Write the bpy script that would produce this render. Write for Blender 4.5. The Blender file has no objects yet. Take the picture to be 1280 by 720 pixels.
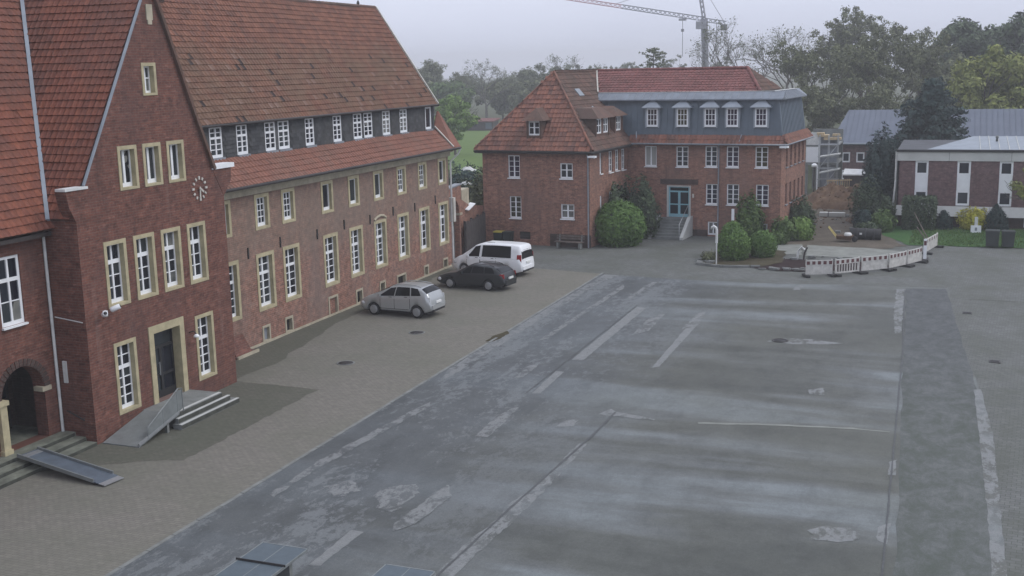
import bpy, bmesh, math, random
import numpy as np
from mathutils import Matrix, Vector

random.seed(11)
rng = np.random.default_rng(11)
SC = bpy.context.scene
COL = SC.collection
R = math.radians

# ------------------------------------------------------------------ camera
def aim(yaw, pitch, roll):
    cy, sy, cp, sp, cr, sr = math.cos(yaw), math.sin(yaw), math.cos(pitch), math.sin(pitch), math.cos(roll), math.sin(roll)
    f = Vector((-sy * cp, cy * cp, -sp)); r = Vector((cy, sy, 0)); u = r.cross(f)
    r2 = cr * r + sr * u; u2 = -sr * r + cr * u
    return Matrix(((r2.x, u2.x, -f.x), (r2.y, u2.y, -f.y), (r2.z, u2.z, -f.z)))
cam = bpy.data.cameras.new('camera'); cam_o = bpy.data.objects.new('camera', cam); COL.objects.link(cam_o)
cam_o.matrix_world = Matrix.Translation((27.0, 0.0, 11.37)) @ aim(R(21.194), R(10.995), R(-1.270)).to_4x4()
cam.sensor_width = 36.0; cam.lens = 1423.16 / 1280 * 36; cam.clip_start = 0.1; cam.clip_end = 4000
SC.camera = cam_o

# ------------------------------------------------------------------ light: overcast morning
SUN_EL, SUN_AZ = R(48), R(250)
w = bpy.data.worlds.new('World'); SC.world = w; w.use_nodes = True
nt = w.node_tree; nt.nodes.clear()
sky = nt.nodes.new('ShaderNodeTexSky'); sky.sky_type = 'NISHITA'; sky.sun_disc = False
sky.sun_elevation = SUN_EL; sky.sun_rotation = SUN_AZ; sky.air_density = 1.0; sky.dust_density = 3.0; sky.ozone_density = 1.0
hs = nt.nodes.new('ShaderNodeHueSaturation'); hs.inputs['Saturation'].default_value = 0.12
mx = nt.nodes.new('ShaderNodeMix'); mx.data_type = 'RGBA'; mx.inputs['Factor'].default_value = 0.72
mx.inputs['B'].default_value = (6.1, 6.5, 8.05, 1)          # the even cloud deck
tc = nt.nodes.new('ShaderNodeTexCoord'); cn = nt.nodes.new('ShaderNodeTexNoise'); cn.inputs['Scale'].default_value = 2.2; cn.inputs['Detail'].default_value = 5; cn.inputs['Roughness'].default_value = 0.55
cm = nt.nodes.new('ShaderNodeMapping'); cm.inputs['Scale'].default_value = (1, 1, 3.5); nt.links.new(tc.outputs['Generated'], cm.inputs['Vector']); nt.links.new(cm.outputs[0], cn.inputs['Vector'])
cr = nt.nodes.new('ShaderNodeValToRGB'); cr.color_ramp.elements[0].position = 0.3; cr.color_ramp.elements[0].color = (0.93, 0.935, 0.945, 1); cr.color_ramp.elements[1].position = 0.7; cr.color_ramp.elements[1].color = (1.06, 1.06, 1.05, 1)
cmul = nt.nodes.new('ShaderNodeMix'); cmul.data_type = 'RGBA'; cmul.blend_type = 'MULTIPLY'; cmul.inputs['Factor'].default_value = 1.0; nt.links.new(cn.outputs['Fac'], cr.inputs[0]); nt.links.new(cr.outputs[0], cmul.inputs['B'])
bg = nt.nodes.new('ShaderNodeBackground'); bg.inputs['Strength'].default_value = 0.104
ow = nt.nodes.new('ShaderNodeOutputWorld')
nt.links.new(sky.outputs[0], hs.inputs['Color']); nt.links.new(hs.outputs[0], mx.inputs['A'])
nt.links.new(mx.outputs['Result'], cmul.inputs['A']); nt.links.new(cmul.outputs['Result'], bg.inputs['Color']); nt.links.new(bg.outputs[0], ow.inputs[0])
sl = bpy.data.lights.new('sun', 'SUN'); sl.energy = 1.15; sl.angle = R(35); sl.color = (1.0, 0.97, 0.93)
so = bpy.data.objects.new('sun', sl); COL.objects.link(so)
so.rotation_euler = (R(90) - SUN_EL, 0, R(180) - SUN_AZ + R(180))
SC.view_settings.view_transform = 'Standard'; SC.view_settings.look = 'None'
SC.view_settings.exposure = 0.5; SC.view_settings.gamma = 1.0; SC.view_settings.use_curve_mapping = False

# ------------------------------------------------------------------ materials
class NG:
    def __init__(s, name, rough=0.8, metal=0.0, spec=0.5):
        s.m = bpy.data.materials.new(name); s.m.use_nodes = True; s.t = s.m.node_tree
        s.b = s.t.nodes['Principled BSDF']
        s.b.inputs['Roughness'].default_value = rough; s.b.inputs['Metallic'].default_value = metal
        s.b.inputs['Specular IOR Level'].default_value = spec
    def n(s, k, **kw):
        x = s.t.nodes.new('ShaderNode' + k)
        for a, v in kw.items(): setattr(x, a, v)
        return x
    def l(s, a, b): s.t.links.new(a, b)
    def pos(s, scale=(1, 1, 1), obj=False):
        o = s.n('TexCoord').outputs['Object'] if obj else s.n('NewGeometry').outputs['Position']
        if scale == (1, 1, 1): return o
        v = s.n('VectorMath', operation='MULTIPLY'); v.inputs[1].default_value = scale; s.l(o, v.inputs[0]); return v.outputs[0]
    def noise(s, co, scale, detail=4, rough=0.6, dist=0.0):
        x = s.n('TexNoise'); x.inputs['Scale'].default_value = scale; x.inputs['Detail'].default_value = detail
        x.inputs['Roughness'].default_value = rough; x.inputs['Distortion'].default_value = dist
        s.l(co, x.inputs['Vector']); return x.outputs['Fac']
    def ramp(s, f, stops):
        x = s.n('ValToRGB'); e = x.color_ramp.elements
        while len(e) < len(stops): e.new(0.5)
        for i, (p, c) in enumerate(stops):
            e[i].position = p; e[i].color = (c, c, c, 1) if isinstance(c, (int, float)) else (*c, 1)
        s.l(f, x.inputs[0]); return x.outputs['Color']
    def mix(s, f, a, b, mode='MIX'):
        x = s.n('Mix', data_type='RGBA', blend_type=mode)
        for k, v in (('Factor', f), ('A', a), ('B', b)):
            if isinstance(v, tuple): x.inputs[k].default_value = (*v, 1)
            elif isinstance(v, (int, float)): x.inputs[k].default_value = v
            else: s.l(v, x.inputs[k])
        return x.outputs['Result']
    def math(s, op, a, b=0.0):
        x = s.n('Math', operation=op)
        for i, v in enumerate((a, b)):
            if isinstance(v, (int, float)): x.inputs[i].default_value = v
            else: s.l(v, x.inputs[i])
        return x.outputs[0]
    def rnd(s):
        a = s.n('ObjectInfo').outputs['Random']; b = s.n('NewGeometry').outputs['Random Per Island']
        return s.math('FRACT', s.math('ADD', a, b))
    def bump(s, h, strength=0.3, dist=0.02):
        x = s.n('Bump'); x.inputs['Strength'].default_value = strength; x.inputs['Distance'].default_value = dist
        s.l(h, x.inputs['Height']); s.l(x.outputs[0], s.b.inputs['Normal'])
    def col(s, c):
        if isinstance(c, tuple): s.b.inputs['Base Color'].default_value = (*c, 1)
        else: s.l(c, s.b.inputs['Base Color'])
        return s.m

def plain(name, c, rough=0.7, metal=0.0, var=0.25, scale=3.0, spec=0.5, obj=False):
    g = NG(name, rough, metal, spec)
    f = g.noise(g.pos(obj=obj), scale, 5, 0.65)
    lo = tuple(x * (1 - var) for x in c); hi = tuple(min(1, x * (1 + var)) for x in c)
    return g.col(g.ramp(f, [(0.3, lo), (0.7, hi)]))

def wall_uv(g):
    geo = g.n('NewGeometry'); sp = g.n('SeparateXYZ'); sn = g.n('SeparateXYZ')
    g.l(geo.outputs['Position'], sp.inputs[0]); g.l(geo.outputs['True Normal'], sn.inputs[0])
    u = g.math('SUBTRACT', g.math('MULTIPLY', sp.outputs[1], sn.outputs[0]), g.math('MULTIPLY', sp.outputs[0], sn.outputs[1]))
    cb = g.n('CombineXYZ'); g.l(u, cb.inputs[0]); g.l(sp.outputs[2], cb.inputs[1]); return cb.outputs[0]

def brick_mat(name, c1, c2, mortar, stain, stain_at=0.56, pale=None, pale_at=0.6, grey_above=None):
    g = NG(name, 0.85, spec=0.25)
    uv = wall_uv(g)
    b = g.n('TexBrick'); b.inputs['Scale'].default_value = 1.0; b.inputs['Brick Width'].default_value = 0.26
    b.inputs['Row Height'].default_value = 0.085; b.inputs['Mortar Size'].default_value = 0.009; b.inputs['Mortar Smooth'].default_value = 0.3
    b.inputs['Bias'].default_value = 0.0
    b.inputs['Color1'].default_value = (*c1, 1); b.inputs['Color2'].default_value = (*c2, 1); b.inputs['Mortar'].default_value = (*mortar, 1)
    g.l(uv, b.inputs['Vector'])
    c = b.outputs['Color']
    n2 = g.noise(uv, 3.2, 5, 0.75)
    c = g.mix(0.8, c, g.ramp(n2, [(0.3, 0.5), (0.72, 1.55)]), 'MULTIPLY')
    mpb = g.n('Mapping'); mpb.inputs['Scale'].default_value = (3.2, 9.5, 1); g.l(uv, mpb.inputs['Vector'])
    vb = g.noise(mpb.outputs[0], 1.0, 2, 0.6)
    c = g.mix(g.ramp(vb, [(0.60, 0.0), (0.70, 0.6)]), c, tuple(min(0.5, x * 1.5 + 0.05) for x in c1))
    c = g.mix(g.ramp(vb, [(0.30, 0.65), (0.40, 0.0)]), c, tuple(x * 0.5 for x in c2))
    ns = g.noise(g.pos((1, 1, 0.45)), 0.35, 6, 0.65)
    c = g.mix(g.ramp(ns, [(stain_at - 0.08, 0.0), (stain_at + 0.12, 0.75)]), c, stain)
    if pale:
        npal = g.noise(g.pos((0.7, 0.7, 1.4)), 0.9, 7, 0.7)
        c = g.mix(g.ramp(npal, [(pale_at, 0.0), (pale_at + 0.16, 0.55)]), c, pale)
    stk = g.n('Mapping'); stk.inputs['Scale'].default_value = (1.6, 0.16, 1); g.l(uv, stk.inputs['Vector'])
    vs = g.noise(stk.outputs[0], 1.0, 6, 0.7)
    c = g.mix(g.ramp(vs, [(0.52, 0.0), (0.70, 0.5)]), c, tuple(x * 0.55 for x in stain))
    c = g.mix(g.ramp(vs, [(0.27, 0.35), (0.40, 0.0)]), c, tuple(min(0.4, x * 1.5 + 0.03) for x in mortar))
    if grey_above:      # upper storeys greyer: weathered brick, plus reflection glare painted into the colour
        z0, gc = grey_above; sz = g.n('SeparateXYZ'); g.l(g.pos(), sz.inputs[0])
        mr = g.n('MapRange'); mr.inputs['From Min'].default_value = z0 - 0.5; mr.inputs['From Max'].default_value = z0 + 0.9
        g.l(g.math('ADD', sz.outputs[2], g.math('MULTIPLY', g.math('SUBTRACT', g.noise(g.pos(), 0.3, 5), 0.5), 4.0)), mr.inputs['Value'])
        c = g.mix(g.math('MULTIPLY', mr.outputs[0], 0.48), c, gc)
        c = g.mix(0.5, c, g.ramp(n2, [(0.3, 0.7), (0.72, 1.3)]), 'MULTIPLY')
    g.bump(b.outputs['Fac'], 0.35, -0.01)
    return g.col(c)

def tile_mat(name, cols, moss, moss_amt=0.5, sc=0.5):
    g = NG(name, 0.75, spec=0.3)
    r = g.rnd(); n = len(cols)
    c = g.ramp(r, [(i / (n - 1), k) for i, k in enumerate(cols)])
    f = g.noise(g.pos(), sc, 6, 0.7)
    c = g.mix(g.ramp(f, [(0.62 - 0.25 * moss_amt, 0.0), (0.8 - 0.15 * moss_amt, 0.8)]), c, moss)
    f4 = g.noise(g.pos((2.2, 2.2, 0.22)), 0.8, 5, 0.65)
    c = g.mix(g.ramp(f4, [(0.5, 0.0), (0.70, 0.4)]), c, tuple(x * 0.62 for x in moss))
    f2 = g.noise(g.pos(), 7, 4, 0.7)
    c = g.mix(0.6, c, g.ramp(f2, [(0.25, 0.6), (0.75, 1.35)]), 'MULTIPLY')
    return g.col(c)

def main_tile_mat(name, cols, moss, moss_amt, sc):
    g = NG(name, 0.78, spec=0.25); r = g.rnd(); n = len(cols)
    c = g.ramp(r, [(i / (n - 1), k) for i, k in enumerate(cols)])
    p = g.pos(); sp = g.n('SeparateXYZ'); g.l(p, sp.inputs[0])
    low = g.n('MapRange'); low.inputs['From Min'].default_value = 12.9; low.inputs['From Max'].default_value = 11.9
    g.l(g.math('ADD', sp.outputs[2], g.math('MULTIPLY', g.math('SUBTRACT', g.noise(p, 0.5, 4), 0.5), 2.0)), low.inputs['Value'])
    f = g.noise(p, 0.55, 7, 0.75)
    k = g.math('MULTIPLY', g.ramp(f, [(0.36, 0.15), (0.56, 0.85)]), g.math('ADD', g.math('MULTIPLY', low.outputs[0], 0.85), 0.10))
    c = g.mix(k, c, moss)
    f3 = g.noise(p, 2.2, 5, 0.75)
    c = g.mix(0.8, c, g.ramp(f3, [(0.28, 0.62), (0.72, 1.4)]), 'MULTIPLY')
    odd = g.math('FRACT', g.math('MULTIPLY', r, 37.0))                      # slipped and replaced tiles in the old lower courses
    c = g.mix(g.math('MULTIPLY', g.math('GREATER_THAN', odd, 0.972), low.outputs[0]), c, (0.045, 0.032, 0.030))
    c = g.mix(g.math('MULTIPLY', g.math('LESS_THAN', odd, 0.03), low.outputs[0]), c, (0.21, 0.135, 0.105))
    return g.col(c)

def leaf_mat(name, dark, light, rough=0.7):
    g = NG(name, rough, spec=0.2)
    r = g.n('NewGeometry').outputs['Random Per Island']
    f = g.noise(g.pos(), 0.7, 3)
    k = g.math('ADD', g.math('MULTIPLY', r, 0.55), g.math('MULTIPLY', f, 0.5))
    c = g.ramp(k, [(0.2, dark), (0.8, light)])
    m = g.col(c)
    return m

M = {}
M['brick_gable'] = brick_mat('brick_gable', (0.184, 0.074, 0.053), (0.124, 0.053, 0.040), (0.155, 0.105, 0.092), (0.100, 0.060, 0.055), 0.55)
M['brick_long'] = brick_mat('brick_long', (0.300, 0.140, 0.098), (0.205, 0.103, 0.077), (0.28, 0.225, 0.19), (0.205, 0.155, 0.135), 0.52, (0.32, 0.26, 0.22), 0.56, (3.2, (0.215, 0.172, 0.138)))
M['brick_house'] = brick_mat('brick_house', (0.315, 0.150, 0.105), (0.205, 0.104, 0.078), (0.27, 0.20, 0.165), (0.19, 0.122, 0.102), 0.56)
M['brick_flat'] = brick_mat('brick_flat', (0.165, 0.100, 0.098), (0.135, 0.082, 0.084), (0.16, 0.12, 0.12), (0.14, 0.094, 0.094), 0.7)
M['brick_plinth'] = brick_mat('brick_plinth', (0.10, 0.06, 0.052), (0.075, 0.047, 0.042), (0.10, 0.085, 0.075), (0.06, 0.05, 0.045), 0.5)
M['tile_red'] = tile_mat('tile_red', [(0.195, 0.068, 0.043), (0.235, 0.083, 0.050), (0.205, 0.072, 0.046), (0.18, 0.065, 0.044)], (0.115, 0.060, 0.048), 0.7, 0.45)
M['tile_main'] = main_tile_mat('tile_main', [(0.18, 0.082, 0.055), (0.225, 0.10, 0.065), (0.15, 0.068, 0.050), (0.20, 0.085, 0.056), (0.14, 0.072, 0.055)], (0.145, 0.094, 0.064), 0.95, 0.28)
M['tile_skirt'] = tile_mat('tile_skirt', [(0.225, 0.100, 0.072), (0.26, 0.118, 0.083), (0.20, 0.092, 0.068)], (0.17, 0.11, 0.085), 0.6, 0.6)
M['tile_orange'] = tile_mat('tile_orange', [(0.24, 0.105, 0.075), (0.285, 0.125, 0.083), (0.21, 0.095, 0.07), (0.15, 0.075, 0.06)], (0.14, 0.088, 0.068), 0.7, 0.6)
M['tile_wine'] = tile_mat('tile_wine', [(0.19, 0.075, 0.07), (0.22, 0.088, 0.08), (0.16, 0.066, 0.062)], (0.13, 0.065, 0.055), 0.5, 0.5)
M['tile_brown'] = tile_mat('tile_brown', [(0.145, 0.085, 0.065), (0.18, 0.098, 0.073), (0.105, 0.064, 0.052), (0.16, 0.085, 0.065)], (0.08, 0.065, 0.052), 0.8, 0.5)
M['slate'] = tile_mat('slate', [(0.050, 0.053, 0.058), (0.085, 0.088, 0.093), (0.042, 0.044, 0.048), (0.070, 0.072, 0.077)], (0.075, 0.073, 0.068), 0.5, 1.2)
M['seam_metal'] = plain('seam_metal', (0.098, 0.128, 0.160), 0.55, 0.0, 0.12, 1.2)
M['zinc'] = plain('zinc', (0.25, 0.285, 0.325), 0.5, 0.0, 0.15, 1.5)
M['cornice_metal'] = plain('cornice_metal', (0.175, 0.20, 0.235), 0.5, 0.0, 0.2, 1.5)
M['lead'] = plain('lead', (0.23, 0.25, 0.28), 0.55, 0.0, 0.2, 2.5)
M['roof_felt'] = plain('roof_felt', (0.07, 0.075, 0.085), 0.8, 0.0, 0.3, 0.8)
M['blue_roof'] = plain('blue_roof', (0.105, 0.125, 0.165), 0.6, 0.0, 0.12, 0.6)
M['stone'] = plain('stone', (0.42, 0.37, 0.235), 0.8, 0.0, 0.22, 2.5)
M['stone_pale'] = plain('stone_pale', (0.40, 0.36, 0.27), 0.8, 0.0, 0.25, 2.0)
M['concrete'] = plain('concrete', (0.185, 0.195, 0.188), 0.8, 0.0, 0.28, 1.8)
M['concrete_light'] = plain('concrete_light', (0.50, 0.51, 0.49), 0.75, 0.0, 0.12, 1.0)
M['step_stone'] = plain('step_stone', (0.150, 0.160, 0.130), 0.8, 0.0, 0.4, 2.5)
M['riser_dark'] = plain('riser_dark', (0.055, 0.058, 0.048), 0.9, 0.0, 0.4, 4.0)  # step fronts, darker than the treads
M['white_paint'] = plain('white_paint', (0.80, 0.82, 0.84), 0.5, 0.0, 0.06, 2.0)
M['white_worn'] = plain('white_worn', (0.62, 0.63, 0.62), 0.6, 0.0, 0.15, 3.0)
M['off_white'] = plain('off_white', (0.52, 0.50, 0.45), 0.7, 0.0, 0.2, 2.0)
M['dark_wood'] = plain('dark_wood', (0.050, 0.042, 0.040), 0.75, 0.0, 0.4, 4.0)
M['weathered_wood'] = plain('weathered_wood', (0.13, 0.105, 0.09), 0.85, 0.0, 0.4, 3.0)
M['raw_wood'] = plain('raw_wood', (0.46, 0.36, 0.22), 0.8, 0.0, 0.3, 3.0)
M['black'] = plain('black', (0.02, 0.02, 0.022), 0.6, 0.0, 0.3, 5.0)
M['dark_interior'] = plain('dark_interior', (0.018, 0.016, 0.016), 0.9, 0.0, 0.2, 2.0)
M['iron'] = plain('iron', (0.045, 0.042, 0.042), 0.6, 0.3, 0.3, 6.0)
M['steel'] = plain('steel', (0.42, 0.44, 0.46), 0.4, 0.6, 0.15, 5.0)
M['alu'] = plain('alu', (0.215, 0.235, 0.235), 0.5, 0.25, 0.15, 3.0)
M['alu_blue'] = plain('alu_blue', (0.115, 0.142, 0.175), 0.55, 0.2, 0.2, 3.0)
M['table_top'] = plain('table_top', (0.085, 0.112, 0.132), 0.55, 0.0, 0.12, 4.0)
M['blue_door'] = plain('blue_door', (0.25, 0.46, 0.53), 0.5, 0.0, 0.1, 3.0)
M['bin_plastic'] = plain('bin_plastic', (0.022, 0.03, 0.028), 0.5, 0.0, 0.3, 3.0)
M['bin_yellow'] = plain('bin_yellow', (0.50, 0.42, 0.06), 0.5, 0.0, 0.15, 3.0)
M['red_paint'] = plain('red_paint', (0.10, 0.03, 0.032), 0.5, 0.0, 0.2, 6.0)
M['yellow_paint'] = plain('yellow_paint', (0.55, 0.46, 0.16), 0.6, 0.0, 0.2, 6.0)
M['crane_paint'] = plain('crane_paint', (0.33, 0.33, 0.37), 0.6, 0.0, 0.2, 1.0)
M['crane_red'] = plain('crane_red', (0.45, 0.17, 0.20), 0.6, 0.0, 0.2, 1.0)
M['bark'] = plain('bark', (0.085, 0.075, 0.062), 0.9, 0.0, 0.35, 6.0)
M['bark_pale'] = plain('bark_pale', (0.125, 0.115, 0.105), 0.9, 0.0, 0.35, 6.0)
M['rubber'] = plain('rubber', (0.022, 0.022, 0.023), 0.75, 0.0, 0.3, 8.0)
M['alloy'] = plain('alloy', (0.40, 0.41, 0.42), 0.35, 0.5, 0.1, 8.0)
M['red_lens'] = plain('red_lens', (0.30, 0.02, 0.025), 0.2, 0.0, 0.1, 8.0)
M['clear_lens'] = plain('clear_lens', (0.60, 0.62, 0.64), 0.15, 0.0, 0.1, 8.0)
M['barrier_white'] = plain('barrier_white', (0.52, 0.51, 0.48), 0.6, 0.0, 0.22, 4.0)
M['seam_tar'] = plain('seam_tar', (0.072, 0.077, 0.079), 0.6, 0.0, 0.3, 4.0)
M['plate_white'] = plain('plate_white', (0.75, 0.76, 0.74), 0.4, 0.0, 0.03, 8.0)

def paint(name, c, rough=0.28, metal=0.0):
    g = NG(name, rough, metal, 0.5); g.b.inputs['Coat Weight'].default_value = 0.3; g.b.inputs['Coat Roughness'].default_value = 0.08
    f = g.noise(g.pos(obj=True), 2.5, 5, 0.7)
    return g.col(g.ramp(f, [(0.3, tuple(x * 0.92 for x in c)), (0.7, c)]))
M['paint_silver'] = paint('paint_silver', (0.46, 0.48, 0.485), 0.28, 0.4)
M['paint_dark'] = paint('paint_dark', (0.016, 0.019, 0.022), 0.3)
M['paint_white'] = paint('paint_white', (0.88, 0.90, 0.92), 0.3)

def glass_mat(name, stops, rough=0.06, spec=0.5):
    g = NG(name, rough, 0.0, spec)
    r = g.n('ObjectInfo').outputs['Random']
    f = g.noise(g.pos(), 1.7, 2)  # noise shifts the pane colour, painting in uneven reflections
    k = g.math('FRACT', g.math('ADD', r, g.math('MULTIPLY', f, 0.25)))
    return g.col(g.ramp(k, stops))
M['glass'] = glass_mat('glass', [(0.0, (0.008, 0.010, 0.018)), (0.55, (0.016, 0.020, 0.030)), (0.72, (0.04, 0.05, 0.055)), (0.86, (0.028, 0.034, 0.04)), (0.93, (0.15, 0.155, 0.15)), (1.0, (0.22, 0.22, 0.20))])
M['glass_curtain'] = glass_mat('glass_curtain', [(0.0, (0.30, 0.31, 0.30)), (1.0, (0.46, 0.47, 0.45))], 0.2)
M['glass_reflect'] = glass_mat('glass_reflect', [(0.0, (0.012, 0.012, 0.03)), (0.45, (0.03, 0.02, 0.045)), (0.7, (0.05, 0.045, 0.02)), (1.0, (0.02, 0.03, 0.05))])  # purple and yellowish reflections painted into the pane colour
M['car_glass'] = glass_mat('car_glass', [(0.0, (0.008, 0.009, 0.011)), (1.0, (0.014, 0.015, 0.018))], 0.05, 0.25)

M['leaf_olive'] = leaf_mat('leaf_olive', (0.072, 0.084, 0.046), (0.180, 0.195, 0.105))
M['leaf_green'] = leaf_mat('leaf_green', (0.043, 0.084, 0.026), (0.138, 0.203, 0.065))
M['leaf_fresh'] = leaf_mat('leaf_fresh', (0.087, 0.160, 0.036), (0.210, 0.312, 0.087))
M['leaf_yellow'] = leaf_mat('leaf_yellow', (0.123, 0.152, 0.041), (0.254, 0.275, 0.080))
M['leaf_dark'] = leaf_mat('leaf_dark', (0.032, 0.050, 0.032), (0.095, 0.130, 0.070))
M['leaf_pine'] = leaf_mat('leaf_pine', (0.017, 0.035, 0.035), (0.049, 0.080, 0.072))
M['leaf_box'] = leaf_mat('leaf_box', (0.050, 0.100, 0.028), (0.125, 0.215, 0.055))
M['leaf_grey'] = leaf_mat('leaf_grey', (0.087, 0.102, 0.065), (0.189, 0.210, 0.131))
M['blossom_yellow'] = leaf_mat('blossom_yellow', (0.290, 0.246, 0.036), (0.500, 0.500, 0.072))
M['bark_twig'] = plain('bark_twig', (0.10, 0.092, 0.085), 0.9, 0.0, 0.3, 4.0)

# ground
def grass_mat(name, a, b, c, sc=0.35):
    g = NG(name, 0.9, spec=0.15)
    f = g.noise(g.pos(), sc, 6, 0.7); f2 = g.noise(g.pos(), 6, 4, 0.8)
    x = g.ramp(f, [(0.3, a), (0.55, b), (0.75, c)])
    x = g.mix(0.7, x, g.ramp(f2, [(0.25, 0.6), (0.75, 1.35)]), 'MULTIPLY')
    g.bump(f2, 0.6, 0.05); return g.col(x)
M['grass'] = grass_mat('grass', (0.038, 0.092, 0.030), (0.052, 0.118, 0.038), (0.075, 0.115, 0.045))
M['field'] = grass_mat('field', (0.085, 0.140, 0.032), (0.105, 0.165, 0.042), (0.125, 0.165, 0.055))
M['land'] = grass_mat('land', (0.050, 0.062, 0.028), (0.065, 0.075, 0.035), (0.09, 0.08, 0.05))
M['soil'] = grass_mat('soil', (0.070, 0.045, 0.032), (0.125, 0.078, 0.048), (0.21, 0.15, 0.10), 0.9)
M['soil_pale'] = grass_mat('soil_pale', (0.085, 0.075, 0.060), (0.125, 0.108, 0.086), (0.17, 0.145, 0.118), 0.8)
M['mulch'] = grass_mat('mulch', (0.024, 0.015, 0.016), (0.036, 0.022, 0.022), (0.055, 0.038, 0.034))
M['bed'] = grass_mat('bed', (0.050, 0.045, 0.028), (0.075, 0.065, 0.040), (0.060, 0.080, 0.032))

def yard_colour(g):
    """tarmac: damp and dry bands across the yard, greenish film, flaked light crust at the left, fine grit"""
    st = g.noise(g.pos((0.10, 0.5, 1)), 0.62, 6, 0.55, 0.35)
    lg = g.noise(g.pos(), 0.13, 4, 0.55)
    md = g.noise(g.pos((1, 0.55, 1)), 0.9, 7, 0.72, 0.3)
    sm = g.noise(g.pos((0.6, 1, 1)), 2.6, 5, 0.7)
    c = g.ramp(st, [(0.38, (0.072, 0.078, 0.070)), (0.45, (0.098, 0.105, 0.096)), (0.51, (0.128, 0.139, 0.138)), (0.57, (0.168, 0.188, 0.193)), (0.68, (0.184, 0.206, 0.214))])
    c = g.mix(g.ramp(lg, [(0.45, 0.0), (0.65, 0.40)]), c, (0.108, 0.112, 0.090))
    c = g.mix(0.7, c, g.ramp(md, [(0.28, 0.62), (0.5, 1.0), (0.72, 1.22)]), 'MULTIPLY')
    c = g.mix(0.4, c, g.ramp(sm, [(0.3, 0.75), (0.7, 1.2)]), 'MULTIPLY')
    sx = g.n('SeparateXYZ'); g.l(g.pos(), sx.inputs[0])
    mask = g.n('MapRange'); mask.inputs['From Min'].default_value = 18.0; mask.inputs['From Max'].default_value = 12.5
    wob = g.noise(g.pos(), 0.25, 4); g.l(g.math('ADD', sx.outputs[0], g.math('MULTIPLY', g.math('SUBTRACT', wob, 0.5), 7.0)), mask.inputs['Value'])
    c = g.mix(g.math('MULTIPLY', mask.outputs[0], 0.7), c, g.mix(g.ramp(md, [(0.35, 0.0), (0.6, 1.0)]), (0.068, 0.077, 0.084), (0.096, 0.107, 0.116)))
    big = g.noise(g.pos((1.0, 0.22, 1)), 0.55, 4, 0.6); fl = g.noise(g.pos((1.0, 0.55, 1)), 3.4, 9, 0.8, 0.2)
    wf = g.math('MULTIPLY', g.ramp(g.math('ADD', g.math('MULTIPLY', fl, 0.62), g.math('MULTIPLY', big, 0.42)), [(0.535, 0.0), (0.56, 0.8)]), g.math('ADD', g.math('MULTIPLY', mask.outputs[0], 0.8), 0.05))
    c = g.mix(wf, c, (0.178, 0.194, 0.200))
    sp2 = g.noise(g.pos(), 9, 5, 0.85); c = g.mix(0.45, c, g.ramp(sp2, [(0.3, 0.65), (0.7, 1.3)]), 'MULTIPLY')
    gr = g.noise(g.pos(), 26, 4, 0.85)
    return c, st, gr
def asphalt_mat(name, worn=None):
    g = NG(name, 0.75, spec=0.35)
    c, st, gr = yard_colour(g)
    if worn is not None:
        a = g.noise(g.pos((1.0, 0.6, 1)), 2.4, 9, 0.8, 0.3); d = g.noise(g.pos(), 4.0, 6, 0.75)
        lc = g.ramp(d, [(0.3, (0.165, 0.175, 0.178)), (0.7, (0.235, 0.246, 0.246))])
        c = g.mix(g.ramp(a, [(worn, 0.08), (worn + 0.04, 0.92)]), c, lc)
    c = g.mix(0.65, c, g.ramp(gr, [(0.25, 0.55), (0.75, 1.42)]), 'MULTIPLY')
    g.l(g.ramp(st, [(0.38, 0.6), (0.65, 0.85)]), g.b.inputs['Roughness'])
    g.bump(gr, 0.35, 0.012); return g.col(c)
M['asphalt'] = asphalt_mat('asphalt'); M['worn'] = asphalt_mat('worn_asphalt', 0.47); M['worn_strip'] = asphalt_mat('worn_strip', 0.40)
def strip_mat():
    g = NG('mossy_asphalt', 0.85, spec=0.25)
    a = g.noise(g.pos((1.0, 0.6, 1)), 1.9, 10, 0.8, 0.3); b = g.noise(g.pos(), 26, 4, 0.85); d = g.noise(g.pos((1, 0.35, 1)), 0.35, 6, 0.7)
    sx = g.n('SeparateXYZ'); g.l(g.pos(), sx.inputs[0])
    nr = g.n('MapRange'); nr.inputs['From Min'].default_value = 50; nr.inputs['From Max'].default_value = 36; g.l(sx.outputs[1], nr.inputs['Value'])
    k = g.math('ADD', a, g.math('MULTIPLY', g.math('SUBTRACT', d, 0.5), 0.35))
    c = g.ramp(k, [(0.38, (0.080, 0.092, 0.080)), (0.46, (0.092, 0.103, 0.094)), (0.54, (0.110, 0.120, 0.116)), (0.60, (0.128, 0.138, 0.134)), (0.74, (0.160, 0.170, 0.166))])
    c = g.mix(g.math('MULTIPLY', g.math('SUBTRACT', 1.0, nr.outputs[0]), 0.75), c, g.mix(g.ramp(a, [(0.4, 0.0), (0.6, 1.0)]), (0.074, 0.080, 0.084), (0.108, 0.116, 0.122)))
    c = g.mix(0.6, c, g.ramp(b, [(0.25, 0.55), (0.75, 1.42)]), 'MULTIPLY')
    return g.col(c)
M['mossy_asphalt'] = strip_mat()
M['slab_concrete'] = plain('slab_concrete', (0.205, 0.215, 0.195), 0.85, 0.0, 0.22, 1.3)
M['dark_fence'] = plain('dark_fence', (0.055, 0.048, 0.048), 0.85, 0.0, 0.45, 3.0)
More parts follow.
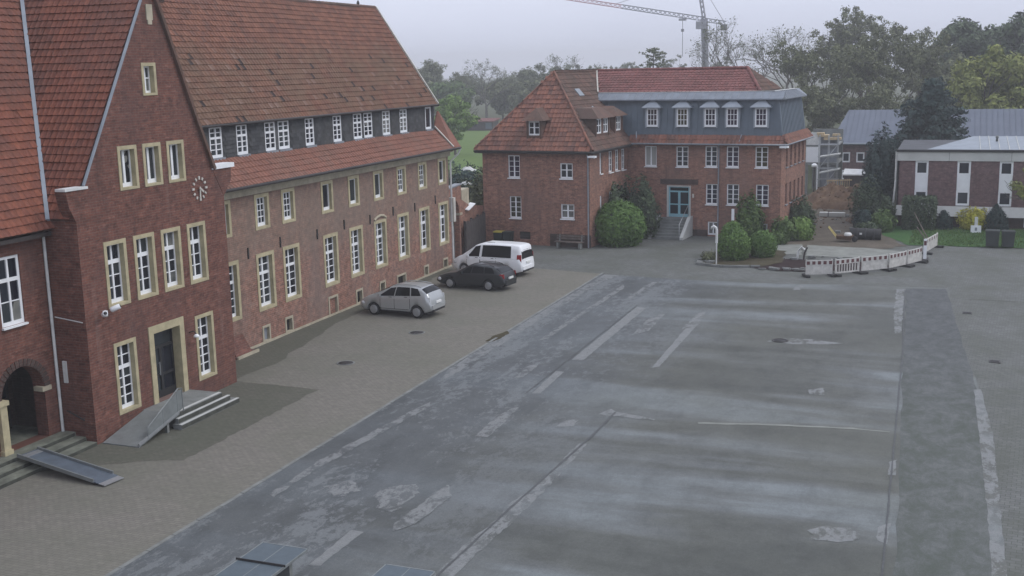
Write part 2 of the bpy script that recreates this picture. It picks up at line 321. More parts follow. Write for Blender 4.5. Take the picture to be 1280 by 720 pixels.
def paver_mat(name, c1, c2, joint, w_, h_, rot, moss, mossy, sc=0.35):
    g = NG(name, 0.85, spec=0.25)
    mp = g.n('Mapping'); mp.inputs['Rotation'].default_value = (0, 0, rot); g.l(g.pos(), mp.inputs['Vector'])
    b = g.n('TexBrick'); b.inputs['Scale'].default_value = 1; b.inputs['Brick Width'].default_value = w_; b.inputs['Row Height'].default_value = h_
    b.inputs['Mortar Size'].default_value = 0.008; b.inputs['Color1'].default_value = (*c1, 1); b.inputs['Color2'].default_value = (*c2, 1); b.inputs['Mortar'].default_value = (*joint, 1)
    g.l(mp.outputs[0], b.inputs['Vector'])
    n1 = g.noise(g.pos(), sc, 6, 0.65); n2 = g.noise(g.pos(), 5, 5, 0.75)
    c = g.mix(g.ramp(n1, [(0.4, 0.0), (0.7, mossy)]), b.outputs['Color'], moss)
    c = g.mix(0.6, c, g.ramp(n2, [(0.25, 0.68), (0.75, 1.28)]), 'MULTIPLY')
    g.bump(b.outputs['Fac'], 0.3, -0.008); return g.col(c)
M['paving'] = paver_mat('paving', (0.212, 0.200, 0.174), (0.178, 0.169, 0.148), (0.122, 0.117, 0.101), 0.22, 0.11, R(0), (0.145, 0.148, 0.118), 0.8, 0.22)
M['paving_dark'] = paver_mat('paving_dark', (0.132, 0.130, 0.106), (0.110, 0.110, 0.090), (0.078, 0.078, 0.063), 0.22, 0.11, R(0), (0.094, 0.100, 0.076), 0.8, 0.5)
M['paving_grey'] = paver_mat('paving_grey', (0.158, 0.166, 0.160), (0.122, 0.128, 0.124), (0.075, 0.078, 0.070), 0.24, 0.16, R(4), (0.094, 0.102, 0.086), 0.9, 0.4)

# ------------------------------------------------------------------ mesh helpers
class MB:
    def __init__(s): s.v = []; s.f = []; s.mi = []; s.sm = []
    def add(s, vs, fs, mi=0, smooth=False):
        o = len(s.v); s.v += [tuple(p) for p in vs]
        for f in fs: s.f.append([i + o for i in f]); s.mi.append(mi); s.sm.append(smooth)
        return s
    def box(s, x0, x1, y0, y1, z0, z1, mi=0):
        return s.add([(x0, y0, z0), (x1, y0, z0), (x1, y1, z0), (x0, y1, z0), (x0, y0, z1), (x1, y0, z1), (x1, y1, z1), (x0, y1, z1)],
                     [(0, 3, 2, 1), (4, 5, 6, 7), (0, 1, 5, 4), (1, 2, 6, 5), (2, 3, 7, 6), (3, 0, 4, 7)], mi)
    def quad(s, *p, mi=0): return s.add(p, [tuple(range(len(p)))], mi)
    def prism(s, base, vec, mi=0):
        n = len(base); v = Vector(vec); top = [Vector(b) + v for b in base]
        fs = [tuple(reversed(range(n))), tuple(range(n, 2 * n))] + [(i, (i + 1) % n, n + (i + 1) % n, n + i) for i in range(n)]
        return s.add(list(base) + top, fs, mi)
    def slab(s, corners, t, mi=0):
        c = [Vector(p) for p in corners]; nrm = (c[1] - c[0]).cross(c[2] - c[0]).normalized()
        return s.prism([p - nrm * t for p in c], nrm * t, mi)
    def bar(s, a, b, wx, wz=None, mi=0, up=(0, 0, 1)):
        a = Vector(a); b = Vector(b); d = (b - a).normalized(); wz = wz or wx
        upv = Vector(up)
        if abs(d.dot(upv)) > 0.98: upv = Vector((1, 0, 0))
        r = d.cross(upv).normalized() * wx / 2; u = r.cross(d).normalized() * wz / 2
        return s.prism([a - r - u, a + r - u, a + r + u, a - r + u], b - a, mi)
    def tube(s, pts, rad, n=8, mi=0, cap=True, smooth=True):
        pts = [Vector(p) for p in pts]; rad = rad if isinstance(rad, (list, tuple)) else [rad] * len(pts)
        vs = []; ref = Vector((0.31, 0.17, 0.93))
        for i, p in enumerate(pts):
            d = (pts[min(i + 1, len(pts) - 1)] - pts[max(i - 1, 0)]).normalized()
            if abs(d.dot(ref)) > 0.97: ref = Vector((0.9, 0.3, 0.1))
            a = d.cross(ref).normalized(); b = d.cross(a)
            vs += [p + (a * math.cos(k * 2 * math.pi / n) + b * math.sin(k * 2 * math.pi / n)) * rad[i] for k in range(n)]
        fs = [(i * n + k, i * n + (k + 1) % n, (i + 1) * n + (k + 1) % n, (i + 1) * n + k) for i in range(len(pts) - 1) for k in range(n)]
        s.add(vs, fs, mi, smooth)
        if cap: s.add([vs[k] for k in range(n)], [tuple(reversed(range(n)))], mi); s.add(vs[-n:], [tuple(range(n))], mi)
        return s
    def lathe(s, prof, n=20, c=(0, 0, 0), axis='z', mi=0, smooth=True):
        vs = []
        for r, h in prof:
            for k in range(n):
                a = k * 2 * math.pi / n; x, y = r * math.cos(a), r * math.sin(a)
                p = (x, y, h) if axis == 'z' else ((h, x, y) if axis == 'x' else (x, h, y))
                vs.append((c[0] + p[0], c[1] + p[1], c[2] + p[2]))
        fs = [(i * n + k, i * n + (k + 1) % n, (i + 1) * n + (k + 1) % n, (i + 1) * n + k) for i in range(len(prof) - 1) for k in range(n)]
        fs += [tuple(reversed(range(n))), tuple(range((len(prof) - 1) * n, len(prof) * n))]
        return s.add(vs, fs, mi, smooth)
    def mesh(s, name, mats):
        me = bpy.data.meshes.new(name); me.from_pydata([tuple(p) for p in s.v], [], s.f)
        for m in (mats if isinstance(mats, (list, tuple)) else [mats]): me.materials.append(M[m] if isinstance(m, str) else m)
        me.polygons.foreach_set('material_index', s.mi); me.polygons.foreach_set('use_smooth', s.sm)
        me.update()
        bm = bmesh.new(); bm.from_mesh(me); bmesh.ops.recalc_face_normals(bm, faces=bm.faces); bm.to_mesh(me); bm.free()
        return me

def link(name, me, parent=None, mat=None):
    o = bpy.data.objects.new(name, me); COL.objects.link(o)
    if parent is not None: o.parent = parent
    if mat is not None: o.matrix_local = mat
    return o
def part(name, mb, mats, parent=None, mat=None, recalc=True): return link(name, mb.mesh(name, mats), parent, mat)
def tag(o, label=None, cat=None, group=None, kind=None):
    if label: o['label'] = label
    if cat: o['category'] = cat
    if group: o['group'] = group
    if kind: o['kind'] = kind
    return o
def thing(name, label, cat, loc=(0, 0, 0), rz=0.0, group=None):
    o = bpy.data.objects.new(name, None); COL.objects.link(o); o.location = loc; o.rotation_euler = (0, 0, rz); o.empty_display_size = 0.2
    return tag(o, label, cat, group)
def copy_tree(o, parent=None):
    c = o.copy(); COL.objects.link(c)
    if parent is not None: c.parent = parent
    for ch in list(o.children): copy_tree(ch, c)
    return c
def structure(name, mb, mats): return tag(part(name, mb, mats), kind='structure')
def facade(ox, oy, rz, oz=0.0): return Matrix.Translation((ox, oy, oz)) @ Matrix.Rotation(rz, 4, 'Z')   # local x along the wall, y into it, z up

def chain_at(ch, z):
    if z <= ch[0][0]: return ch[0][1]
    for (a, ua), (b, ub) in zip(ch, ch[1:]):
        if z <= b: return ua + (ub - ua) * (z - a) / (b - a) if b > a else ub
    return ch[-1][1]
def rect(u0, u1, z0, z1): return ([(z0, u0), (z1, u0)], [(z0, u1), (z1, u1)])
def arch(uc, hw, z0, zs, rise=None, n=9):
    rise = rise or hw; l = [(z0, uc - hw)]; r = [(z0, uc + hw)]
    for i in range(n + 1):
        a = math.pi / 2 * i / n; l.append((zs + rise * math.sin(a), uc - hw * math.cos(a))); r.append((zs + rise * math.sin(a), uc + hw * math.cos(a)))
    return (l, r)
def wall_mb(left, right, holes, depth=0.3, thick=0.0, mb=None):
    mb = mb or MB(); zs = set()
    for ch in [left, right] + [c for h in holes for c in h]: zs |= {round(z, 4) for z, u in ch}
    zs = sorted(z for z in zs if left[0][0] <= z <= left[-1][0])
    for z0, z1 in zip(zs, zs[1:]):
        zm = (z0 + z1) / 2
        act = sorted([h for h in holes if h[0][0][0] < zm < h[0][-1][0]], key=lambda h: chain_at(h[0], zm))
        edges = [left] + [c for h in act for c in h] + [right]
        for a, b in zip(edges[::2], edges[1::2]):
            mb.quad((chain_at(a, z0), 0, z0), (chain_at(b, z0), 0, z0), (chain_at(b, z1), 0, z1), (chain_at(a, z1), 0, z1))
        for h in act:
            for c in h: mb.quad((chain_at(c, z0), 0, z0), (chain_at(c, z0), depth, z0), (chain_at(c, z1), depth, z1), (chain_at(c, z1), 0, z1))
    for l, r in holes:
        for k in (0, -1):
            if abs(l[k][1] - r[k][1]) > 1e-3:
                mb.quad((l[k][1], 0, l[k][0]), (r[k][1], 0, l[k][0]), (r[k][1], depth, l[k][0]), (l[k][1], depth, l[k][0]))
    return mb

# windows: every one is stone surround or frame > frame, panes, sill; alike ones share mesh data
_wcache = {}
def win_meshes(spec):
    key = tuple(sorted((k, str(v)) for k, v in spec.items()))
    if key in _wcache: return _wcache[key]
    w_, h, s, dep = spec['w'], spec['h'], spec.get('sur', 0.0), spec.get('dep', 0.16)
    fr = spec.get('fr', 0.06); cols = spec.get('cols', 2); rows = spec.get('rows', (1, 3)); tr = spec.get('transom', 0.1); mul = spec.get('mul', 0.08); bar = spec.get('bar', 0.035)
    subc = spec.get('subc', 1)
    out = {}
    if s:
        m = MB(); y0, y1 = -0.025, dep + 0.03
        for a, b, c, d in ((0, s, 0, h), (w_ - s, w_, 0, h), (s, w_ - s, h - s, h), (s, w_ - s, 0, spec.get('sur_b', s * 0.7))): m.box(a, b, y0, y1, c, d)
        out['surround'] = m.mesh('window_surround', spec.get('sur_mat', 'stone'))
    sb = spec.get('sur_b', s * 0.7) if s else 0
    x0, x1, z0, z1 = s, w_ - s, sb, h - s
    m = MB(); y = dep - 0.01
    fb = spec.get('fb', fr * 1.5)
    m.box(x0, x0 + fr, y, y + 0.07, z0, z1); m.box(x1 - fr, x1, y, y + 0.07, z0, z1)
    m.box(x0 + fr, x1 - fr, y + 0.002, y + 0.07, z1 - fr, z1); m.box(x0 + fr, x1 - fr, y - 0.01, y + 0.07, z0, z0 + fb)
    xi0, xi1, zi0, zi1 = x0 + fr, x1 - fr, z0 + fb, z1 - fr
    segs = []
    if len(rows) == 2:
        zt = zi1 - (zi1 - zi0) * spec.get('split', 0.3)
        m.box(xi0, xi1, y - 0.012, y + 0.06, zt - tr / 2, zt + tr / 2); segs = [(zt + tr / 2, zi1, rows[0]), (zi0, zt - tr / 2, rows[1])]
    else: segs = [(zi0, zi1, rows[0])]
    cw = (xi1 - xi0 - mul * (cols - 1)) / cols; panes = []
    for z_a, z_b, n in segs:
        for c in range(cols):
            xa = xi0 + c * (cw + mul)
            if c < cols - 1: m.box(xa + cw, xa + cw + mul, y - 0.006, y + 0.06, z_a, z_b)
            hh = (z_b - z_a - bar * (n - 1)) / n
            for r_ in range(n):
                za = z_a + r_ * (hh + bar)
                if r_ < n - 1: m.box(xa, xa + cw, y + 0.004, y + 0.05, za + hh, za + hh + bar)
                sw = (cw - bar * (subc - 1)) / subc
                for q in range(subc):
                    if q < subc - 1: m.box(xa + sw + q * (sw + bar), xa + (q + 1) * (sw + bar), y + 0.007, y + 0.05, za, za + hh)
                    panes.append((xa + q * (sw + bar), za, sw, hh))
    out['frame'] = m.mesh('window_frame', spec.get('frame_mat', 'white_paint'))
    yp = y + 0.035; gm = spec.get('glass', 'glass')
    if spec.get('each', False):
        pm = {}; out['panes'] = []
        for (xa, za, sw, hh) in panes:
            k = (round(sw, 3), round(hh, 3))
            if k not in pm: pm[k] = MB().box(0, sw, 0, 0.008, 0, hh).mesh('window_pane', gm)
            out['panes'].append((pm[k], Vector((xa, yp, za))))
    else:
        out['panes'] = [(MB().box(xi0, xi1, 0, 0.008, zi0, zi1).mesh('window_pane', gm), Vector((0, yp, 0)))]
    if spec.get('sill'):
        sd = spec['sill']; out['sill'] = MB().box(-0.03, w_ + 0.03, -0.09, dep, -sd, -0.002).mesh('window_sill', spec.get('sill_mat', 'white_paint'))
    _wcache[key] = out
    return out
def put_window(parent, F, u, z, spec, label=None, glass=None):
    ms = win_meshes(spec); mt = F @ Matrix.Translation((u, 0, z)); mt = inv_of(parent) @ mt
    if 'surround' in ms:
        o = link('window', ms['surround'], parent, mt); fr = link('frame', ms['frame'], o)
    else:
        o = link('window', ms['frame'], parent, mt); fr = o
    for pm, off in ms['panes']:
        p = link('pane', pm, o, Matrix.Translation(off) @ Matrix.Rotation(R(random.uniform(-0.7, 0.7)), 4, 'X') @ Matrix.Rotation(R(random.uniform(-0.7, 0.7)), 4, 'Z'))
    if 'sill' in ms: link('sill', ms['sill'], o)
    if label: o['label'] = label
    return o
def inv_of(o): return (Matrix.Translation(o.location) @ o.rotation_euler.to_matrix().to_4x4()).inverted()

# roof tiles: pantiles laid in courses, each a little curved and lapped over the one below
def tile_verts(tw, th, lift=0.045):
    xs = [0.0, 0.28, 0.72, 1.0]; hs = [0.04, 0.012, 0.010, 0.046]
    v = []
    for y, e in ((0.0, lift), (th * 1.22, 0.0)): v += [(x * tw * 1.02, y, h * tw / 0.22 + e) for x, h in zip(xs, hs)]
    v += [(x * tw * 1.02, 0.0, h * tw / 0.22 + lift - 0.035) for x, h in zip(xs, hs)]
    f = [(0, 1, 5, 4), (1, 2, 6, 5), (2, 3, 7, 6), (8, 9, 1, 0), (9, 10, 2, 1), (10, 11, 3, 2)]
    return np.array(v), f
def in_poly(p, poly):
    c = False; x, y = p; n = len(poly)
    for i in range(n):
        (x0, y0), (x1, y1) = poly[i], poly[i - 1]
        if (y0 > y) != (y1 > y) and x < (x1 - x0) * (y - y0) / (y1 - y0) + x0: c = not c
    return c
def tile_field(parent, P0, U, V, poly, tw, th, mat, singles=0, near=None, stuff_name='roof_tiles', lift=0.045):
    P0, U, V = Vector(P0), Vector(U).normalized(), Vector(V).normalized(); N = U.cross(V)
    B = Matrix((U, V, N)).transposed(); tv, tf = tile_verts(tw, th, lift)
    us = [p[0] for p in poly]; vs = [p[1] for p in poly]; spots = []
    j = 0; v = min(vs)
    while v < max(vs):
        u = min(us) + (0.0 if j % 2 == 0 else 0.0)
        while u < max(us):
            if in_poly((u + tw / 2, v + th * 0.5), poly): spots.append((u, v))
            u += tw
        v += th; j += 1
    mats_ = []
    for (u, v) in spots:
        L = Vector((u + random.uniform(-.004, .004), v, random.uniform(0, 0.010) + 0.02 * math.sin(u * 0.42 + v * 0.3) + 0.012 * math.sin(u * 1.3 - v * 0.9)))
        Mx = Matrix.Translation(P0 + B @ L) @ (B @ Matrix.Rotation(R(random.gauss(0, 0.8)), 3, 'Z') @ Matrix.Rotation(R(random.gauss(0, 0.7)), 3, 'X')).to_4x4()
        mats_.append(Mx)
    if singles:
        mats_.sort(key=lambda m_: (m_.translation - near).length)
        me = bpy.data.meshes.new('roof_tile'); me.from_pydata(tv.tolist(), [], tf); me.materials.append(M[mat])
        for Mx in mats_[:singles]: link('roof_tile', me, parent, Mx)
        mats_ = mats_[singles:]
    if mats_:
        allv = np.concatenate([tv @ np.array(m_.to_3x3()).T + np.array(m_.translation) for m_ in mats_])
        fs = np.array(tf); k = len(tv)
        allf = (fs[None] + (np.arange(len(mats_)) * k)[:, None, None]).reshape(-1, 4)
        me = bpy.data.meshes.new(stuff_name); me.from_pydata(allv.tolist(), [], allf.tolist()); me.materials.append(M[mat])
        o = link(stuff_name, me, parent); o['kind'] = 'stuff'
# ------------------------------------------------------------------ the ground
def jag(poly, amp, step=0.5):
    out = []
    for i, p in enumerate(poly):
        q = poly[(i + 1) % len(poly)]; d = math.hypot(q[0] - p[0], q[1] - p[1]); n = max(1, int(d / step))
        for k in range(n):
            t = k / n; out.append((p[0] + (q[0] - p[0]) * t + random.uniform(-amp, amp), p[1] + (q[1] - p[1]) * t + random.uniform(-amp, amp)))
    return out
def sheet(name, poly, z, mat, amp=0.0, step=0.5):
    pl = jag(poly, amp, step) if amp else poly
    bm = bmesh.new(); f = bm.faces.new([bm.verts.new((x, y, z)) for x, y in pl]); bmesh.ops.triangulate(bm, faces=[f])
    if True:
        bm.normal_update()
        for f in bm.faces:
            if f.normal.z < 0: f.normal_flip()
    me = bpy.data.meshes.new(name); bm.to_mesh(me); bm.free(); me.materials.append(M[mat])
    return tag(link(name, me), kind='structure')
def grid_sheet(name, x0, x1, y0, y1, nx, ny, fz, mat):
    vs = []; fs = []
    for j in range(ny + 1):
        for i in range(nx + 1):
            x = x0 + (x1 - x0) * i / nx; y = y0 + (y1 - y0) * j / ny; vs.append((x, y, fz(x, y)))
    for j in range(ny):
        for i in range(nx): a = j * (nx + 1) + i; fs.append((a, a + 1, a + nx + 2, a + nx + 1))
    me = bpy.data.meshes.new(name); me.from_pydata(vs, [], fs); me.materials.append(M[mat])
    me.polygons.foreach_set('use_smooth', [True] * len(fs))
    return tag(link(name, me), kind='structure')

sheet('ground', [(-900, -200), (900, -200), (900, 1200), (-900, 1200)], -0.06, 'land')
sheet('meadow', [(-140, 95), (-12, 88), (-6, 120), (-10, 200), (-20, 228), (-160, 232)], -0.04, 'field', 1.0, 8)
sheet('paved_square', [(-9, 57.5), (60, 57.5), (60, 76), (24, 76), (16.5, 83), (-4, 83), (-9, 70)], -0.010, 'paving_grey')
sheet('paved_side', [(27.0, -12), (60, -12), (60, 57.45), (25.5, 57.45), (26.5, 42), (27.0, 30)], -0.012, 'paving_grey')
sheet('forecourt', [(-0.2, -12), (9.2, -12), (9.2, 59.7), (4.0, 60.6), (-0.8, 60.6), (-0.2, 34)], 0.0, 'paving')
sheet('forecourt_dark_paving', [(0.9, 12), (2.2, 21), (2.45, 24.6), (4.7, 26.3), (5.95, 26.8), (5.9, 34.7), (2.3, 34.8), (2.3, 27), (0.9, 27)], 0.004, 'paving_dark', 0.06, 0.25)
sheet('forecourt_damp_edge', [(0.0, 34.7), (2.2, 34.8), (2.3, 37.5), (1.1, 44), (0.7, 52), (0.6, 59), (0.0, 59)], 0.004, 'paving_dark', 0.12, 0.7)
sheet('yard_asphalt', [(9.2, -12), (28.7, -12), (28.72, 30), (28.45, 42), (27.3, 60.0), (22, 59.7), (19.5, 59.2), (13.9, 59.1), (9.1, 59.6)], -0.002, 'asphalt', 0.04, 0.8)
sheet('mossy_strip', [(25.2, 59.5), (27.05, 59.8), (28.2, 42), (28.55, 26), (28.6, 8), (26.9, 8), (26.25, 25), (26.05, 33), (25.6, 46)], 0.002, 'mossy_asphalt', 0.05, 0.8)
WORN = [
 [(13.43, 41.33), (13.89, 41.32), (13.81, 51.52), (13.33, 51.71)], [(13.52, 36.45), (13.81, 36.54), (13.71, 39.53), (13.37, 39.56)],
 [(16.73, 40.96), (16.96, 41.3), (16.88, 49.17), (16.5, 48.6)], [(13.47, 31.47), (13.88, 31.51), (13.7, 34.81), (13.48, 34.52), (13.34, 33.03)],
 [(9.75, 36.84), (9.85, 38.43), (9.82, 46.28), (9.85, 57.29), (10.3, 59.4), (9.42, 59.5), (9.3, 47.84), (9.3, 38.76)],
 [(16.7, 16.11), (16.85, 22.16), (16.99, 25.06), (17.08, 27.0), (17.03, 31.81), (16.77, 31.73), (16.74, 28.11), (16.45, 26.3), (16.61, 25.71), (16.4, 23.86), (16.3, 16.0)],
 [(16.5, 34.76), (16.68, 35.5), (17.07, 35.19), (18.39, 34.83), (18.43, 34.69), (17.21, 34.72)],
 [(22.69, 39.67), (23.18, 40.11), (23.28, 39.15), (22.8, 39.12)], [(24.11, 27.17), (24.63, 27.69), (25.23, 27.59), (25.33, 27.0), (24.84, 26.56), (24.31, 26.66)],
 [(25.74, 27.91), (26.0, 28.32), (26.02, 26.9), (25.76, 27.05)], [(25.78, 32.88), (25.95, 33.14), (25.96, 31.8), (25.8, 31.75)],
 [(24.75, 59.2), (25.15, 59.2), (25.38, 49.36), (25.12, 49.25), (24.88, 53.3)],
 [(11.14, 26.21), (11.61, 26.85), (12.22, 26.07), (11.86, 25.49)], [(12.62, 26.36), (13.48, 27.12), (13.85, 26.6), (13.85, 25.39), (13.83, 24.95), (13.29, 25.21)],
 [(14.19, 24.24), (14.34, 27.39), (14.81, 26.59), (14.72, 24.54), (14.37, 23.9)], [(13.39, 21.49), (13.34, 23.69), (13.69, 23.68), (13.66, 21.58)],
 [(9.95, 25.18), (9.87, 28.05), (10.33, 33.26), (10.5, 34.52), (10.75, 33.92), (10.42, 30.57), (10.2, 27.29), (10.2, 24.99)],
 [(11.1, 44), (11.35, 44.4), (11.5, 56), (11.2, 57)], [(14.6, 46), (15.1, 47), (15.0, 50.5), (14.5, 50)], [(12.2, 38.2), (12.5, 38.4), (12.45, 40.3), (12.15, 40)],
 [(16.4, 47.6), (16.9, 48.5), (16.7, 51.5), (16.4, 51)], [(12.3, 53.5), (12.55, 53.5), (12.8, 58), (12.5, 58)], [(15.6, 33.0), (16.1, 33.4), (16.0, 34.1), (15.6, 33.8)],
 [(19.8, 57.6), (20.2, 57.7), (20.3, 59.0), (19.9, 59.0)]]
for k, p in enumerate(WORN): sheet('worn_patch', p, 0.006 + (0.004 if k in (14, 20) else 0.0), 'worn_strip' if k in (0, 1, 2, 9, 10, 15) else 'worn', 0.02 if k in (0, 1, 2, 15) else (0.10 if k in (8, 12, 13) else 0.035), 0.2)
sheet('joint_crack', [(19.78, 34.9), (21.78, 35.35), (24.51, 35.76), (25.6, 35.7), (25.6, 35.62), (24.53, 35.62), (21.82, 35.2), (19.84, 34.72)], 0.006, 'slab_concrete', 0.03, 0.2)
for seam in ([(16.30, 16), (16.36, 16), (16.66, 26.2), (16.98, 32.6), (17.0, 35.2), (16.93, 35.2), (16.90, 32.6), (16.60, 26.2)], [(13.30, 36.3), (13.34, 36.3), (13.30, 44), (13.28, 52), (13.24, 52), (13.26, 44)], [(25.98, 25), (26.02, 25), (25.60, 46), (25.16, 59), (25.12, 59), (25.56, 46)]):
    sheet('tar_seam', seam, 0.0145, 'seam_tar', 0.012, 0.3)
sheet('worn_patch', [(28.12, 41.31), (28.34, 41.41), (28.6, 36.31), (28.6, 29.61), (28.6, 18), (28.26, 18), (28.29, 29.49)], 0.006, 'worn', 0.02, 0.3)
sheet('pale_edge_strip', [(27.2, 59.8), (27.9, 59.8), (28.9, 46.8), (29.45, 39), (29.5, 14), (28.6, 14), (28.5, 36), (28.25, 42), (27.45, 52)], 0.0015, 'paving_grey', 0.04, 0.5)
# kerb line between forecourt and yard
mb = MB(); y = -12.0
while y < 59.2: mb.box(9.14, 9.26, y, y + 0.97, -0.05, 0.012 + random.uniform(-0.004, 0.004)); y += 1.0
structure('kerb', mb, 'concrete')
sheet('concrete_slab', [(16.95, 68.7), (16.75, 72.2), (18.5, 72.5), (18.95, 68.5)], 0.014, 'slab_concrete', 0.05, 0.4)
sheet('concrete_slab', [(19.2, 68.2), (18.85, 72.4), (22.8, 71.9), (25.0, 70.9), (23.0, 68.3)], 0.014, 'slab_concrete', 0.05, 0.4)
sheet('broken_asphalt', [(9.0, 43.2), (9.35, 43.3), (9.45, 44.9), (9.2, 45.3), (8.95, 44.2)], 0.013, 'bed', 0.04, 0.2)
sheet('drain_wet_patch', [(20.3, 46.4), (21.3, 46.2), (22.6, 46.5), (23.2, 46.9), (21.9, 47.3), (20.6, 47.1)], 0.006, 'worn', 0.06, 0.3)

# planting island, works strip, lawn
sheet('planting_bed', [(13.6, 63.9), (15.2, 63.3), (17.3, 63.7), (18.3, 65.5), (17.9, 69.5), (16.2, 70.5), (14.6, 69.8), (13.5, 67.5)], 0.05, 'bed', 0.08, 0.4)
sheet('mulch_strip', [(16.8, 63.6), (18.3, 62.9), (19.9, 63.0), (22.6, 64.2), (24.2, 65.6), (23.6, 67.2), (20.5, 66.6), (17.6, 66.8)], 0.03, 'mulch', 0.1, 0.4)
sheet('works_soil', [(16.6, 70.8), (18.4, 71.6), (22.5, 70.9), (24.6, 73.4), (23.6, 76.5), (22.6, 82), (22.5, 101), (15.0, 101), (16.2, 84)], 0.01, 'soil_pale', 0.15, 0.6)
sheet('lawn', [(24.8, 73.7), (60, 74.9), (60, 83), (23.4, 83), (22.9, 78)], 0.02, 'grass', 0.1, 0.6)
def mound(cx, cy, rx, ry, h, seed):
    def fz(x, y):
        d = ((x - cx) / rx) ** 2 + ((y - cy) / ry) ** 2
        n = math.sin(x * 2.1 + seed) * math.cos(y * 1.7 + seed * 2) * 0.22 + math.sin(x * 5.3 + y * 3.1 + seed) * 0.08 + math.sin(x * 9.1 - y * 7.3) * 0.04
        return -0.1 + max(0.0, (1 - d)) ** 0.8 * h * (1 + n)
    return fz
grid_sheet('earth_mound', 15.4, 23.0, 79, 101, 64, 110, lambda x, y: max(mound(18.3, 95, 2.6, 4.4, 1.35, 1)(x, y), mound(20.9, 96, 1.9, 3.8, 1.75, 4)(x, y), mound(16.8, 92.0, 1.3, 1.8, 0.55, 7)(x, y), mound(19.6, 91.6, 1.6, 1.5, 0.55, 3)(x, y), mound(17.0, 84.0, 0.9, 1.4, 0.35, 9)(x, y), mound(20.9, 84.6, 0.9, 1.4, 0.4, 12)(x, y)) + 0.07 * math.sin(x * 13.1 + y * 4.7) * math.sin(y * 9.3 - x * 3.3), 'soil')
# kerb stones round the island, some pushed over
ks = [(13.6, 63.9), (14.1, 63.65), (14.6, 63.45), (15.15, 63.3), (15.7, 63.35), (16.2, 63.45), (16.7, 63.6), (17.3, 63.75)]
isl = thing('bed_edging', 'row of loose pale kerb stones edging the planting bed with the round bushes', 'kerb stones', (15.4, 63.4, 0))
kme = MB().box(-0.26, 0.26, -0.07, 0.07, 0, 0.13).mesh('kerb_stone', 'concrete')
for i, ((x0, y0), (x1, y1)) in enumerate(zip(ks, ks[1:])):
    link('kerb_stone', kme, isl, Matrix.Translation(((x0 + x1) / 2 - 15.4, (y0 + y1) / 2 - 63.4, 0)) @ Matrix.Rotation(math.atan2(y1 - y0, x1 - x0) + random.uniform(-.12, .12), 4, 'Z'))
rub = MB()
for k in range(90):
    x, y = random.choice([(random.uniform(16.8, 22.4), random.uniform(76.5, 84)), (random.uniform(17.2, 22), random.uniform(84, 92)), (random.uniform(17.3, 20), random.uniform(63.0, 63.6)), (random.uniform(13.4, 14.4), random.uniform(64, 65)), (random.uniform(18, 24), random.uniform(66.6, 68))])
    s_ = random.uniform(0.06, 0.18); z0 = 0.02
    rub.prism([(x - s_, y - s_ * .7, z0), (x + s_ * .9, y - s_ * .8, z0), (x + s_, y + s_ * .6, z0), (x - s_ * .8, y + s_, z0)], (random.uniform(-.03, .03), 0, s_ * .8))
tag(part('rubble', rub, 'concrete'), kind='stuff', label='loose paving rubble beside the dug up mulch strip')

cl = MB()
for k in range(190):      # clods and broken boards on the dug ground
    x, y = random.choice([(random.gauss(18.3, 1.2), random.gauss(93.5, 2.2)), (random.gauss(20.6, 0.8), random.gauss(95, 2)), (random.uniform(16.6, 21.6), random.uniform(79, 90))])
    z = max(mound(18.3, 95, 2.6, 4.4, 1.35, 1)(x, y), mound(20.9, 96, 1.9, 3.8, 1.75, 4)(x, y), mound(16.8, 92.0, 1.3, 1.8, 0.55, 7)(x, y), 0.0)
    q = random.uniform(0.04, 0.13); a = random.uniform(0, 6.3); p = [Vector((x + q * r_ * math.cos(a + t_), y + q * r_ * math.sin(a + t_), z - 0.04)) for t_, r_ in ((0, 1), (1.4, .8), (2.9, 1.1), (4.5, .7))]
    cl.prism(p, (random.uniform(-.05, .05), random.uniform(-.05, .05), q * 1.1))
tag(part('soil_clods', cl, 'soil'), kind='stuff', label='loose clods of brown earth over the dug up ground')
# ------------------------------------------------------------------ gabled building at the left
GB = thing('gabled_building', 'red brick school building with steep tiled gable and cream stone windows, at the left', 'building', (0, 0, 0))
FG = facade(2.40, 0.0, R(90)); FL = facade(1.10, 0.0, R(90))
S_M = dict(w=1.04, h=2.12, sur=0.13, sur_b=0.10, dep=0.17, cols=2, rows=(1, 3), split=0.30, tr=0.12, transom=0.13, fr=0.05, mul=0.07, bar=0.03, fb=0.13, each=True)
S_N = dict(w=1.06, h=2.36, sur=0.13, sur_b=0.10, dep=0.17, cols=2, rows=(2, 4), split=0.36, transom=0.12, fr=0.05, mul=0.07, bar=0.03, fb=0.12, each=True)
S_T = dict(w=0.92, h=1.40, sur=0.12, sur_b=0.08, dep=0.17, cols=2, rows=(1,), fr=0.05, mul=0.10, fb=0.13, each=True)
S_A = dict(w=0.72, h=1.05, sur=0.11, sur_b=0.08, dep=0.17, cols=2, rows=(1, 1), split=0.45, transom=0.04, fr=0.05, mul=0.07, fb=0.07, each=True)
UM = [28.21, 29.61, 31.0, 32.41]; UN = [28.26, 32.47]; UT = [29.22, 30.43, 31.66]
holes = [rect(u, u + 1.04, 4.14, 6.26) for u in UM] + [rect(u, u + 1.06, 0.63, 2.99) for u in UN] + [rect(u, u + 0.92, 7.77, 9.17) for u in UT] + [rect(30.70, 31.42, 10.71, 11.76)]
holes += [rect(29.96, 31.82, 0.50, 3.14)]
mb = wall_mb([(-0.1, 27.15), (7.1, 27.15), (8.0, 27.62), (10.75, 29.24), (14.25, 31.36)], [(-0.1, 34.72), (7.1, 34.72), (8.0, 34.14), (10.08, 33.22), (14.25, 31.40)], holes, 0.32)
part('wall', mb, 'brick_gable', GB, FG)
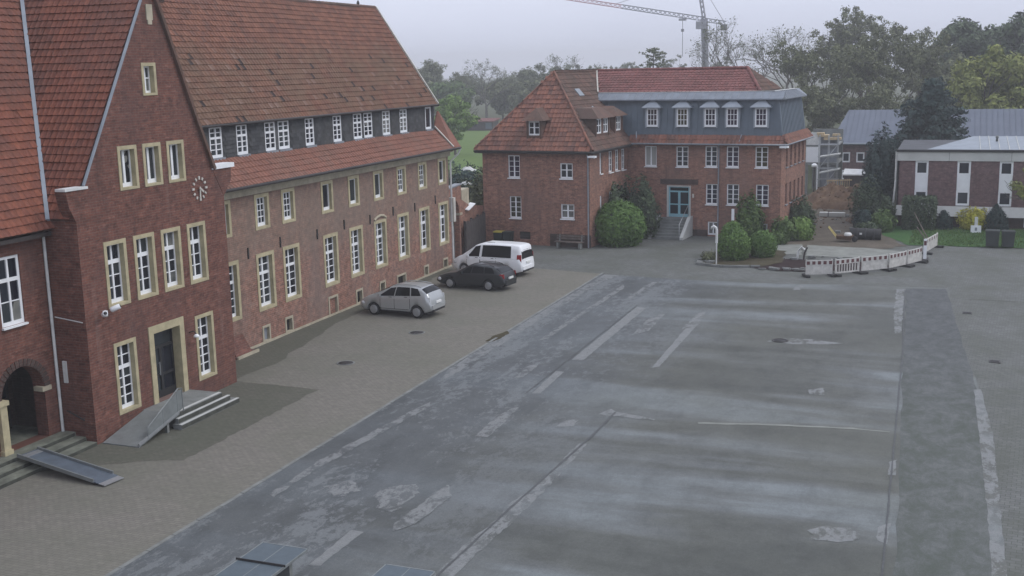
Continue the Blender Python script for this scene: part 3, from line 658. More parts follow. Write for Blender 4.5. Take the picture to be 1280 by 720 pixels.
# return walls of the projecting gable and the set back wing
part('wall', MB().quad((2.4, 27.15, -0.1), (1.1, 27.15, -0.1), (1.1, 27.15, 7.1), (2.4, 27.15, 7.1)), 'brick_gable', GB); mb = MB(); mb.quad((2.4, 34.72, -0.1), (0, 34.72, -0.1), (0, 34.72, 7.1), (2.4, 34.72, 7.1))
part('wall', mb, 'brick_gable', GB)
holes = [rect(25.15, 26.06, 4.12, 6.20), rect(22.2, 23.1, 4.12, 6.20), arch(25.68, 0.86, 0.36, 1.95)]
part('wall', wall_mb([(-0.1, 10.0), (6.9, 10.0)], [(-0.1, 27.15), (6.9, 27.15)], holes, 0.45), 'brick_gable', GB, FL)
for u in UM: put_window(GB, FG, u, 4.14, S_M)
for u in UN: put_window(GB, FG, u, 0.63, S_N)
for u in UT: put_window(GB, FG, u, 7.77, S_T)
put_window(GB, FG, 30.70, 10.71, S_A)
S_L = dict(w=0.91, h=2.08, dep=0.05, cols=2, rows=(1, 2), split=0.33, fr=0.09, transom=0.11, mul=0.07, bar=0.03, fb=0.12, each=True, sill=0.06)
for u in (25.15, 22.2): put_window(GB, FL, u, 4.12, S_L)
# stains of lime below the sills, lintel stone near the apex
part('apex_stone', MB().box(31.16, 31.46, -0.04, 0.1, 13.12, 13.62).box(31.21, 31.41, -0.035, 0.1, 12.98, 13.117), 'stone_pale', GB, FG)
# main door with stone surround
mb = MB(); W0, W1, Z0, Z1 = 29.96, 31.82, 0.50, 3.14
for a, b, c, d in ((W0, W0 + 0.24, Z0, Z1), (W1 - 0.24, W1, Z0, Z1), (W0 + 0.24, W1 - 0.24, Z1 - 0.26, Z1)): mb.box(a, b, -0.04, 0.45, c, d)
ds = part('door_surround', mb, 'stone', GB, FG)
mb = MB(); a, b, t = W0 + 0.24, W1 - 0.24, Z1 - 0.26
for x0, x1, z0, z1 in ((a, a + 0.07, Z0, t), (b - 0.07, b, Z0, t), ((a + b) / 2 - 0.06, (a + b) / 2 + 0.06, Z0, 2.22), (a + 0.07, b - 0.07, 2.22, 2.32), (a + 0.07, b - 0.07, t - 0.06, t), (a + 0.07, (a + b) / 2 - 0.06, Z0, Z0 + 0.25), ((a + b) / 2 + 0.06, b - 0.07, Z0, Z0 + 0.25), (a + 0.07, (a + b) / 2 - 0.06, 1.25, 1.33), ((a + b) / 2 + 0.06, b - 0.07, 1.25, 1.33)): mb.box(x0, x1, 0.30, 0.38, z0, z1)
dr = part('door', mb, 'black', GB, FG)
gp = MB().box(a + 0.02, (a + b) / 2 - 0.01, 0, 0.01, Z0 + 0.1, 2.25).mesh('door_pane', 'glass'); link('pane', gp, dr, Matrix.Translation((0, 0.345, 0))); link('pane', gp, dr, Matrix.Translation(((b - a) / 2, 0.345, 0)))
link('transom_pane', MB().box(a + 0.02, b - 0.02, 0, 0.01, 2.27, t - 0.02).mesh('transom_pane', 'glass'), dr, Matrix.Translation((0, 0.345, 0)))
part('handle', MB().box((a + b) / 2 - 0.14, (a + b) / 2 - 0.11, 0.26, 0.29, 1.3, 1.75).box((a + b) / 2 - 0.14, (a + b) / 2 - 0.11, 0.285, 0.31, 1.32, 1.36).box((a + b) / 2 - 0.14, (a + b) / 2 - 0.11, 0.285, 0.31, 1.69, 1.73), 'steel', dr)
# porch behind the arch with its dark inner door
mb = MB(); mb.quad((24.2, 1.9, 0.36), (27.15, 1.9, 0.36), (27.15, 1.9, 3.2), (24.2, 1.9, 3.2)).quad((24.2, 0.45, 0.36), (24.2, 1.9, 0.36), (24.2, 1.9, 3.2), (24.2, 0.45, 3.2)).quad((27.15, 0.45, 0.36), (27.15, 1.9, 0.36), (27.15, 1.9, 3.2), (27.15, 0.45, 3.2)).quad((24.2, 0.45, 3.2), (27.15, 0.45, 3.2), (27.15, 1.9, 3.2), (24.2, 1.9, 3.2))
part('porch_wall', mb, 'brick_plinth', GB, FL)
dd = part('porch_door', MB().box(26.0, 26.08, 1.8, 1.88, 0.36, 2.6).box(26.78, 26.86, 1.8, 1.88, 0.36, 2.6).box(26.08, 26.78, 1.8, 1.88, 2.5, 2.6).box(26.08, 26.78, 1.8, 1.88, 1.3, 1.38).box(26.08, 26.78, 1.8, 1.88, 0.36, 0.6), 'dark_wood', GB, FL)
part('pane', MB().box(26.06, 26.8, 1.84, 1.85, 0.5, 2.55), 'glass', dd)
part('notice', MB().box(25.5, 25.62, 1.87, 1.895, 1.5, 1.8), 'white_worn', GB, FL)
part('impost', MB().box(26.4, 26.78, -0.06, 0.3, 1.83, 1.97), 'stone_pale', GB, FL)
part('column', MB().box(24.60, 24.86, -0.14, 0.3, 0.36, 1.86).box(24.55, 24.91, -0.19, 0.3, 1.862, 2.0).box(24.56, 24.9, -0.18, 0.31, 0.355, 0.5), 'stone', GB, FL)
# arch ring of bricks on edge
for i in range(19):
    an = math.pi * (i + 0.5) / 19; m_ = MB().box(-0.06, 0.06, -0.025, 0.08, 0.865, 1.09)
    part('arch_brick', m_, 'brick_plinth', GB, FL @ Matrix.Translation((25.68, 0, 1.95)) @ Matrix.Rotation(math.pi / 2 - an, 4, 'Y'))
# porch floor and steps along the wing
part('porch_floor', MB().box(-0.9, 1.10, 24.2, 27.12, -0.05, 0.355), 'step_stone', GB)
for k, (x1, zt) in enumerate(((1.60, 0.36), (2.02, 0.24), (2.44, 0.12))): part('step', MB().box(1.10 if k == 0 else (1.60, 2.02)[k - 1] - 0.03, x1, 14.0, 27.13 - 0.02 * k, -0.05 - 0.01 * k, zt), 'step_stone', GB)
for x1, zt in ((1.60, 0.36), (2.02, 0.24), (2.44, 0.12)): part('riser', MB().box(x1 + 0.001, x1 + 0.006, 14.0, 27.08, zt - 0.12, zt - 0.018), 'riser_dark', GB)
part('handrail', MB().tube([(1.42, 27.05, 1.06), (2.08, 27.05, 0.80)], 0.022, 6).tube([(1.5, 27.05, 1.03), (1.5, 27.16, 1.03)], 0.012, 5).tube([(2.0, 27.05, 0.83), (2.0, 27.16, 0.83)], 0.012, 5), 'iron', GB)
part('plaque', MB().box(1.36, 1.50, 27.10, 27.149, 1.95, 2.65), 'white_worn', GB)
part('conduit', MB().tube([(1.24, 27.12, 4.05), (2.3, 27.12, 3.93)], 0.018, 6), 'white_worn', GB)
part('downpipe', MB().tube([(1.16, 27.06, 6.78), (1.16, 27.06, 0.36)], 0.05, 8).tube([(1.16, 27.06, 6.95), (1.16, 27.06, 6.78)], [0.10, 0.055], 8), 'white_worn', GB)
# roofs
tm = math.atan(1.70); tb = math.atan(1.674)
mb = MB(); V = Vector((-math.cos(tm), 0, math.sin(tm))); P0 = Vector((1.5, 0, 6.85)); N = Vector((math.sin(tm), 0, math.cos(tm)))
def rp(y, s): return P0 + Vector((0, y, 0)) + V * s - N * 0.03
mb.slab([rp(10, 0), rp(27.1, 0), rp(31.4, 8.64), rp(31.4, 9.5), rp(10, 9.5)], 0.14)
mb.slab([rp(10, 9.5), rp(40, 9.5), rp(40, 9.5) + Vector((-5.5, 0, -9.0)), rp(10, 9.5) + Vector((-5.5, 0, -9.0))], 0.14)
roof = part('roof', mb, 'tile_brown', GB)
Vb = Vector((0, math.cos(tb), math.sin(tb))); Nb = Vector((0, -math.sin(tb), math.cos(tb)))
m2 = MB().slab([Vector((2.3, 27.1, 7.1)) - Nb * 0.03, Vector((2.3, 31.4, 14.3)) - Nb * 0.03, Vector((-2.88, 31.4, 14.3)) - Nb * 0.03, Vector((1.35, 27.1, 7.1)) - Nb * 0.03], 0.14)
Nr = Vector((0, math.sin(tb), math.cos(tb)))
m2.slab([Vector((2.3, 31.4, 14.3)) - Nr * 0.03, Vector((2.3, 34.4, 7.4)) - Nr * 0.03, Vector((-6, 34.4, 7.4)) - Nr * 0.03, Vector((-6, 31.4, 14.3)) - Nr * 0.03], 0.14)
roof2 = part('gable_roof', m2, 'tile_brown', GB)
tile_field(roof2, (-3, 27.1, 7.1), (1, 0, 0), Vb, [(4.35, 0.0), (5.28, 0.0), (5.28, 8.39), (0.12, 8.39)], 0.215, 0.272, 'tile_red', singles=150, near=Vector((27, 0, 11.4)), lift=0.05)
tile_field(roof, (1.5, 12, 6.85), (0, 1, 0), V, [(2, -0.03), (15.0, -0.03), (15.1, 0.15), (19.4, 8.64), (19.4, 9.4), (2, 9.4)], 0.215, 0.272, 'tile_red', singles=150, near=Vector((27, 10, 11.4)), lift=0.05)
mb = MB(); vl = [Vector((1.38, 27.07, 7.02)), Vector((-2.88, 31.4, 14.3))]
nn = (N + Nb).normalized()
mb.bar(vl[0] + nn * 0.13, vl[1] + nn * 0.12, 0.12, 0.10, up=nn)
part('valley_flashing', mb, 'zinc', GB)
mb = MB(); mb.bar((2.38, 27.62, 8.10), (2.38, 31.38, 14.38), 0.07, 0.06, up=Nb); part('verge_strip', mb, 'zinc', GB)
mb = MB(); mb.bar((2.40, 34.18, 8.02), (2.40, 33.22, 10.14), 0.24, 0.12, up=Nr); mb.bar((2.40, 33.22, 10.14), (2.40, 31.38, 14.42), 0.24, 0.12, up=Nr); part('verge_tiles', mb, 'tile_brown', GB)
# kneelers with white caps
mb = MB(); mb.prism([(2.0, 27.16, 7.0), (2.0, 26.9, 7.5), (2.0, 26.8, 8.0), (2.0, 27.66, 8.0), (2.0, 27.16, 7.1)], (0.41, 0, 0)); part('kneeler', mb, 'brick_gable', GB)
part('kneeler_cap', MB().box(2.08, 2.46, 26.74, 27.72, 8.002, 8.08), 'white_worn', GB)
mb = MB(); mb.prism([(2.0, 34.71, 7.0), (2.0, 35.2, 7.55), (2.0, 35.25, 8.0), (2.0, 34.14, 8.0)], (0.41, 0, 0)); part('kneeler', mb, 'brick_gable', GB)
part('kneeler_cap', MB().box(1.98, 2.46, 34.1, 35.4, 8.002, 8.16), 'white_paint', GB)
part('eave_board', MB().box(1.105, 1.45, 10.0, 27.1, 6.62, 6.74), 'dark_wood', GB)

# things on and by the gabled building
WC = thing('wall_clock', 'round wall clock of pale hour markers and hands on the gable brick', 'clock', (2.41, 33.29, 7.42), R(90))
mk = MB().box(-0.032, 0.032, -0.035, 0.0, 0.315, 0.41).mesh('hour_marker', 'off_white')
mk2 = MB().box(-0.036, 0.036, -0.035, 0.0, 0.31, 0.43).mesh('hour_marker_long', 'off_white')
for i in range(12): link('hour_marker', mk2 if i % 3 == 0 else mk, WC, Matrix.Rotation(i * math.pi / 6, 4, 'Y'))

part('minute_hand', MB().box(-0.03, 0.03, -0.05, -0.036, -0.06, 0.31), 'off_white', WC, Matrix.Rotation(R(184), 4, 'Y'))
part('hour_hand', MB().box(-0.035, 0.035, -0.065, -0.051, -0.06, 0.21), 'off_white', WC, Matrix.Rotation(R(128), 4, 'Y'))
SCM = thing('security_camera', 'pair of white security cameras on the brick below the first gable window', 'security camera', (2.40, 27.98, 4.06), R(90))
part('mount', MB().box(-0.06, 0.06, -0.10, 0.0, -0.10, 0.08), 'white_worn', SCM)
for sgn, dz in ((-1, -0.02), (1, 0.07)):
    hd = part('camera_head', MB().lathe([(0.05, 0.0), (0.085, 0.04), (0.085, 0.30), (0.07, 0.32)], 12, axis='y'), 'white_paint', SCM, Matrix.Translation((sgn * 0.16, -0.12, dz)) @ Matrix.Rotation(R(180 + sgn * 38), 4, 'Z') @ Matrix.Rotation(R(20), 4, 'X'))
    part('lens', MB().lathe([(0.055, 0.3225), (0.055, 0.335)], 12, axis='y'), 'black', hd)
WL = thing('wall_lamp', 'small white lamp on a bracket between the glass door and right window', 'lamp', (2.40, 32.12, 2.44), R(90))
part('bracket', MB().tube([(0, 0, 0.05), (0, -0.2, 0.12), (0, -0.3, 0.02)], 0.02, 6), 'iron', WL)
part('lamp_shade', MB().lathe([(0.03, 0.02), (0.10, -0.03), (0.11, -0.08), (0.05, -0.1)], 12, c=(0, -0.3, 0)), 'white_paint', WL)
# entrance landing, steps and ramp
EN = thing('entrance_steps', 'grey stone landing with three steps below the glass school door', 'steps', (2.4, 29.3, 0))
part('landing', MB().box(0.03, 1.36, 0.05, 2.58, 0, 0.50), 'concrete', EN)
for k in (1, 2): part('step', MB().box(1.365 - 0.02 * k, 1.36 + 0.17 * k - 0.04, -0.08 * k + 0.05, 2.58 + 0.28 * k, 0.001 * k, 0.50 - 0.165 * k), 'concrete', EN)
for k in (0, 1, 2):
    xr = 1.36 + 0.17 * k - (0.04 if k else 0.0) + 0.003; part('riser', MB().box(xr, xr + 0.005, -0.08 * k + 0.06, 2.57 + 0.28 * k, 0.50 - 0.165 * (k + 1) + 0.02, 0.50 - 0.165 * k - 0.02), 'riser_dark', EN)
for k in (0, 1, 2): part('nosing', MB().box(1.27 + 0.17 * k - 0.05, 1.368 + 0.17 * k - 0.04, -0.08 * k + 0.055, 2.575 + 0.28 * k, 0.502 - 0.165 * k, 0.512 - 0.165 * k), 'concrete_light', EN)
RA = thing('entrance_ramp', 'sloping metal access ramp with a railing leading up to the glass door', 'ramp', (2.9, 27.3, 0))
part('deck', MB().prism([(-0.42, 0.0, 0.0), (0.98, 0.0, 0.0), (0.98, 2.06, 0.47), (-0.42, 2.06, 0.47)], (0, 0, 0.035)), 'alu', RA)
part('side_rail', MB().bar((0.96, 0.02, 0.09), (0.96, 2.06, 0.56), 0.05, 0.09), 'steel', RA)
rl = part('railing', MB().tube([(0.97, 0.45, 0.16), (0.97, 0.5, 0.52), (0.97, 2.1, 1.34), (0.97, 2.28, 1.30), (0.97, 2.3, 0.52)], 0.02, 7).tube([(0.97, 1.25, 0.32), (0.97, 1.25, 0.9)], 0.02, 6).tube([(0.97, 2.0, 0.5), (0.97, 2.0, 1.28)], 0.02, 6), 'alu', RA)
part('infill_panel', MB().prism([(0.965, 0.52, 0.22), (0.965, 2.25, 0.62), (0.965, 2.25, 1.26), (0.965, 2.1, 1.29), (0.965, 0.52, 0.49)], (0.012, 0, 0)), 'alu', rl)
part('support', MB().box(0.80, 0.90, 1.5, 1.6, 0, 0.34), 'concrete', RA); part('support', MB().box(-0.38, -0.28, 1.5, 1.6, 0, 0.34), 'concrete', RA)
PR = thing('portable_ramp', 'blue grey portable ramp laid over the steps in front of the arch', 'ramp', (1.75, 24.95, 0.39))
d_ = Vector((5.02 - 1.75, 24.56 - 24.95, 0.06 - 0.39)); n_ = Vector((-d_.y, d_.x, 0)).normalized() * 0.36
part('deck', MB().prism([-n_, d_ - n_, d_ + n_, n_], (0, 0, 0.03)), 'alu_blue', PR)
for sg in (-1, 1): part('side_rail', MB().bar(n_ * sg + Vector((0, 0, 0.05)), d_ * 0.94 + n_ * sg + Vector((0, 0, 0.05)), 0.045, 0.11), 'alu', PR)
part('lip', MB().prism([d_ - n_ * 1.0, d_ - n_ * 1.0 + d_ * 0.07, d_ + n_ + d_ * 0.07, d_ + n_], (0, 0, 0.02)), 'steel', PR)
part('top_plate', MB().prism([-n_ * 0.9 + d_ * 0.02, d_ * 0.09 - n_ * 0.9, d_ * 0.09 + n_ * 0.9, n_ * 0.9 + d_ * 0.02], (0, 0, 0.035)), 'steel', PR)
part('sign_sticker', MB().prism([d_ * 0.34 - n_ * 0.93, d_ * 0.42 - n_ * 0.93, d_ * 0.42 - n_ * 0.72, d_ * 0.34 - n_ * 0.72], (0, 0, 0.036)), 'white_paint', PR)
# ------------------------------------------------------------------ the long wing
LW = thing('long_wing', 'long brown brick school wing with slate dormer band and steep tiled roof', 'building', (0, 0, 0))
FW = facade(0.0, 0.0, R(90))
YU = [38.11 - 0.74, 40.16, 42.21, 45.57, 48.12, 50.70, 53.30, 55.87, 58.47]; YL = [37.41, 40.03, 42.10, 45.54, 48.02, 50.57, 53.17, 55.79, 58.34]
BS = [(40.16, 40.77, 0.06, 0.77, 'infill'), (41.94, 42.60, 0.06, 0.76, 'dark'), (45.73, 46.63, 0.0, 0.94, 'brick'), (48.39, 49.10, 0.02, 0.77, 'dark'), (50.91, 51.56, 0.02, 0.72, 'dark'), (52.87, 53.95, 0.02, 0.70, 'dark'), (56.19, 56.80, 0.02, 0.65, 'dark'), (58.75, 59.42, 0.02, 0.63, 'dark')]
holes = [rect(y, y + 1.09, 4.88, 6.37) for y in YU] + [rect(y, y + 1.35, 1.42, 3.88) for y in YL] + [rect(a, b, c, d) for a, b, c, d, k in BS]
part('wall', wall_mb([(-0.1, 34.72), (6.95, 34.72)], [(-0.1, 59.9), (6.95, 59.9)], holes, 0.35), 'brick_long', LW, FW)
mb = MB().quad((0, 59.9, -0.1), (-8.4, 59.9, -0.1), (-8.4, 59.9, 6.95), (0, 59.9, 6.95)).quad((-8.4, 59.9, -0.1), (-8.4, 34, -0.1), (-8.4, 34, 6.95), (-8.4, 59.9, 6.95))
mb.quad((-0.6, 59.5, 6.9), (-8.0, 59.5, 6.9), (-8.0, 59.5, 9.3), (-4.1, 59.5, 14.75), (-0.6, 59.5, 9.4))
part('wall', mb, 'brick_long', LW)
S_U = dict(w=1.09, h=1.49, sur=0.15, sur_b=0.12, sur_mat='stone', dep=0.13, cols=1, rows=(4,), fr=0.06, subc=3, bar=0.035, fb=0.14)
S_UD = dict(w=1.09, h=1.49, sur=0.15, sur_b=0.12, sur_mat='stone', dep=0.13, cols=1, rows=(1,), fr=0.06, fb=0.14)
S_W = dict(w=1.35, h=2.46, sur=0.16, sur_b=0.14, sur_mat='stone', dep=0.17, cols=2, rows=(2, 4), split=0.34, transom=0.12, fr=0.06, mul=0.09, bar=0.035, fb=0.13)
S_W2 = dict(w=1.35, h=2.46, sur=0.16, sur_b=0.14, sur_mat='stone', dep=0.17, cols=2, rows=(2, 3), split=0.34, transom=0.14, fr=0.06, mul=0.12, bar=0.035, fb=0.16)
for i, y in enumerate(YU): put_window(LW, FW, y, 4.88, S_UD if i in (3, 4, 5, 8) else S_U)
for i, y in enumerate(YL): put_window(LW, FW, y, 1.42, S_W2 if i >= 6 else S_W)
for a, b, c, d, k in BS:
    m = MB(); s_ = 0.10; top_only = (k == 'dark' and b - a > 1)
    for x0, x1, z0, z1 in ((a, a + s_, c, d), (b - s_, b, c, d), (a + s_, b - s_, d - s_, d)): m.box(x0, x1, -0.03, 0.2, z0, z1)
    if k != 'brick': m.box(a + s_, b - s_, -0.03, 0.2, c, c + 0.06)
    cw = part('cellar_window', m, 'stone_pale', LW, FW)
    part('cover' if k != 'dark' else 'grille', MB().box(a + s_, b - s_, 0.10 if k != 'dark' else 0.14, 0.16, c, d - s_), {'infill': 'lead', 'brick': 'brick_long', 'dark': 'black'}[k], cw)
    if k == 'dark':
        for q in range(3): part('grille_bar', MB().box(a + s_ + (b - a - 2 * s_) * (q + 1) / 4 - 0.012, a + s_ + (b - a - 2 * s_) * (q + 1) / 4 + 0.012, 0.11, 0.13, c + 0.06, d - s_), 'iron', cw)
am = MB().box(-0.03, 0.03, -0.05, 0.0, 0, 0.46).box(-0.05, 0.05, -0.049, -0.01, 0.18, 0.24).mesh('wall_anchor', 'iron')
for i, y in enumerate((39.48, 41.94, 45.04, 47.56, 50.18, 52.73, 55.31, 57.96)): link('wall_anchor', am, LW, FW @ Matrix.Translation((y, 0, 3.80 + 0.1 * (i % 2))))
part('relief_arch', MB().tube([(50.62, -0.02, 3.92), (50.9, -0.02, 4.05), (51.25, -0.02, 4.10), (51.6, -0.02, 4.05), (51.88, -0.02, 3.92)], 0.07, 6), 'stone_pale', LW, FW)
part('plinth', MB().box(37.9, 59.9, -0.05, 0.0, -0.08, 0.09), 'stone_pale', LW, FW)
part('cornice', MB().box(34.75, 59.98, -0.12, 0.0, 6.42, 6.66).box(34.75, 60.0, -0.30, -0.0, 6.662, 6.84), 'stone_pale', LW, FW)
part('gutter', MB().tube([(0.60, 34.8, 6.84), (0.60, 60.42, 6.86)], 0.07, 8), 'iron', LW)
part('downpipe', MB().tube([(0.62, 60.35, 6.84), (0.45, 60.3, 6.5), (0.08, 60.05, 6.1), (0.08, 60.05, 0.0)], 0.055, 8), 'white_worn', LW)
part('pipe_box', MB().box(-0.1, 0.22, 60.02, 60.3, 2.6, 4.0), 'off_white', LW)
# cellar stair hatch at the corner by the gable
part('cellar_hatch', MB().prism([(0.01, 37.6, 0.1), (0.42, 37.6, 0.1), (0.01, 37.6, 0.8)], (0, 1.1, 0)).box(0.0, 0.5, 37.5, 39.0, -0.05, 0.10), 'brick_gable', LW)
part('hatch_kerb', MB().box(0.505, 0.58, 37.5, 39.0, -0.05, 0.12), 'stone_pale', LW)
# roofs: lower skirt, slate band with its windows, upper slope
sk = math.atan2(1.12, 1.14); Vs = Vector((-math.cos(sk), 0, math.sin(sk))); Ns = Vector((math.sin(sk), 0, math.cos(sk))); Ls = 1.12 / math.sin(sk)
P1 = Vector((0.54, 0, 6.88))
def sp_(y, s): return P1 + Vector((0, y, 0)) + Vs * s - Ns * 0.03
skirt = part('skirt_roof', MB().slab([sp_(34.8, 0), sp_(60.4, 0), sp_(59.5, Ls), sp_(34.8, Ls)], 0.12), 'tile_brown', LW)
tile_field(skirt, (0.54, 34.9, 6.88), (0, 1, 0), Vs, [(0, -0.03), (25.4, -0.03), (24.5, Ls), (0, Ls)], 0.235, 0.30, 'tile_skirt')
A, B_, C_, D_ = Vector((0.54, 59.5, 6.9)), Vector((0.58, 60.5, 6.92)), Vector((-0.62, 60.1, 9.0)), Vector((-0.6, 59.48, 8.02))
part('verge_roof', MB().slab([A, B_, C_, D_], 0.1), 'tile_skirt', LW)
part('hip_strip', MB().bar(A + Vector((0.03, 0, 0.08)), D_ + Vector((0.03, 0, 0.12)), 0.12, 0.06), 'off_white', LW)
WB = [(38.23, 39.07), (40.08, 40.86), (42.18, 43.00), (43.23, 44.12), (45.49, 46.26), (48.02, 48.82), (50.01, 50.88), (51.09, 52.0), (53.11, 53.98), (55.12, 55.99), (58.30, 59.07), (36.9, 37.7)]
FB = facade(-0.58, 0.0, R(90))
band = part('dormer_band', wall_mb([(7.9, 34.8), (9.42, 34.8)], [(7.9, 59.42), (9.42, 59.42)], [rect(a, b, 8.03, 9.27) for a, b in WB], 0.2).box(34.8, 59.42, -0.04, 0.04, 7.93, 7.985), 'slate', LW, FB)
part('band_cheek', MB().quad((-0.58, 59.42, 7.9), (-2.5, 59.42, 7.9), (-2.5, 59.42, 12.2), (-0.58, 59.42, 9.42)), 'slate', LW)
mb = MB(); z = 8.0; j = 0
while z < 9.36:
    y = 34.8 + (0.14 if j % 2 else 0)
    while y < 59.3:
        if not any(y + 0.27 > a and y < b and z + 0.16 > 8.0 and z < 9.29 for a, b in WB):
            mb.add([(y + 0.005, -0.035, z), (y + 0.275, -0.035, z), (y + 0.275, -0.006, z + 0.2), (y + 0.005, -0.006, z + 0.2), (y + 0.005, -0.005, z), (y + 0.275, -0.005, z)], [(0, 1, 2, 3), (4, 5, 1, 0)])
        y += 0.28
    z += 0.165; j += 1
so_ = part('slate_shingles', mb, 'slate', band); so_['kind'] = 'stuff'
S_B = dict(dep=0.02, cols=2, rows=(2, 3), split=0.36, fr=0.075, transom=0.09, mul=0.08, bar=0.035, fb=0.12)
S_BL = dict(dep=0.02, cols=1, rows=(1,), fr=0.10, fb=0.12)
for k, (a, b) in enumerate(WB):
    sp = dict(S_BL if k == 10 else S_B); sp['w'] = b - a; sp['h'] = 1.24
    w_ = put_window(LW, FB, a, 8.03, sp)
    part('sill', MB().box(-0.05, b - a + 0.05, -0.09, 0.02, -0.10, -0.003), 'lead', w_)
up = math.atan(1.49); Vu = Vector((-math.cos(up), 0, math.sin(up))); Nu = Vector((math.sin(up), 0, math.cos(up))); Lu = (14.85 - 9.37) / math.sin(up)
P2 = Vector((-0.40, 0, 9.37))
def up_(y, s): return P2 + Vector((0, y, 0)) + Vu * s - Nu * 0.03
mb = MB().slab([up_(33.0, 0), up_(59.55, 0), up_(59.5, Lu), up_(30.0, Lu)], 0.16)
r0 = up_(30, Lu); r1 = up_(59.5, Lu)
mb.slab([r0, r1, r1 + Vector((-5.2, 0, -7.9)), r0 + Vector((-5.2, 0, -7.9))], 0.16)
roof = part('roof', mb, 'tile_brown', LW)
tile_field(roof, (-0.40, 33.5, 9.37), (0, 1, 0), Vu, [(0, -0.03), (26.05, -0.03), (26.0, Lu), (0, Lu)], 0.235, 0.285, 'tile_main', singles=0)
mb = MB(); y = 34.0
while y < 59.3: mb.tube([up_(y, Lu) + Nu * 0.02, up_(y + 0.40, Lu) + Nu * 0.035], 0.10, 7); y += 0.38
o = part('ridge_tiles', mb, 'tile_brown', roof)
part('verge_strip', MB().bar(up_(59.58, 0) + Nu * 0.06, up_(59.54, Lu) + Nu * 0.06, 0.09, 0.16, up=Nu), 'off_white', LW)
part('eave_gutter', MB().tube([(-0.33, 34.6, 9.32), (-0.33, 59.6, 9.34)], 0.06, 7), 'iron', LW)
part('ridge_finial', MB().lathe([(0.05, 0), (0.09, 0.1), (0.03, 0.25)], 8, c=(up_(57.6, Lu).x, 57.6, up_(57.6, Lu).z + 0.08)), 'iron', LW)
# ------------------------------------------------------------------ the middle house: hipped wing and block with the seamed metal storey
HX, HY, HR = 5.92, 68.24, R(-4.5)
HB = thing('corner_house', 'red brick house with orange hipped roof and grey metal mansard storey in the middle', 'building', (HX, HY, 0), HR)
H0 = facade(HX, HY, HR)
def hf(x, y, rz): return H0 @ Matrix.Translation((x, y, 0)) @ Matrix.Rotation(rz, 4, 'Z')
HLOC = Matrix.Identity(4)
FWF = Matrix.Translation((0, 0, 0)); WS = Matrix.Rotation(R(90), 4, 'Z'); BF = Matrix.Translation((0, 7.0, 0)); BR = Matrix.Translation((10.4, 0, 0)) @ Matrix.Rotation(R(90), 4, 'Z'); WLs = Matrix.Translation((-7.5, 15, 0)) @ Matrix.Rotation(R(-90), 4, 'Z')
ZE = 6.12
FWIN = [(-5.66, 4.33, 0.84, 1.45, 'a'), (-2.02, 4.36, 0.87, 0.97, 'b'), (-5.61, 1.71, 0.84, 1.43, 'a'), (-2.0, 1.80, 0.93, 0.94, 'b')]
part('wall', wall_mb([(-0.1, -7.5), (ZE, -7.5)], [(-0.1, 0.0), (ZE, 0.0)], [rect(u, u + w_, z, z + h) for u, z, w_, h, k in FWIN] + [rect(-4.94, -4.16, 0.35, 0.85)], 0.25), 'brick_house', HB, FWF)
part('vent_grille', MB().box(-4.94, -4.16, 0.1, 0.14, 0.35, 0.85).box(-4.92, -4.18, 0.06, 0.1, 0.5, 0.53).box(-4.92, -4.18, 0.06, 0.1, 0.65, 0.68), 'dark_wood', HB, FWF)
SW = [(1.75, 4.52, 0.42, 1.38), (3.35, 4.45, 0.75, 1.38), (4.55, 4.45, 0.75, 1.38), (5.75, 4.40, 0.75, 1.40), (1.75, 1.9, 0.42, 1.2), (3.35, 1.9, 0.75, 1.3), (4.55, 1.9, 0.75, 1.3)]
part('wall', wall_mb([(-0.1, 0.0), (ZE, 0.0)], [(-0.1, 7.0), (ZE, 7.0)], [rect(u, u + w_, z, z + h) for u, z, w_, h in SW], 0.25), 'brick_house', HB, WS)
BW = [(1.22, 4.58, 0.84, 1.36), (3.41, 4.58, 0.84, 1.36), (5.39, 4.61, 0.82, 1.36), (6.82, 4.61, 0.82, 1.36), (8.71, 4.61, 0.84, 1.36), (5.46, 2.13, 0.80, 1.36), (6.87, 2.15, 0.82, 1.36), (8.79, 2.16, 0.84, 1.36)]
CW = [(5.62, 0.10, 0.72, 0.88), (6.96, 0.20, 0.62, 0.76), (8.94, 0.20, 0.66, 0.78)]
DOOR = (2.78, 1.20, 1.66, 2.14)
part('wall', wall_mb([(-0.1, 0.0), (ZE, 0.0)], [(-0.1, 10.4), (ZE, 10.4)], [rect(u, u + w_, z, z + h) for u, z, w_, h in BW + CW + [DOOR]], 0.25), 'brick_house', HB, BF)
RW = [(y, z, 0.62, 1.36) for y in (8.3, 9.6, 10.9, 12.2, 13.5) for z in (4.55, 2.1)]
part('wall', wall_mb([(-0.1, 7.0), (ZE, 7.0)], [(-0.1, 14.7), (ZE, 14.7)], [rect(u, u + w_, z, z + h) for u, z, w_, h in RW], 0.25), 'brick_house', HB, BR)
part('wall', MB().quad((-7.5, 0, -.1), (-7.5, 14.7, -.1), (-7.5, 14.7, ZE), (-7.5, 0, ZE)).quad((-7.5, 14.7, -.1), (10.4, 14.7, -.1), (10.4, 14.7, ZE), (-7.5, 14.7, ZE)), 'brick_house', HB)
part('plinth', MB().box(-2.75, 0.06, -0.06, 0.0, -0.08, 0.80), 'brick_plinth', HB, FWF)
part('plinth', MB().box(0.3, 2.15, -0.05, 0.0, -0.08, 0.42), 'brick_plinth', HB, BF); part('plinth', MB().box(4.62, 5.6, -0.05, 0.0, -0.08, 0.42), 'brick_plinth', HB, BF)
S_H = dict(dep=0.09, cols=2, rows=(4,), fr=0.07, mul=0.08, bar=0.03, fb=0.09, sill=0.06, glass='glass_reflect')
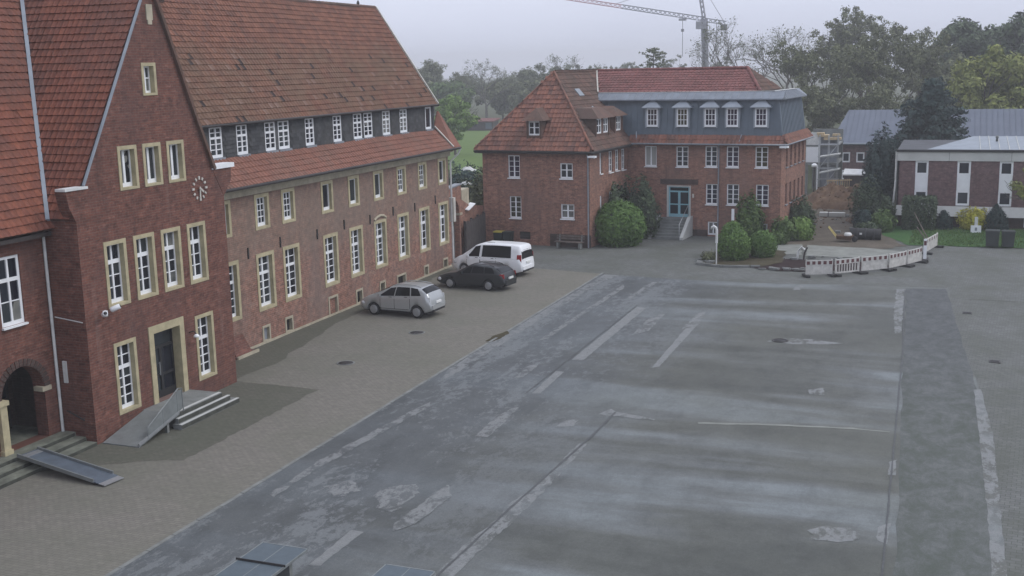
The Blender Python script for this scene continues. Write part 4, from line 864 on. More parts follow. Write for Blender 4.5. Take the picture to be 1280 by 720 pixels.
S_HS = dict(dep=0.09, cols=2, rows=(1, 1), split=0.45, transom=0.06, fr=0.08, mul=0.09, fb=0.10, sill=0.07, glass='glass')
S_HC = dict(S_H); S_HC.update(glass='glass_curtain', rows=(1,))
H_1 = H0
def house_window(F, u, z, w_, h, spec, **k): sp = dict(spec); sp['w'] = w_; sp['h'] = h; return put_window(HB, H0 @ F, u, z, sp, **k)
for u, z, w_, h, k in FWIN: house_window(FWF, u, z, w_, h, S_H if k == 'a' else S_HS)
for u, z, w_, h in SW: house_window(WS, u, z, w_, h, dict(S_H, rows=(3,)))
for i, (u, z, w_, h) in enumerate(BW): house_window(BF, u, z, w_, h, S_HC if i == 0 else S_H)
for u, z, w_, h in RW: house_window(BR, u, z, w_, h, dict(S_H, sill_mat='lead', dep=0.14))
for u, z, w_, h in CW: house_window(BF, u, z, w_, h, dict(dep=0.06, cols=2, rows=(1,), fr=0.08, mul=0.07, fb=0.1))
# door, frame, lintel of grey stone, stairs with cheek walls
u, z, w_, h = DOOR
mb = MB()
for a, b, c, d in ((u, u + 0.10, z, z + h), (u + w_ - 0.10, u + w_, z, z + h), (u + 0.10, u + w_ - 0.10, z + h - 0.09, z + h)): mb.box(a, b, -0.02, 0.12, c, d)
part('door_surround', mb, 'concrete_light', HB, BF)
part('lintel', MB().box(u - 0.45, u + w_ + 0.5, -0.05, 0.0, z + h + 0.08, z + h + 0.42), 'brick_plinth', HB, BF)
mb = MB(); x0, x1 = u + 0.10, u + w_ - 0.10; zt = z + h - 0.09; xm = (x0 + x1) / 2
for a, b, c, d in ((x0, x0 + 0.1, z, zt), (x1 - 0.1, x1, z, zt), (xm - 0.08, xm + 0.08, z, zt - 0.38), (x0 + 0.1, x1 - 0.1, zt - 0.38, zt - 0.28), (x0 + 0.1, x1 - 0.1, zt - 0.07, zt), (x0 + 0.1, xm - 0.08, z, z + 0.22), (xm + 0.08, x1 - 0.1, z, z + 0.22), (x0 + 0.1, xm - 0.08, z + 0.82, z + 0.9), (xm + 0.08, x1 - 0.1, z + 0.82, z + 0.9)): mb.box(a, b, 0.10, 0.16, c, d)
dr = part('double_door', mb, 'blue_door', HB, BF)
for a, b in ((x0 + 0.09, xm - 0.07), (xm + 0.07, x1 - 0.09)): part('pane', MB().box(a, b, 0.13, 0.14, z + 0.2, zt - 0.36), 'glass', dr)
part('pane', MB().box(x0 + 0.09, x1 - 0.09, 0.13, 0.14, zt - 0.3, zt - 0.05), 'glass', dr)
part('handle', MB().box(xm + 0.02, xm + 0.05, 0.04, 0.1, z + 0.9, z + 1.15), 'steel', dr)
part('doorbell_panel', MB().box(u + w_ + 0.10, u + w_ + 0.22, -0.03, 0, z + 1.35, z + 1.6), 'off_white', HB, BF)
n_st = 7
for k in range(n_st):
    part('stair_step', MB().box(2.42, 4.36, -0.45 - 0.24 * (k + 1), -0.45 - 0.24 * k + 0.02, 0, 1.18 - 1.18 * k / n_st - 0.0), 'concrete', HB, BF)
part('stair_landing', MB().box(2.30, 4.50, -0.45, 0.0, 0, 1.185), 'concrete', HB, BF)
for xs in (2.16, 4.37):
    part('cheek_wall', MB().prism([(xs, 0, 0), (xs, -2.25, 0), (xs, -2.25, 0.16), (xs, -0.5, 1.32), (xs, 0, 1.32)], (0.22, 0, 0)), 'concrete_light', HB, BF)
part('stair_rail', MB().tube([(4.30, -0.1, 1.2), (4.30, -0.1, 2.05), (4.30, -2.1, 1.0), (4.30, -2.1, 0.1)], 0.022, 6), 'steel', HB, BF)
part('downpipe', MB().tube([(6.32, -0.06, 6.2), (6.32, -0.06, 0.0)], 0.05, 7), 'lead', HB, BF)
part('downpipe', MB().tube([(-0.10, -0.28, 6.0), (-0.10, -0.06, 5.7), (-0.10, -0.06, 0)], 0.05, 7), 'lead', HB, FWF)
# wing roof: hip to the front, both long slopes; apex (-3.75, 3.3, 10.9)
e = 0.38; AP = Vector((-3.75, 3.3, 10.92)); EZ = 6.10
FLc, FRc = Vector((-7.5 - e, -e, EZ)), Vector((e, -e, EZ)); RBk = Vector((-3.75, 11.0, 10.92))
def off(p, n, d): return Vector(p) - n * d
roof_mb = MB()
nf = (FRc - FLc).cross(AP - FLc).normalized(); ns_ = Vector((0, 1, 0)).cross(AP - FRc).normalized(); nl = (AP - FLc).cross(Vector((0, 1, 0))).normalized()
if nl.z < 0: nl = -nl
roof_mb.slab([off(FLc, nf, .03), off(FRc, nf, .03), off(AP, nf, .03)], 0.14)
BRk = Vector((e, 9.0, EZ)); BRt = RBk
roof_mb.slab([off(FRc, ns_, .03), off(BRk, ns_, .03), off(BRt, ns_, .03), off(AP, ns_, .03)], 0.14)
roof_mb.slab([off(FLc, nl, .03), off(AP, nl, .03), off(RBk, nl, .03), off(Vector((-7.5 - e, 15, EZ)), nl, .03)], 0.14)
wroof = part('roof', roof_mb, 'tile_brown', HB)
V_ = (AP - Vector((AP.x, -e, EZ))); L_ = V_.length
tile_field(wroof, (FLc.x, -e, EZ), (1, 0, 0), V_, [(0.0, -0.03), (7.5 + 2 * e, -0.03), (AP.x - FLc.x + 0.05, L_), (AP.x - FLc.x - 0.05, L_)], 0.26, 0.36, 'tile_orange', lift=0.06)
V2 = AP - Vector((e, AP.y, EZ)); L2 = V2.length
tile_field(wroof, (e, -e, EZ), (0, 1, 0), V2, [(0, -0.03), (7.2, -0.03), (11.3, L2), (3.3 + e, L2)], 0.26, 0.36, 'tile_brown', lift=0.05)
V3 = AP - Vector((FLc.x, AP.y, EZ)); tile_field(wroof, (FLc.x, 15, EZ), (0, -1, 0), V3, [(0, 0), (15 + e, 0), (15 - 3.3, V3.length), (4, V3.length)], 0.26, 0.36, 'tile_brown')
def caps(a, b, r, mat, name, parent):
    a, b = Vector(a), Vector(b); d = b - a; n = int(d.length / 0.38); m = MB()
    for k in range(n): m.tube([a + d * (k / n), a + d * ((k + 1.08) / n) + Vector((0, 0, 0.02))], r, 6)
    return part(name, m, mat, parent)
caps(FRc + Vector((-.02, 0, .08)), AP + Vector((0, 0, .05)), 0.085, 'tile_orange', 'hip_tiles', wroof)
caps(FLc + Vector((0, 0, .08)), AP + Vector((0, 0, .05)), 0.085, 'tile_orange', 'hip_tiles', wroof)
caps(AP + Vector((0, 0, .05)), RBk + Vector((0, 0, .05)), 0.11, 'tile_brown', 'ridge_tiles', wroof)
part('eave_board', MB().box(-7.5 - e, e, -e - 0.02, 0.0, 5.92, 6.04).box(0.0, e + 0.02, -e - 0.02, 6.6, 5.918, 6.038), 'dark_wood', HB)
part('gutter', MB().tube([(-7.9, -e - 0.05, 6.05), (e + 0.06, -e - 0.05, 6.05), (e + 0.06, 6.7, 6.05)], 0.06, 7), 'iron', HB)
part('roof_light', MB().box(-0.3, 0.3, -0.4, 0.4, 0, 0.08), 'zinc', HB, Matrix.Translation(Vector((-2.55, 4.6, 9.58))) @ Matrix.Rotation(R(49), 4, 'Y'))
# front dormer with tiled hip hood
def dormer(F, x0, x1, yf, zb, zt, ydepth, wins, rmat, peak):
    m = MB().box(x0, x0 + 0.14, yf, yf + ydepth, zb - 0.5, zt).box(x1 - 0.14, x1, yf, yf + ydepth, zb - 0.5, zt)
    d = part('dormer', m, 'tile_brown', HB, F)
    part('front_panel', wall_mb([(zb - 0.5, x0 + 0.14), (zt, x0 + 0.14)], [(zb - 0.5, x1 - 0.14), (zt, x1 - 0.14)], [rect(u, u + w_, z, z + h) for u, z, w_, h in wins], 0.1), 'tile_brown', d, Matrix.Translation((0, yf + 0.04, 0)))
    o_ = 0.28; xm = (x0 + x1) / 2; m = MB()
    a, b, c, e_ = (x0 - o_, yf - o_, zt - 0.02), (x1 + o_, yf - o_, zt - 0.02), (x1 + o_, yf + ydepth + 0.4, zt - 0.02), (x0 - o_, yf + ydepth + 0.4, zt - 0.02)
    hx = (x1 - x0) / 2 - 0.35 if x1 - x0 > 2 else 0.0
    p, q = (xm - hx, yf + 0.42, zt + peak), (xm + hx, yf + 0.42, zt + peak); r_, s_ = (xm + hx, yf + ydepth + 1.0, zt + peak), (xm - hx, yf + ydepth + 1.0, zt + peak)
    if hx: m.add([a, b, q, p], [(0, 1, 2, 3)]); m.add([p, q, r_, s_], [(0, 1, 2, 3)])
    else: m.add([a, b, p], [(0, 1, 2)])
    m.add([b, c, r_, q], [(0, 1, 2, 3)]); m.add([e_, a, p, s_], [(0, 1, 2, 3)]); m.add([a, b, c, e_], [(3, 2, 1, 0)])
    dh = part('dormer_roof', m, rmat, d)
    for u, z, w_, h in wins: house_window(F @ Matrix.Translation((0, yf + 0.04, 0)), u, z, w_, h, dict(dep=0.03, cols=2, rows=(1, 1), split=0.45, transom=0.05, fr=0.09, mul=0.09, fb=0.1))
    return d
dormer(Matrix.Identity(4), -4.34, -3.30, 0.10, 7.05, 8.0, 1.9, [(-4.24, 7.05, 0.84, 0.90)], 'tile_brown', 0.75)
dormer(WS, 1.62, 4.05, 0.18, 7.02, 8.05, 1.6, [(1.82, 7.05, 0.85, 0.96), (3.0, 7.05, 0.85, 0.96)], 'tile_brown', 0.62)
dormer(WS, 5.05, 6.6, 0.18, 7.02, 8.05, 1.6, [(5.35, 7.05, 0.9, 0.96)], 'tile_brown', 0.62)
part('ridge_flashing', MB().bar((-1.5, 4.3, 8.7), (-1.0, 4.1, 8.05), 0.14, 0.05), 'zinc', HB)
# block: tiled ledge, seamed metal storey, zinc cornice, tiled hip roof above
led = MB()
led.slab([(0.2, 6.62, 6.12), (10.78, 6.62, 6.12), (10.5, 7.02, 6.62), (0.2, 7.02, 6.62)], 0.10); led.slab([(10.78, 6.62, 6.12), (10.78, 15.05, 6.12), (10.40, 15.05, 6.62), (10.40, 7.02, 6.62)], 0.10)
ledge = part('ledge_roof', led, 'tile_brown', HB)
tile_field(ledge, (0.2, 6.62, 6.14), (1, 0, 0), (0, 0.4, 0.5), [(0, -0.02), (10.55, -0.02), (10.3, 0.64), (0.0, 0.64)], 0.26, 0.32, 'tile_orange')
tile_field(ledge, (10.78, 6.7, 6.14), (0, 1, 0), (-0.38, 0, 0.5), [(0, -0.02), (8.3, -0.02), (8.3, 0.62), (0.2, 0.62)], 0.26, 0.32, 'tile_orange')
part('gutter', MB().tube([(0.3, 6.56, 6.12), (10.84, 6.56, 6.12), (10.84, 15.0, 6.12)], 0.06, 7), 'lead', HB)
mz0, mz1 = 6.60, 8.98; yb, yt = 7.06, 7.34; xb, xt = 10.36, 10.06
DW = [(1.35, 0.78), (3.43, 0.78), (5.32, 0.78), (6.78, 0.78), (8.65, 0.79)]
mb = MB().quad((-2.6, yb, mz0), (xb, yb, mz0), (xt, yt, mz1), (-2.6, yt, mz1)).quad((xb, yb, mz0), (xb, 14.7, mz0), (xt, 14.5, mz1), (xt, yt, mz1))
mans = part('mansard', mb, 'seam_metal', HB)
me_a = MB().bar((0, yb - 0.004, mz0), (0, yt - 0.004, mz1), 0.028, 0.05, up=(0, -1, 0)).mesh('seam', 'seam_metal'); me_b = MB().bar((0, yb - 0.004, mz0), (0, yb + 0.06, 7.15), 0.028, 0.05, up=(0, -1, 0)).mesh('seam', 'seam_metal'); me_c = MB().bar((xb + 0.004, 0, mz0), (xt + 0.004, 0, mz1), 0.028, 0.05, up=(1, 0, 0)).mesh('seam', 'seam_metal')
x = -1.9
while x < 10.2:
    link('seam', me_b if any(a - 0.12 < x < a + w_ + 0.12 for a, w_ in DW) else me_a, mans, Matrix.Translation((x, 0, 0))); x += 0.42
y = 7.4
while y < 14.5: link('seam', me_c, mans, Matrix.Translation((0, y, 0))); y += 0.42
part('corner_trim', MB().bar((xb, yb, mz0), (xt, yt, mz1), 0.12, 0.12), 'seam_metal', mans)
for a, w_ in DW:
    m = MB().box(a - 0.10, a, 6.98, 7.4, 7.16, 8.46).box(a + w_, a + w_ + 0.10, 6.98, 7.4, 7.16, 8.46)
    dm = part('dormer', m, 'zinc', HB)
    house_window(Matrix.Translation((0, 6.98, 0)), a, 7.22, w_, 1.22, dict(dep=0.02, cols=3, rows=(3,), fr=0.09, mul=0.035, bar=0.035, fb=0.14, glass='glass_reflect'))
    m = MB(); o_ = 0.27; z = 8.46
    A1, B1, C1, D1 = (a - o_, 6.72, z), (a + w_ + o_, 6.72, z), (a + w_ + o_, 7.45, z), (a - o_, 7.45, z)
    m.prism([A1, B1, C1, D1], (0, 0, 0.05))
    A2, B2, C2, D2 = (a - o_, 6.72, z + .05), (a + w_ + o_, 6.72, z + .05), (a + w_ + o_, 7.45, z + .05), (a - o_, 7.45, z + .05)
    T1, T2 = (a + w_ * 0.28, 7.15, z + 0.46), (a + w_ * 0.72, 7.15, z + 0.46); T3, T4 = (a + w_ * 0.28, 7.5, z + 0.46), (a + w_ * 0.72, 7.5, z + 0.46)
    m.add([A2, B2, T2, T1], [(0, 1, 2, 3)]); m.add([B2, C2, T4, T2], [(0, 1, 2, 3)]); m.add([D2, A2, T1, T3], [(0, 1, 2, 3)]); m.add([T1, T2, T4, T3], [(0, 1, 2, 3)])
    part('dormer_hood', m, 'zinc', dm)
cor = MB(); cor.prism([(-2.35, 6.98, 8.94), (-2.35, 7.5, 8.94), (-2.35, 7.85, 9.46), (-2.35, 7.75, 9.46), (-2.35, 6.98, 9.02)], (12.77, 0, 0))
cor.prism([(10.42, 6.98, 8.94), (9.95, 7.5, 8.94), (9.6, 7.85, 9.46), (9.7, 7.75, 9.46), (10.42, 6.98, 9.02)], (0, 7.6, 0))
corn = part('zinc_cornice', cor, 'cornice_metal', HB)
me_a = MB().bar((0, 7.0, 9.035), (0, 7.75, 9.475), 0.03, 0.04).mesh('seam', 'lead'); me_b = MB().bar((10.41, 0, 9.035), (9.7, 0, 9.475), 0.03, 0.04).mesh('seam', 'lead')
x = -2.0
while x < 9.9: link('seam', me_a, corn, Matrix.Translation((x, 0, 0))); x += 0.5
y = 7.9
while y < 14.3: link('seam', me_b, corn, Matrix.Translation((0, y, 0))); y += 0.5
part('cornice_cap', MB().box(-2.4, 9.75, 7.72, 7.86, 9.462, 9.50).box(9.58, 9.74, 7.72, 14.4, 9.463, 9.503), 'white_worn', HB)
part('roof_deck', MB().box(-2.0, 9.7, 7.8, 14.4, 9.3, 9.42), 'roof_felt', HB)
RY, RZ = 10.9, 10.92; rb_ = MB()
hx0, hx1 = -3.75, 7.15
nb_ = Vector((0, -(RZ - 9.45), RY - 7.85)).normalized()
def tp(x, y, z, n): return Vector((x, y, z)) - n * 0.03
rb_.slab([tp(-2.35, 7.85, 9.45, nb_), tp(8.75, 7.85, 9.45, nb_), tp(hx1, RY, RZ, nb_), tp(hx0, RY, RZ, nb_)], 0.1)
nr2 = Vector((RZ - 9.45, 0, 8.75 - hx1)).normalized()
rb_.slab([tp(8.75, 7.85, 9.45, nr2), tp(8.75, 13.95, 9.45, nr2), tp(hx1, RY, RZ, nr2)], 0.1)
rb_.slab([(8.75, 13.95, 9.42), (-4, 13.95, 9.42), (hx0, RY, RZ - 0.04), (hx1, RY, RZ - 0.04)], 0.1)
broof = part('roof', rb_, 'tile_brown', HB)
Vq = Vector((0, RY - 7.85, RZ - 9.45)); tile_field(broof, (-3.9, 7.85, 9.45), (1, 0, 0), Vq, [(1.6, -0.02), (12.65, -0.02), (hx1 + 3.9, Vq.length), (0.15, Vq.length)], 0.26, 0.36, 'tile_wine')
Vh = Vector((hx1 - 8.75, 0, RZ - 9.45)); tile_field(broof, (8.75, 7.85, 9.45), (0, 1, 0), Vh, [(0, -0.02), (6.1, -0.02), (3.05, Vh.length)], 0.26, 0.36, 'tile_brown')
caps((hx0, RY, RZ + .04), (hx1, RY, RZ + .04), 0.11, 'tile_wine', 'ridge_tiles', broof); caps((8.75, 7.85, 9.5), (hx1, RY, RZ + .04), 0.11, 'tile_wine', 'hip_tiles', broof)
part('valley_flashing', MB().bar((-2.42, 7.75, 9.55), (-3.72, RY, RZ + 0.12), 0.10, 0.05), 'off_white', HB)
part('hip_flashing', MB().bar((0.72, 6.75, 6.38), (0.60, 7.05, 6.9), 0.07, 0.05).bar((7.72, 6.66, 6.28), (7.80, 7.02, 6.74), 0.05, 0.04), 'zinc', HB)
def wall_light(lab, x, y, z):
    p = H0 @ Vector((x, y, z))
    t = thing('wall_light', lab, 'lamp', p, HR)
    part('arm', MB().tube([(0, 0.3, -0.05), (0, 0.05, 0.05)], 0.03, 6), 'white_worn', t)
    part('lamp_head', MB().prism([(-0.30, -0.1, 0.0), (0.25, -0.25, 0.02), (0.30, -0.05, 0.02), (-0.22, 0.12, 0.0)], (0, 0, 0.12)), 'white_paint', t)
wall_light('white lamp under the eave at the front corner of the orange roofed wing', 0.36, -0.42, 5.72)
wall_light('white lamp under the ledge at the right corner of the metal clad block', 10.65, 6.66, 5.92)
# ------------------------------------------------------------------ flat roofed building at the right
FB2 = thing('flat_roofed_building', 'low flat roofed building with brick panels, white window strips and pale fascia', 'building', (23.6, 82.3, 0))
FF = facade(23.6, 82.3, 0.0)
cols_ = [(1.14, 1.98), (3.80, 4.65), (6.42, 7.26), (9.05, 9.9), (11.7, 12.55), (14.3, 15.15)]
IV = inv_of(FB2)
pw = wall_mb([(1.45, 0.0), (4.5, 0.0)], [(1.45, 17.0), (4.5, 17.0)], [rect(a, b, 1.45, 4.5) for a, b in cols_], 0.2)
part('brick_panel', pw, 'brick_flat', FB2, IV @ FF)
for i, (a, b) in enumerate(cols_):
    w_ = b - a
    put_window(FB2, FF, a, 3.55, dict(w=w_, h=0.95, dep=0.04, cols=1, rows=(1,), fr=0.13, fb=0.13, glass='glass_reflect' if i == 0 else 'glass'))
    part('white_panel', MB().box(a + 0.01, b - 0.01, 0.03, 0.1, 2.50, 3.545), 'white_paint', FB2, IV @ FF)
    put_window(FB2, FF, a, 1.5, dict(w=w_, h=0.995, dep=0.04, cols=1, rows=(1,), fr=0.12, fb=0.14))
part('fascia', MB().box(-0.05, 17, -0.08, 0.3, 4.502, 5.10), 'concrete_light', FB2, IV @ FF)
for xs in (3.25, 7.1, 10.9, 14.7): part('fascia_joint', MB().box(xs, xs + 0.03, -0.085, -0.07, 4.51, 5.09), 'concrete', FB2, IV @ FF)
part('roof_edge', MB().box(-0.12, 17, -0.16, 0.2, 5.10, 5.26), 'black', FB2, IV @ FF)
part('skirt', MB().prism([(0, -0.05, 1.45), (0, -0.42, 0.80), (0, 0.0, 0.80), (0, 0.1, 1.45)], (17, 0, 0)), 'concrete_light', FB2, IV @ FF)
part('base_wall', MB().box(0, 17, 0.05, 0.2, -0.1, 0.8), 'brick_plinth', FB2, IV @ FF)
for xs in (5.5, 10.7, 8.1): put_window(FB2, facade(23.6, 82.33, 0), xs, 0.12, dict(w=0.7, h=0.6, dep=0.01, cols=1, rows=(1,), fr=0.1, fb=0.1))
part('side_wall', MB().box(-0.02, 0.1, 0.0, 11.0, -0.1, 5.1), 'concrete', FB2, IV @ FF)
part('side_wall', MB().box(16.9, 17.02, 0.0, 11.0, -0.1, 5.1).box(0, 17, 10.9, 11.0, -0.1, 5.1), 'brick_flat', FB2, IV @ FF)
part('downpipe', MB().tube([(-0.12, 0.15, 5.1), (-0.12, 0.15, 3.0), (-0.3, 0.3, 0.0)], 0.07, 8), 'white_worn', FB2, IV @ FF)
rf = part('roof', MB().box(-0.1, 17, 0.2, 11.1, 5.05, 5.18), 'roof_felt', FB2, IV @ FF)
mb = MB(); mb.add([(1.6, 0.25, 5.19), (17, 0.25, 5.19), (17, 6.5, 5.75), (4.8, 6.5, 5.75)], [(0, 1, 2, 3)]); mb.add([(4.8, 6.5, 5.75), (17, 6.5, 5.75), (17, 10.9, 5.19), (6.5, 10.9, 5.19)], [(0, 1, 2, 3)]); mb.add([(1.6, 0.25, 5.19), (4.8, 6.5, 5.75), (6.5, 10.9, 5.19)], [(0, 1, 2)])
sh = part('metal_sheeting', mb, 'zinc', rf)
sme = MB().bar((0, 0.25, 5.21), (0, 6.45, 5.76), 0.04, 0.04).mesh('seam', 'concrete_light')
for k in range(20): link('seam', sme, sh, Matrix.Translation((5.2 + k * 0.6, 0, 0)))
for xs in (6.3, 11.6): part('roof_vent', MB().lathe([(0.08, 5.5), (0.08, 5.8), (0.13, 5.82), (0.05, 5.95)], 10, c=(xs, 4.2, 0)), 'concrete', rf)
# far hall with the blue grey roof
FH = thing('far_hall', 'long brick hall with a blue grey pitched roof behind the dark pine', 'building', (16.9, 112, 0))
hm = facade(16.9, 112, 0)
hw = [(0.42, 1.82, 0.74, 0.95), (1.72, 1.82, 0.74, 0.95), (3.0, 1.82, 0.74, 0.95), (5.0, 1.82, 0.74, 0.95), (0.42, 0.2, 0.74, 0.9), (1.72, 0.2, 0.74, 0.9)]
IVH = inv_of(FH)
part('wall', wall_mb([(-0.1, 0), (3.75, 0)], [(-0.1, 22), (3.75, 22)], [rect(u, u + w_, z, z + h) for u, z, w_, h in hw], 0.2), 'brick_flat', FH, IVH @ hm)
part('wall', MB().quad((0, 0, -.1), (0, 13, -.1), (0, 13, 3.75), (0, 0, 3.75)), 'brick_flat', FH)
for u, z, w_, h in hw: put_window(FH, hm, u, z, dict(w=w_, h=h, dep=0.04, cols=1, rows=(1,), fr=0.13, fb=0.13))
hr = part('roof', MB().slab([(-0.7, -0.6, 3.62), (22, -0.6, 3.62), (22, 6.3, 6.45), (0.4, 6.3, 6.45)], 0.15).slab([(0.4, 6.3, 6.45), (22, 6.3, 6.45), (22, 13.2, 3.62), (-0.7, 13.2, 3.62)], 0.15).slab([(-0.7, -0.6, 3.62), (0.4, 6.3, 6.45), (-0.7, 13.2, 3.62)], 0.15), 'blue_roof', FH)
sme = MB().bar((0, -0.55, 3.66), (0, 6.2, 6.43), 0.05, 0.05).mesh('roof_rib', 'blue_roof')
for k in range(43): link('roof_rib', sme, hr, Matrix.Translation((0.5 + k * 0.5, 0, 0)))
part('gutter', MB().tube([(-0.7, -0.66, 3.6), (22, -0.66, 3.6)], 0.09, 7), 'zinc', FH)
# building under construction with scaffold
UC = thing('unfinished_building', 'half built house with pale boarded storeys beside the middle house', 'building', (15.3, 100, 0))
part('concrete_frame', MB().box(0, 2.6, 0.6, 6, 2.55, 2.75).box(0, 2.6, 0.6, 6, 4.1, 4.25).box(0, 0.2, 0.65, 0.85, 0, 2.55).box(1.0, 1.2, 0.65, 0.85, 0, 2.55).box(2.4, 2.6, 0.65, 0.85, 0, 2.55).box(0, 2.6, 5.8, 6.0, 0, 5.3), 'concrete', UC)
part('boarding', MB().box(0.02, 1.02, 0.62, 0.7, 2.76, 4.09), 'white_paint', UC); part('boarding', MB().box(0.02, 1.0, 0.62, 0.7, 4.26, 5.3), 'white_worn', UC)
part('post', MB().box(1.03, 1.16, 0.55, 0.68, 2.756, 5.2), 'white_paint', UC); part('post', MB().box(0.95, 1.08, 0.5, 0.63, 0, 2.54), 'white_paint', UC)
part('wall', MB().box(1.2, 2.6, 0.9, 1.1, 2.76, 4.9).box(1.25, 2.4, 0.9, 1.1, 0, 2.5), 'lead', UC)
part('timber_stack', MB().box(1.0, 1.9, 0.3, 1.2, 4.95, 5.12).box(1.5, 2.9, 0.2, 1.0, 4.7, 4.9).box(0.9, 1.5, 0.4, 1.0, 5.13, 5.3).box(2.2, 2.8, 0.3, 0.8, 5.02, 5.2), 'raw_wood', UC)
SF = thing('scaffold', 'steel scaffold with timber decks on the half built house', 'scaffold', (16.6, 99.2, 0))
mb = MB()
for x in (0, 0.75, 1.5):
    for y in (-0.6, 0.3): mb.tube([(x, y, 0), (x, y, 5.2)], 0.035, 5)
for z in (1.5, 2.4, 3.4, 4.4):
    for y in (-0.6, 0.3): mb.tube([(-0.1, y, z), (1.6, y, z)], 0.03, 5)
mb.tube([(0, -0.6, 0.2), (1.5, -0.6, 2.4)], 0.03, 5); mb.tube([(0, -0.6, 2.4), (1.5, -0.6, 4.4)], 0.03, 5)
part('tubes', mb, 'steel', SF)
for z, tl in ((2.0, 0.35), (3.35, 0.25)): part('deck', MB().prism([(0.1, -0.8, z), (1.7, -0.8, z + tl), (1.7, 0.3, z + tl), (0.1, 0.3, z)], (0, 0, 0.09)), 'concrete_light', SF)
LT = thing('work_light', 'white site lamp on a post beside the half built house', 'lamp', (16.55, 96.0, 0))
part('post', MB().tube([(0, 0, 0), (0, 0, 2.75)], 0.07, 8), 'dark_wood', LT); part('lamp_head', MB().lathe([(0.1, 2.75), (0.22, 2.82), (0.22, 2.98), (0.1, 3.06)], 10), 'white_paint', LT)
BSK = thing('building_material', 'white tarpaulin over stacked boards on the earth mound', 'tarpaulin', (19.7, 97.8, 1.75))
part('boards', MB().box(-0.9, 1.0, -0.6, 0.6, -1.2, 0.25), 'dark_wood', BSK); part('tarpaulin', MB().prism([(-1.0, -0.7, 0.26), (1.1, -0.75, 0.26), (1.15, 0.7, 0.55), (-0.95, 0.7, 0.6)], (0, 0, 0.10)), 'white_worn', BSK)
PAL = thing('timber_formwork', 'row of raw timber battens standing on the excavated slope', 'formwork', (17.7, 95.6, 0.95))
for k in range(11): part('batten', MB().box(-0.03, 0.03, -0.02, 0.02, 0, 0.85), 'raw_wood', PAL, Matrix.Translation((k * 0.16, k * 0.09, 0.0)))
part('rail', MB().bar((-0.1, -0.05, 0.75), (1.8, 0.98, 0.75), 0.05, 0.09), 'raw_wood', PAL); part('rail', MB().bar((-0.1, -0.05, 0.15), (1.8, 0.98, 0.15), 0.05, 0.09), 'raw_wood', PAL)
PLK = thing('white_plank', 'pale concrete beam lying across the dug path', 'beam', (19.0, 86.2, 0.05)); part('beam', MB().box(-0.9, 0.9, -0.25, 0.25, 0, 0.28), 'concrete_light', PLK); part('strap', MB().box(-0.3, -0.24, -0.255, 0.255, -0.001, 0.285), 'iron', PLK)
TK = thing('black_tank', 'black plastic pipe section lying at the edge of the works', 'pipe', (22.1, 75.5, 0.36))
part('shell', MB().lathe([(0.34, -0.95), (0.36, -0.9), (0.36, 0.9), (0.34, 0.95)], 18, axis='x'), 'rubber', TK)
for xs in (-0.5, 0, 0.5): part('rib', MB().lathe([(0.36, xs - 0.05), (0.385, xs - 0.04), (0.385, xs + 0.04), (0.36, xs + 0.05)], 18, axis='x'), 'black', TK)
part('sticker', MB().box(-0.35, -0.2, -0.372, -0.366, 0.0, 0.12), 'white_worn', TK)
BRW = thing('yellow_barrow', 'yellow handled barrow with a pale sack beside the black pipe', 'wheelbarrow', (20.9, 74.3, 0))
part('tray', MB().prism([(-0.45, -0.28, 0.18), (0.4, -0.28, 0.12), (0.55, -0.3, 0.42), (-0.5, -0.34, 0.40)], (0, 0.58, 0)), 'soil', BRW)
part('handle', MB().tube([(-0.4, -0.24, 0.2), (-1.0, -0.2, 0.95)], 0.035, 6), 'yellow_paint', BRW); part('handle', MB().tube([(-0.4, 0.24, 0.2), (-1.0, 0.2, 0.95)], 0.035, 6), 'yellow_paint', BRW)
part('wheel', MB().lathe([(0.05, -0.04), (0.17, -0.04), (0.19, 0), (0.17, 0.04), (0.05, 0.04)], 14, c=(0.62, 0, 0.19), axis='y'), 'rubber', BRW)
part('sack', MB().lathe([(0.05, 0.3), (0.24, 0.32), (0.26, 0.48), (0.20, 0.58), (0.05, 0.6)], 7, c=(0.2, 0, 0)), 'white_worn', BRW)
# passage wall with arch, gate pier, wooden fence
PWL = thing('passage_wall', 'brick garden wall with an arched opening behind the white van', 'wall', (-0.30, 60.1, 0), R(98))
PF = Matrix.Identity(4)
part('wall', wall_mb([(-0.1, 0.35), (4.4, 0.35)], [(-0.1, 3.3), (4.4, 3.3)], [arch(1.95, 0.85, -0.1, 2.7, 0.85)], 0.35), 'brick_house', PWL)
part('wall', MB().prism([(3.3, 0, -0.1), (8.6, 0, -0.1), (8.6, 0, 2.5), (5.3, 0, 2.9), (3.3, 0, 3.5)], (0, 0.3, 0)), 'brick_house', PWL)
part('coping', MB().box(0.3, 3.35, -0.05, 0.4, 4.402, 4.48), 'lead', PWL); part('impost', MB().box(2.75, 3.25, -0.06, 0.3, 2.60, 2.74), 'stone_pale', PWL)
GP = thing('gate_pier', 'cream rendered pier with sloping white cap on the garden wall', 'pier', (-0.95, 64.0, 2.8), R(98))
part('block', MB().box(-0.2, 1.5, 0.0, 0.6, 0, 1.2), 'stone_pale', GP); part('cap', MB().prism([(0.15, -0.35, -0.08), (1.75, -0.35, 0.14), (1.75, 0.0, 0.20), (0.15, 0.0, -0.02)], (0, 0, 0.045)), 'white_paint', GP)
FN = thing('board_fence', 'dark weathered board fence between the long wing and the orange roofed house', 'fence', (-0.45, 63.0, 0), R(98))
bme = MB().box(0, 0.185, -0.06, -0.03, 0, 2.15).mesh('board', 'dark_fence'); bm2 = MB().box(0, 0.185, -0.06, -0.03, 0, 2.05).mesh('board', 'dark_wood')
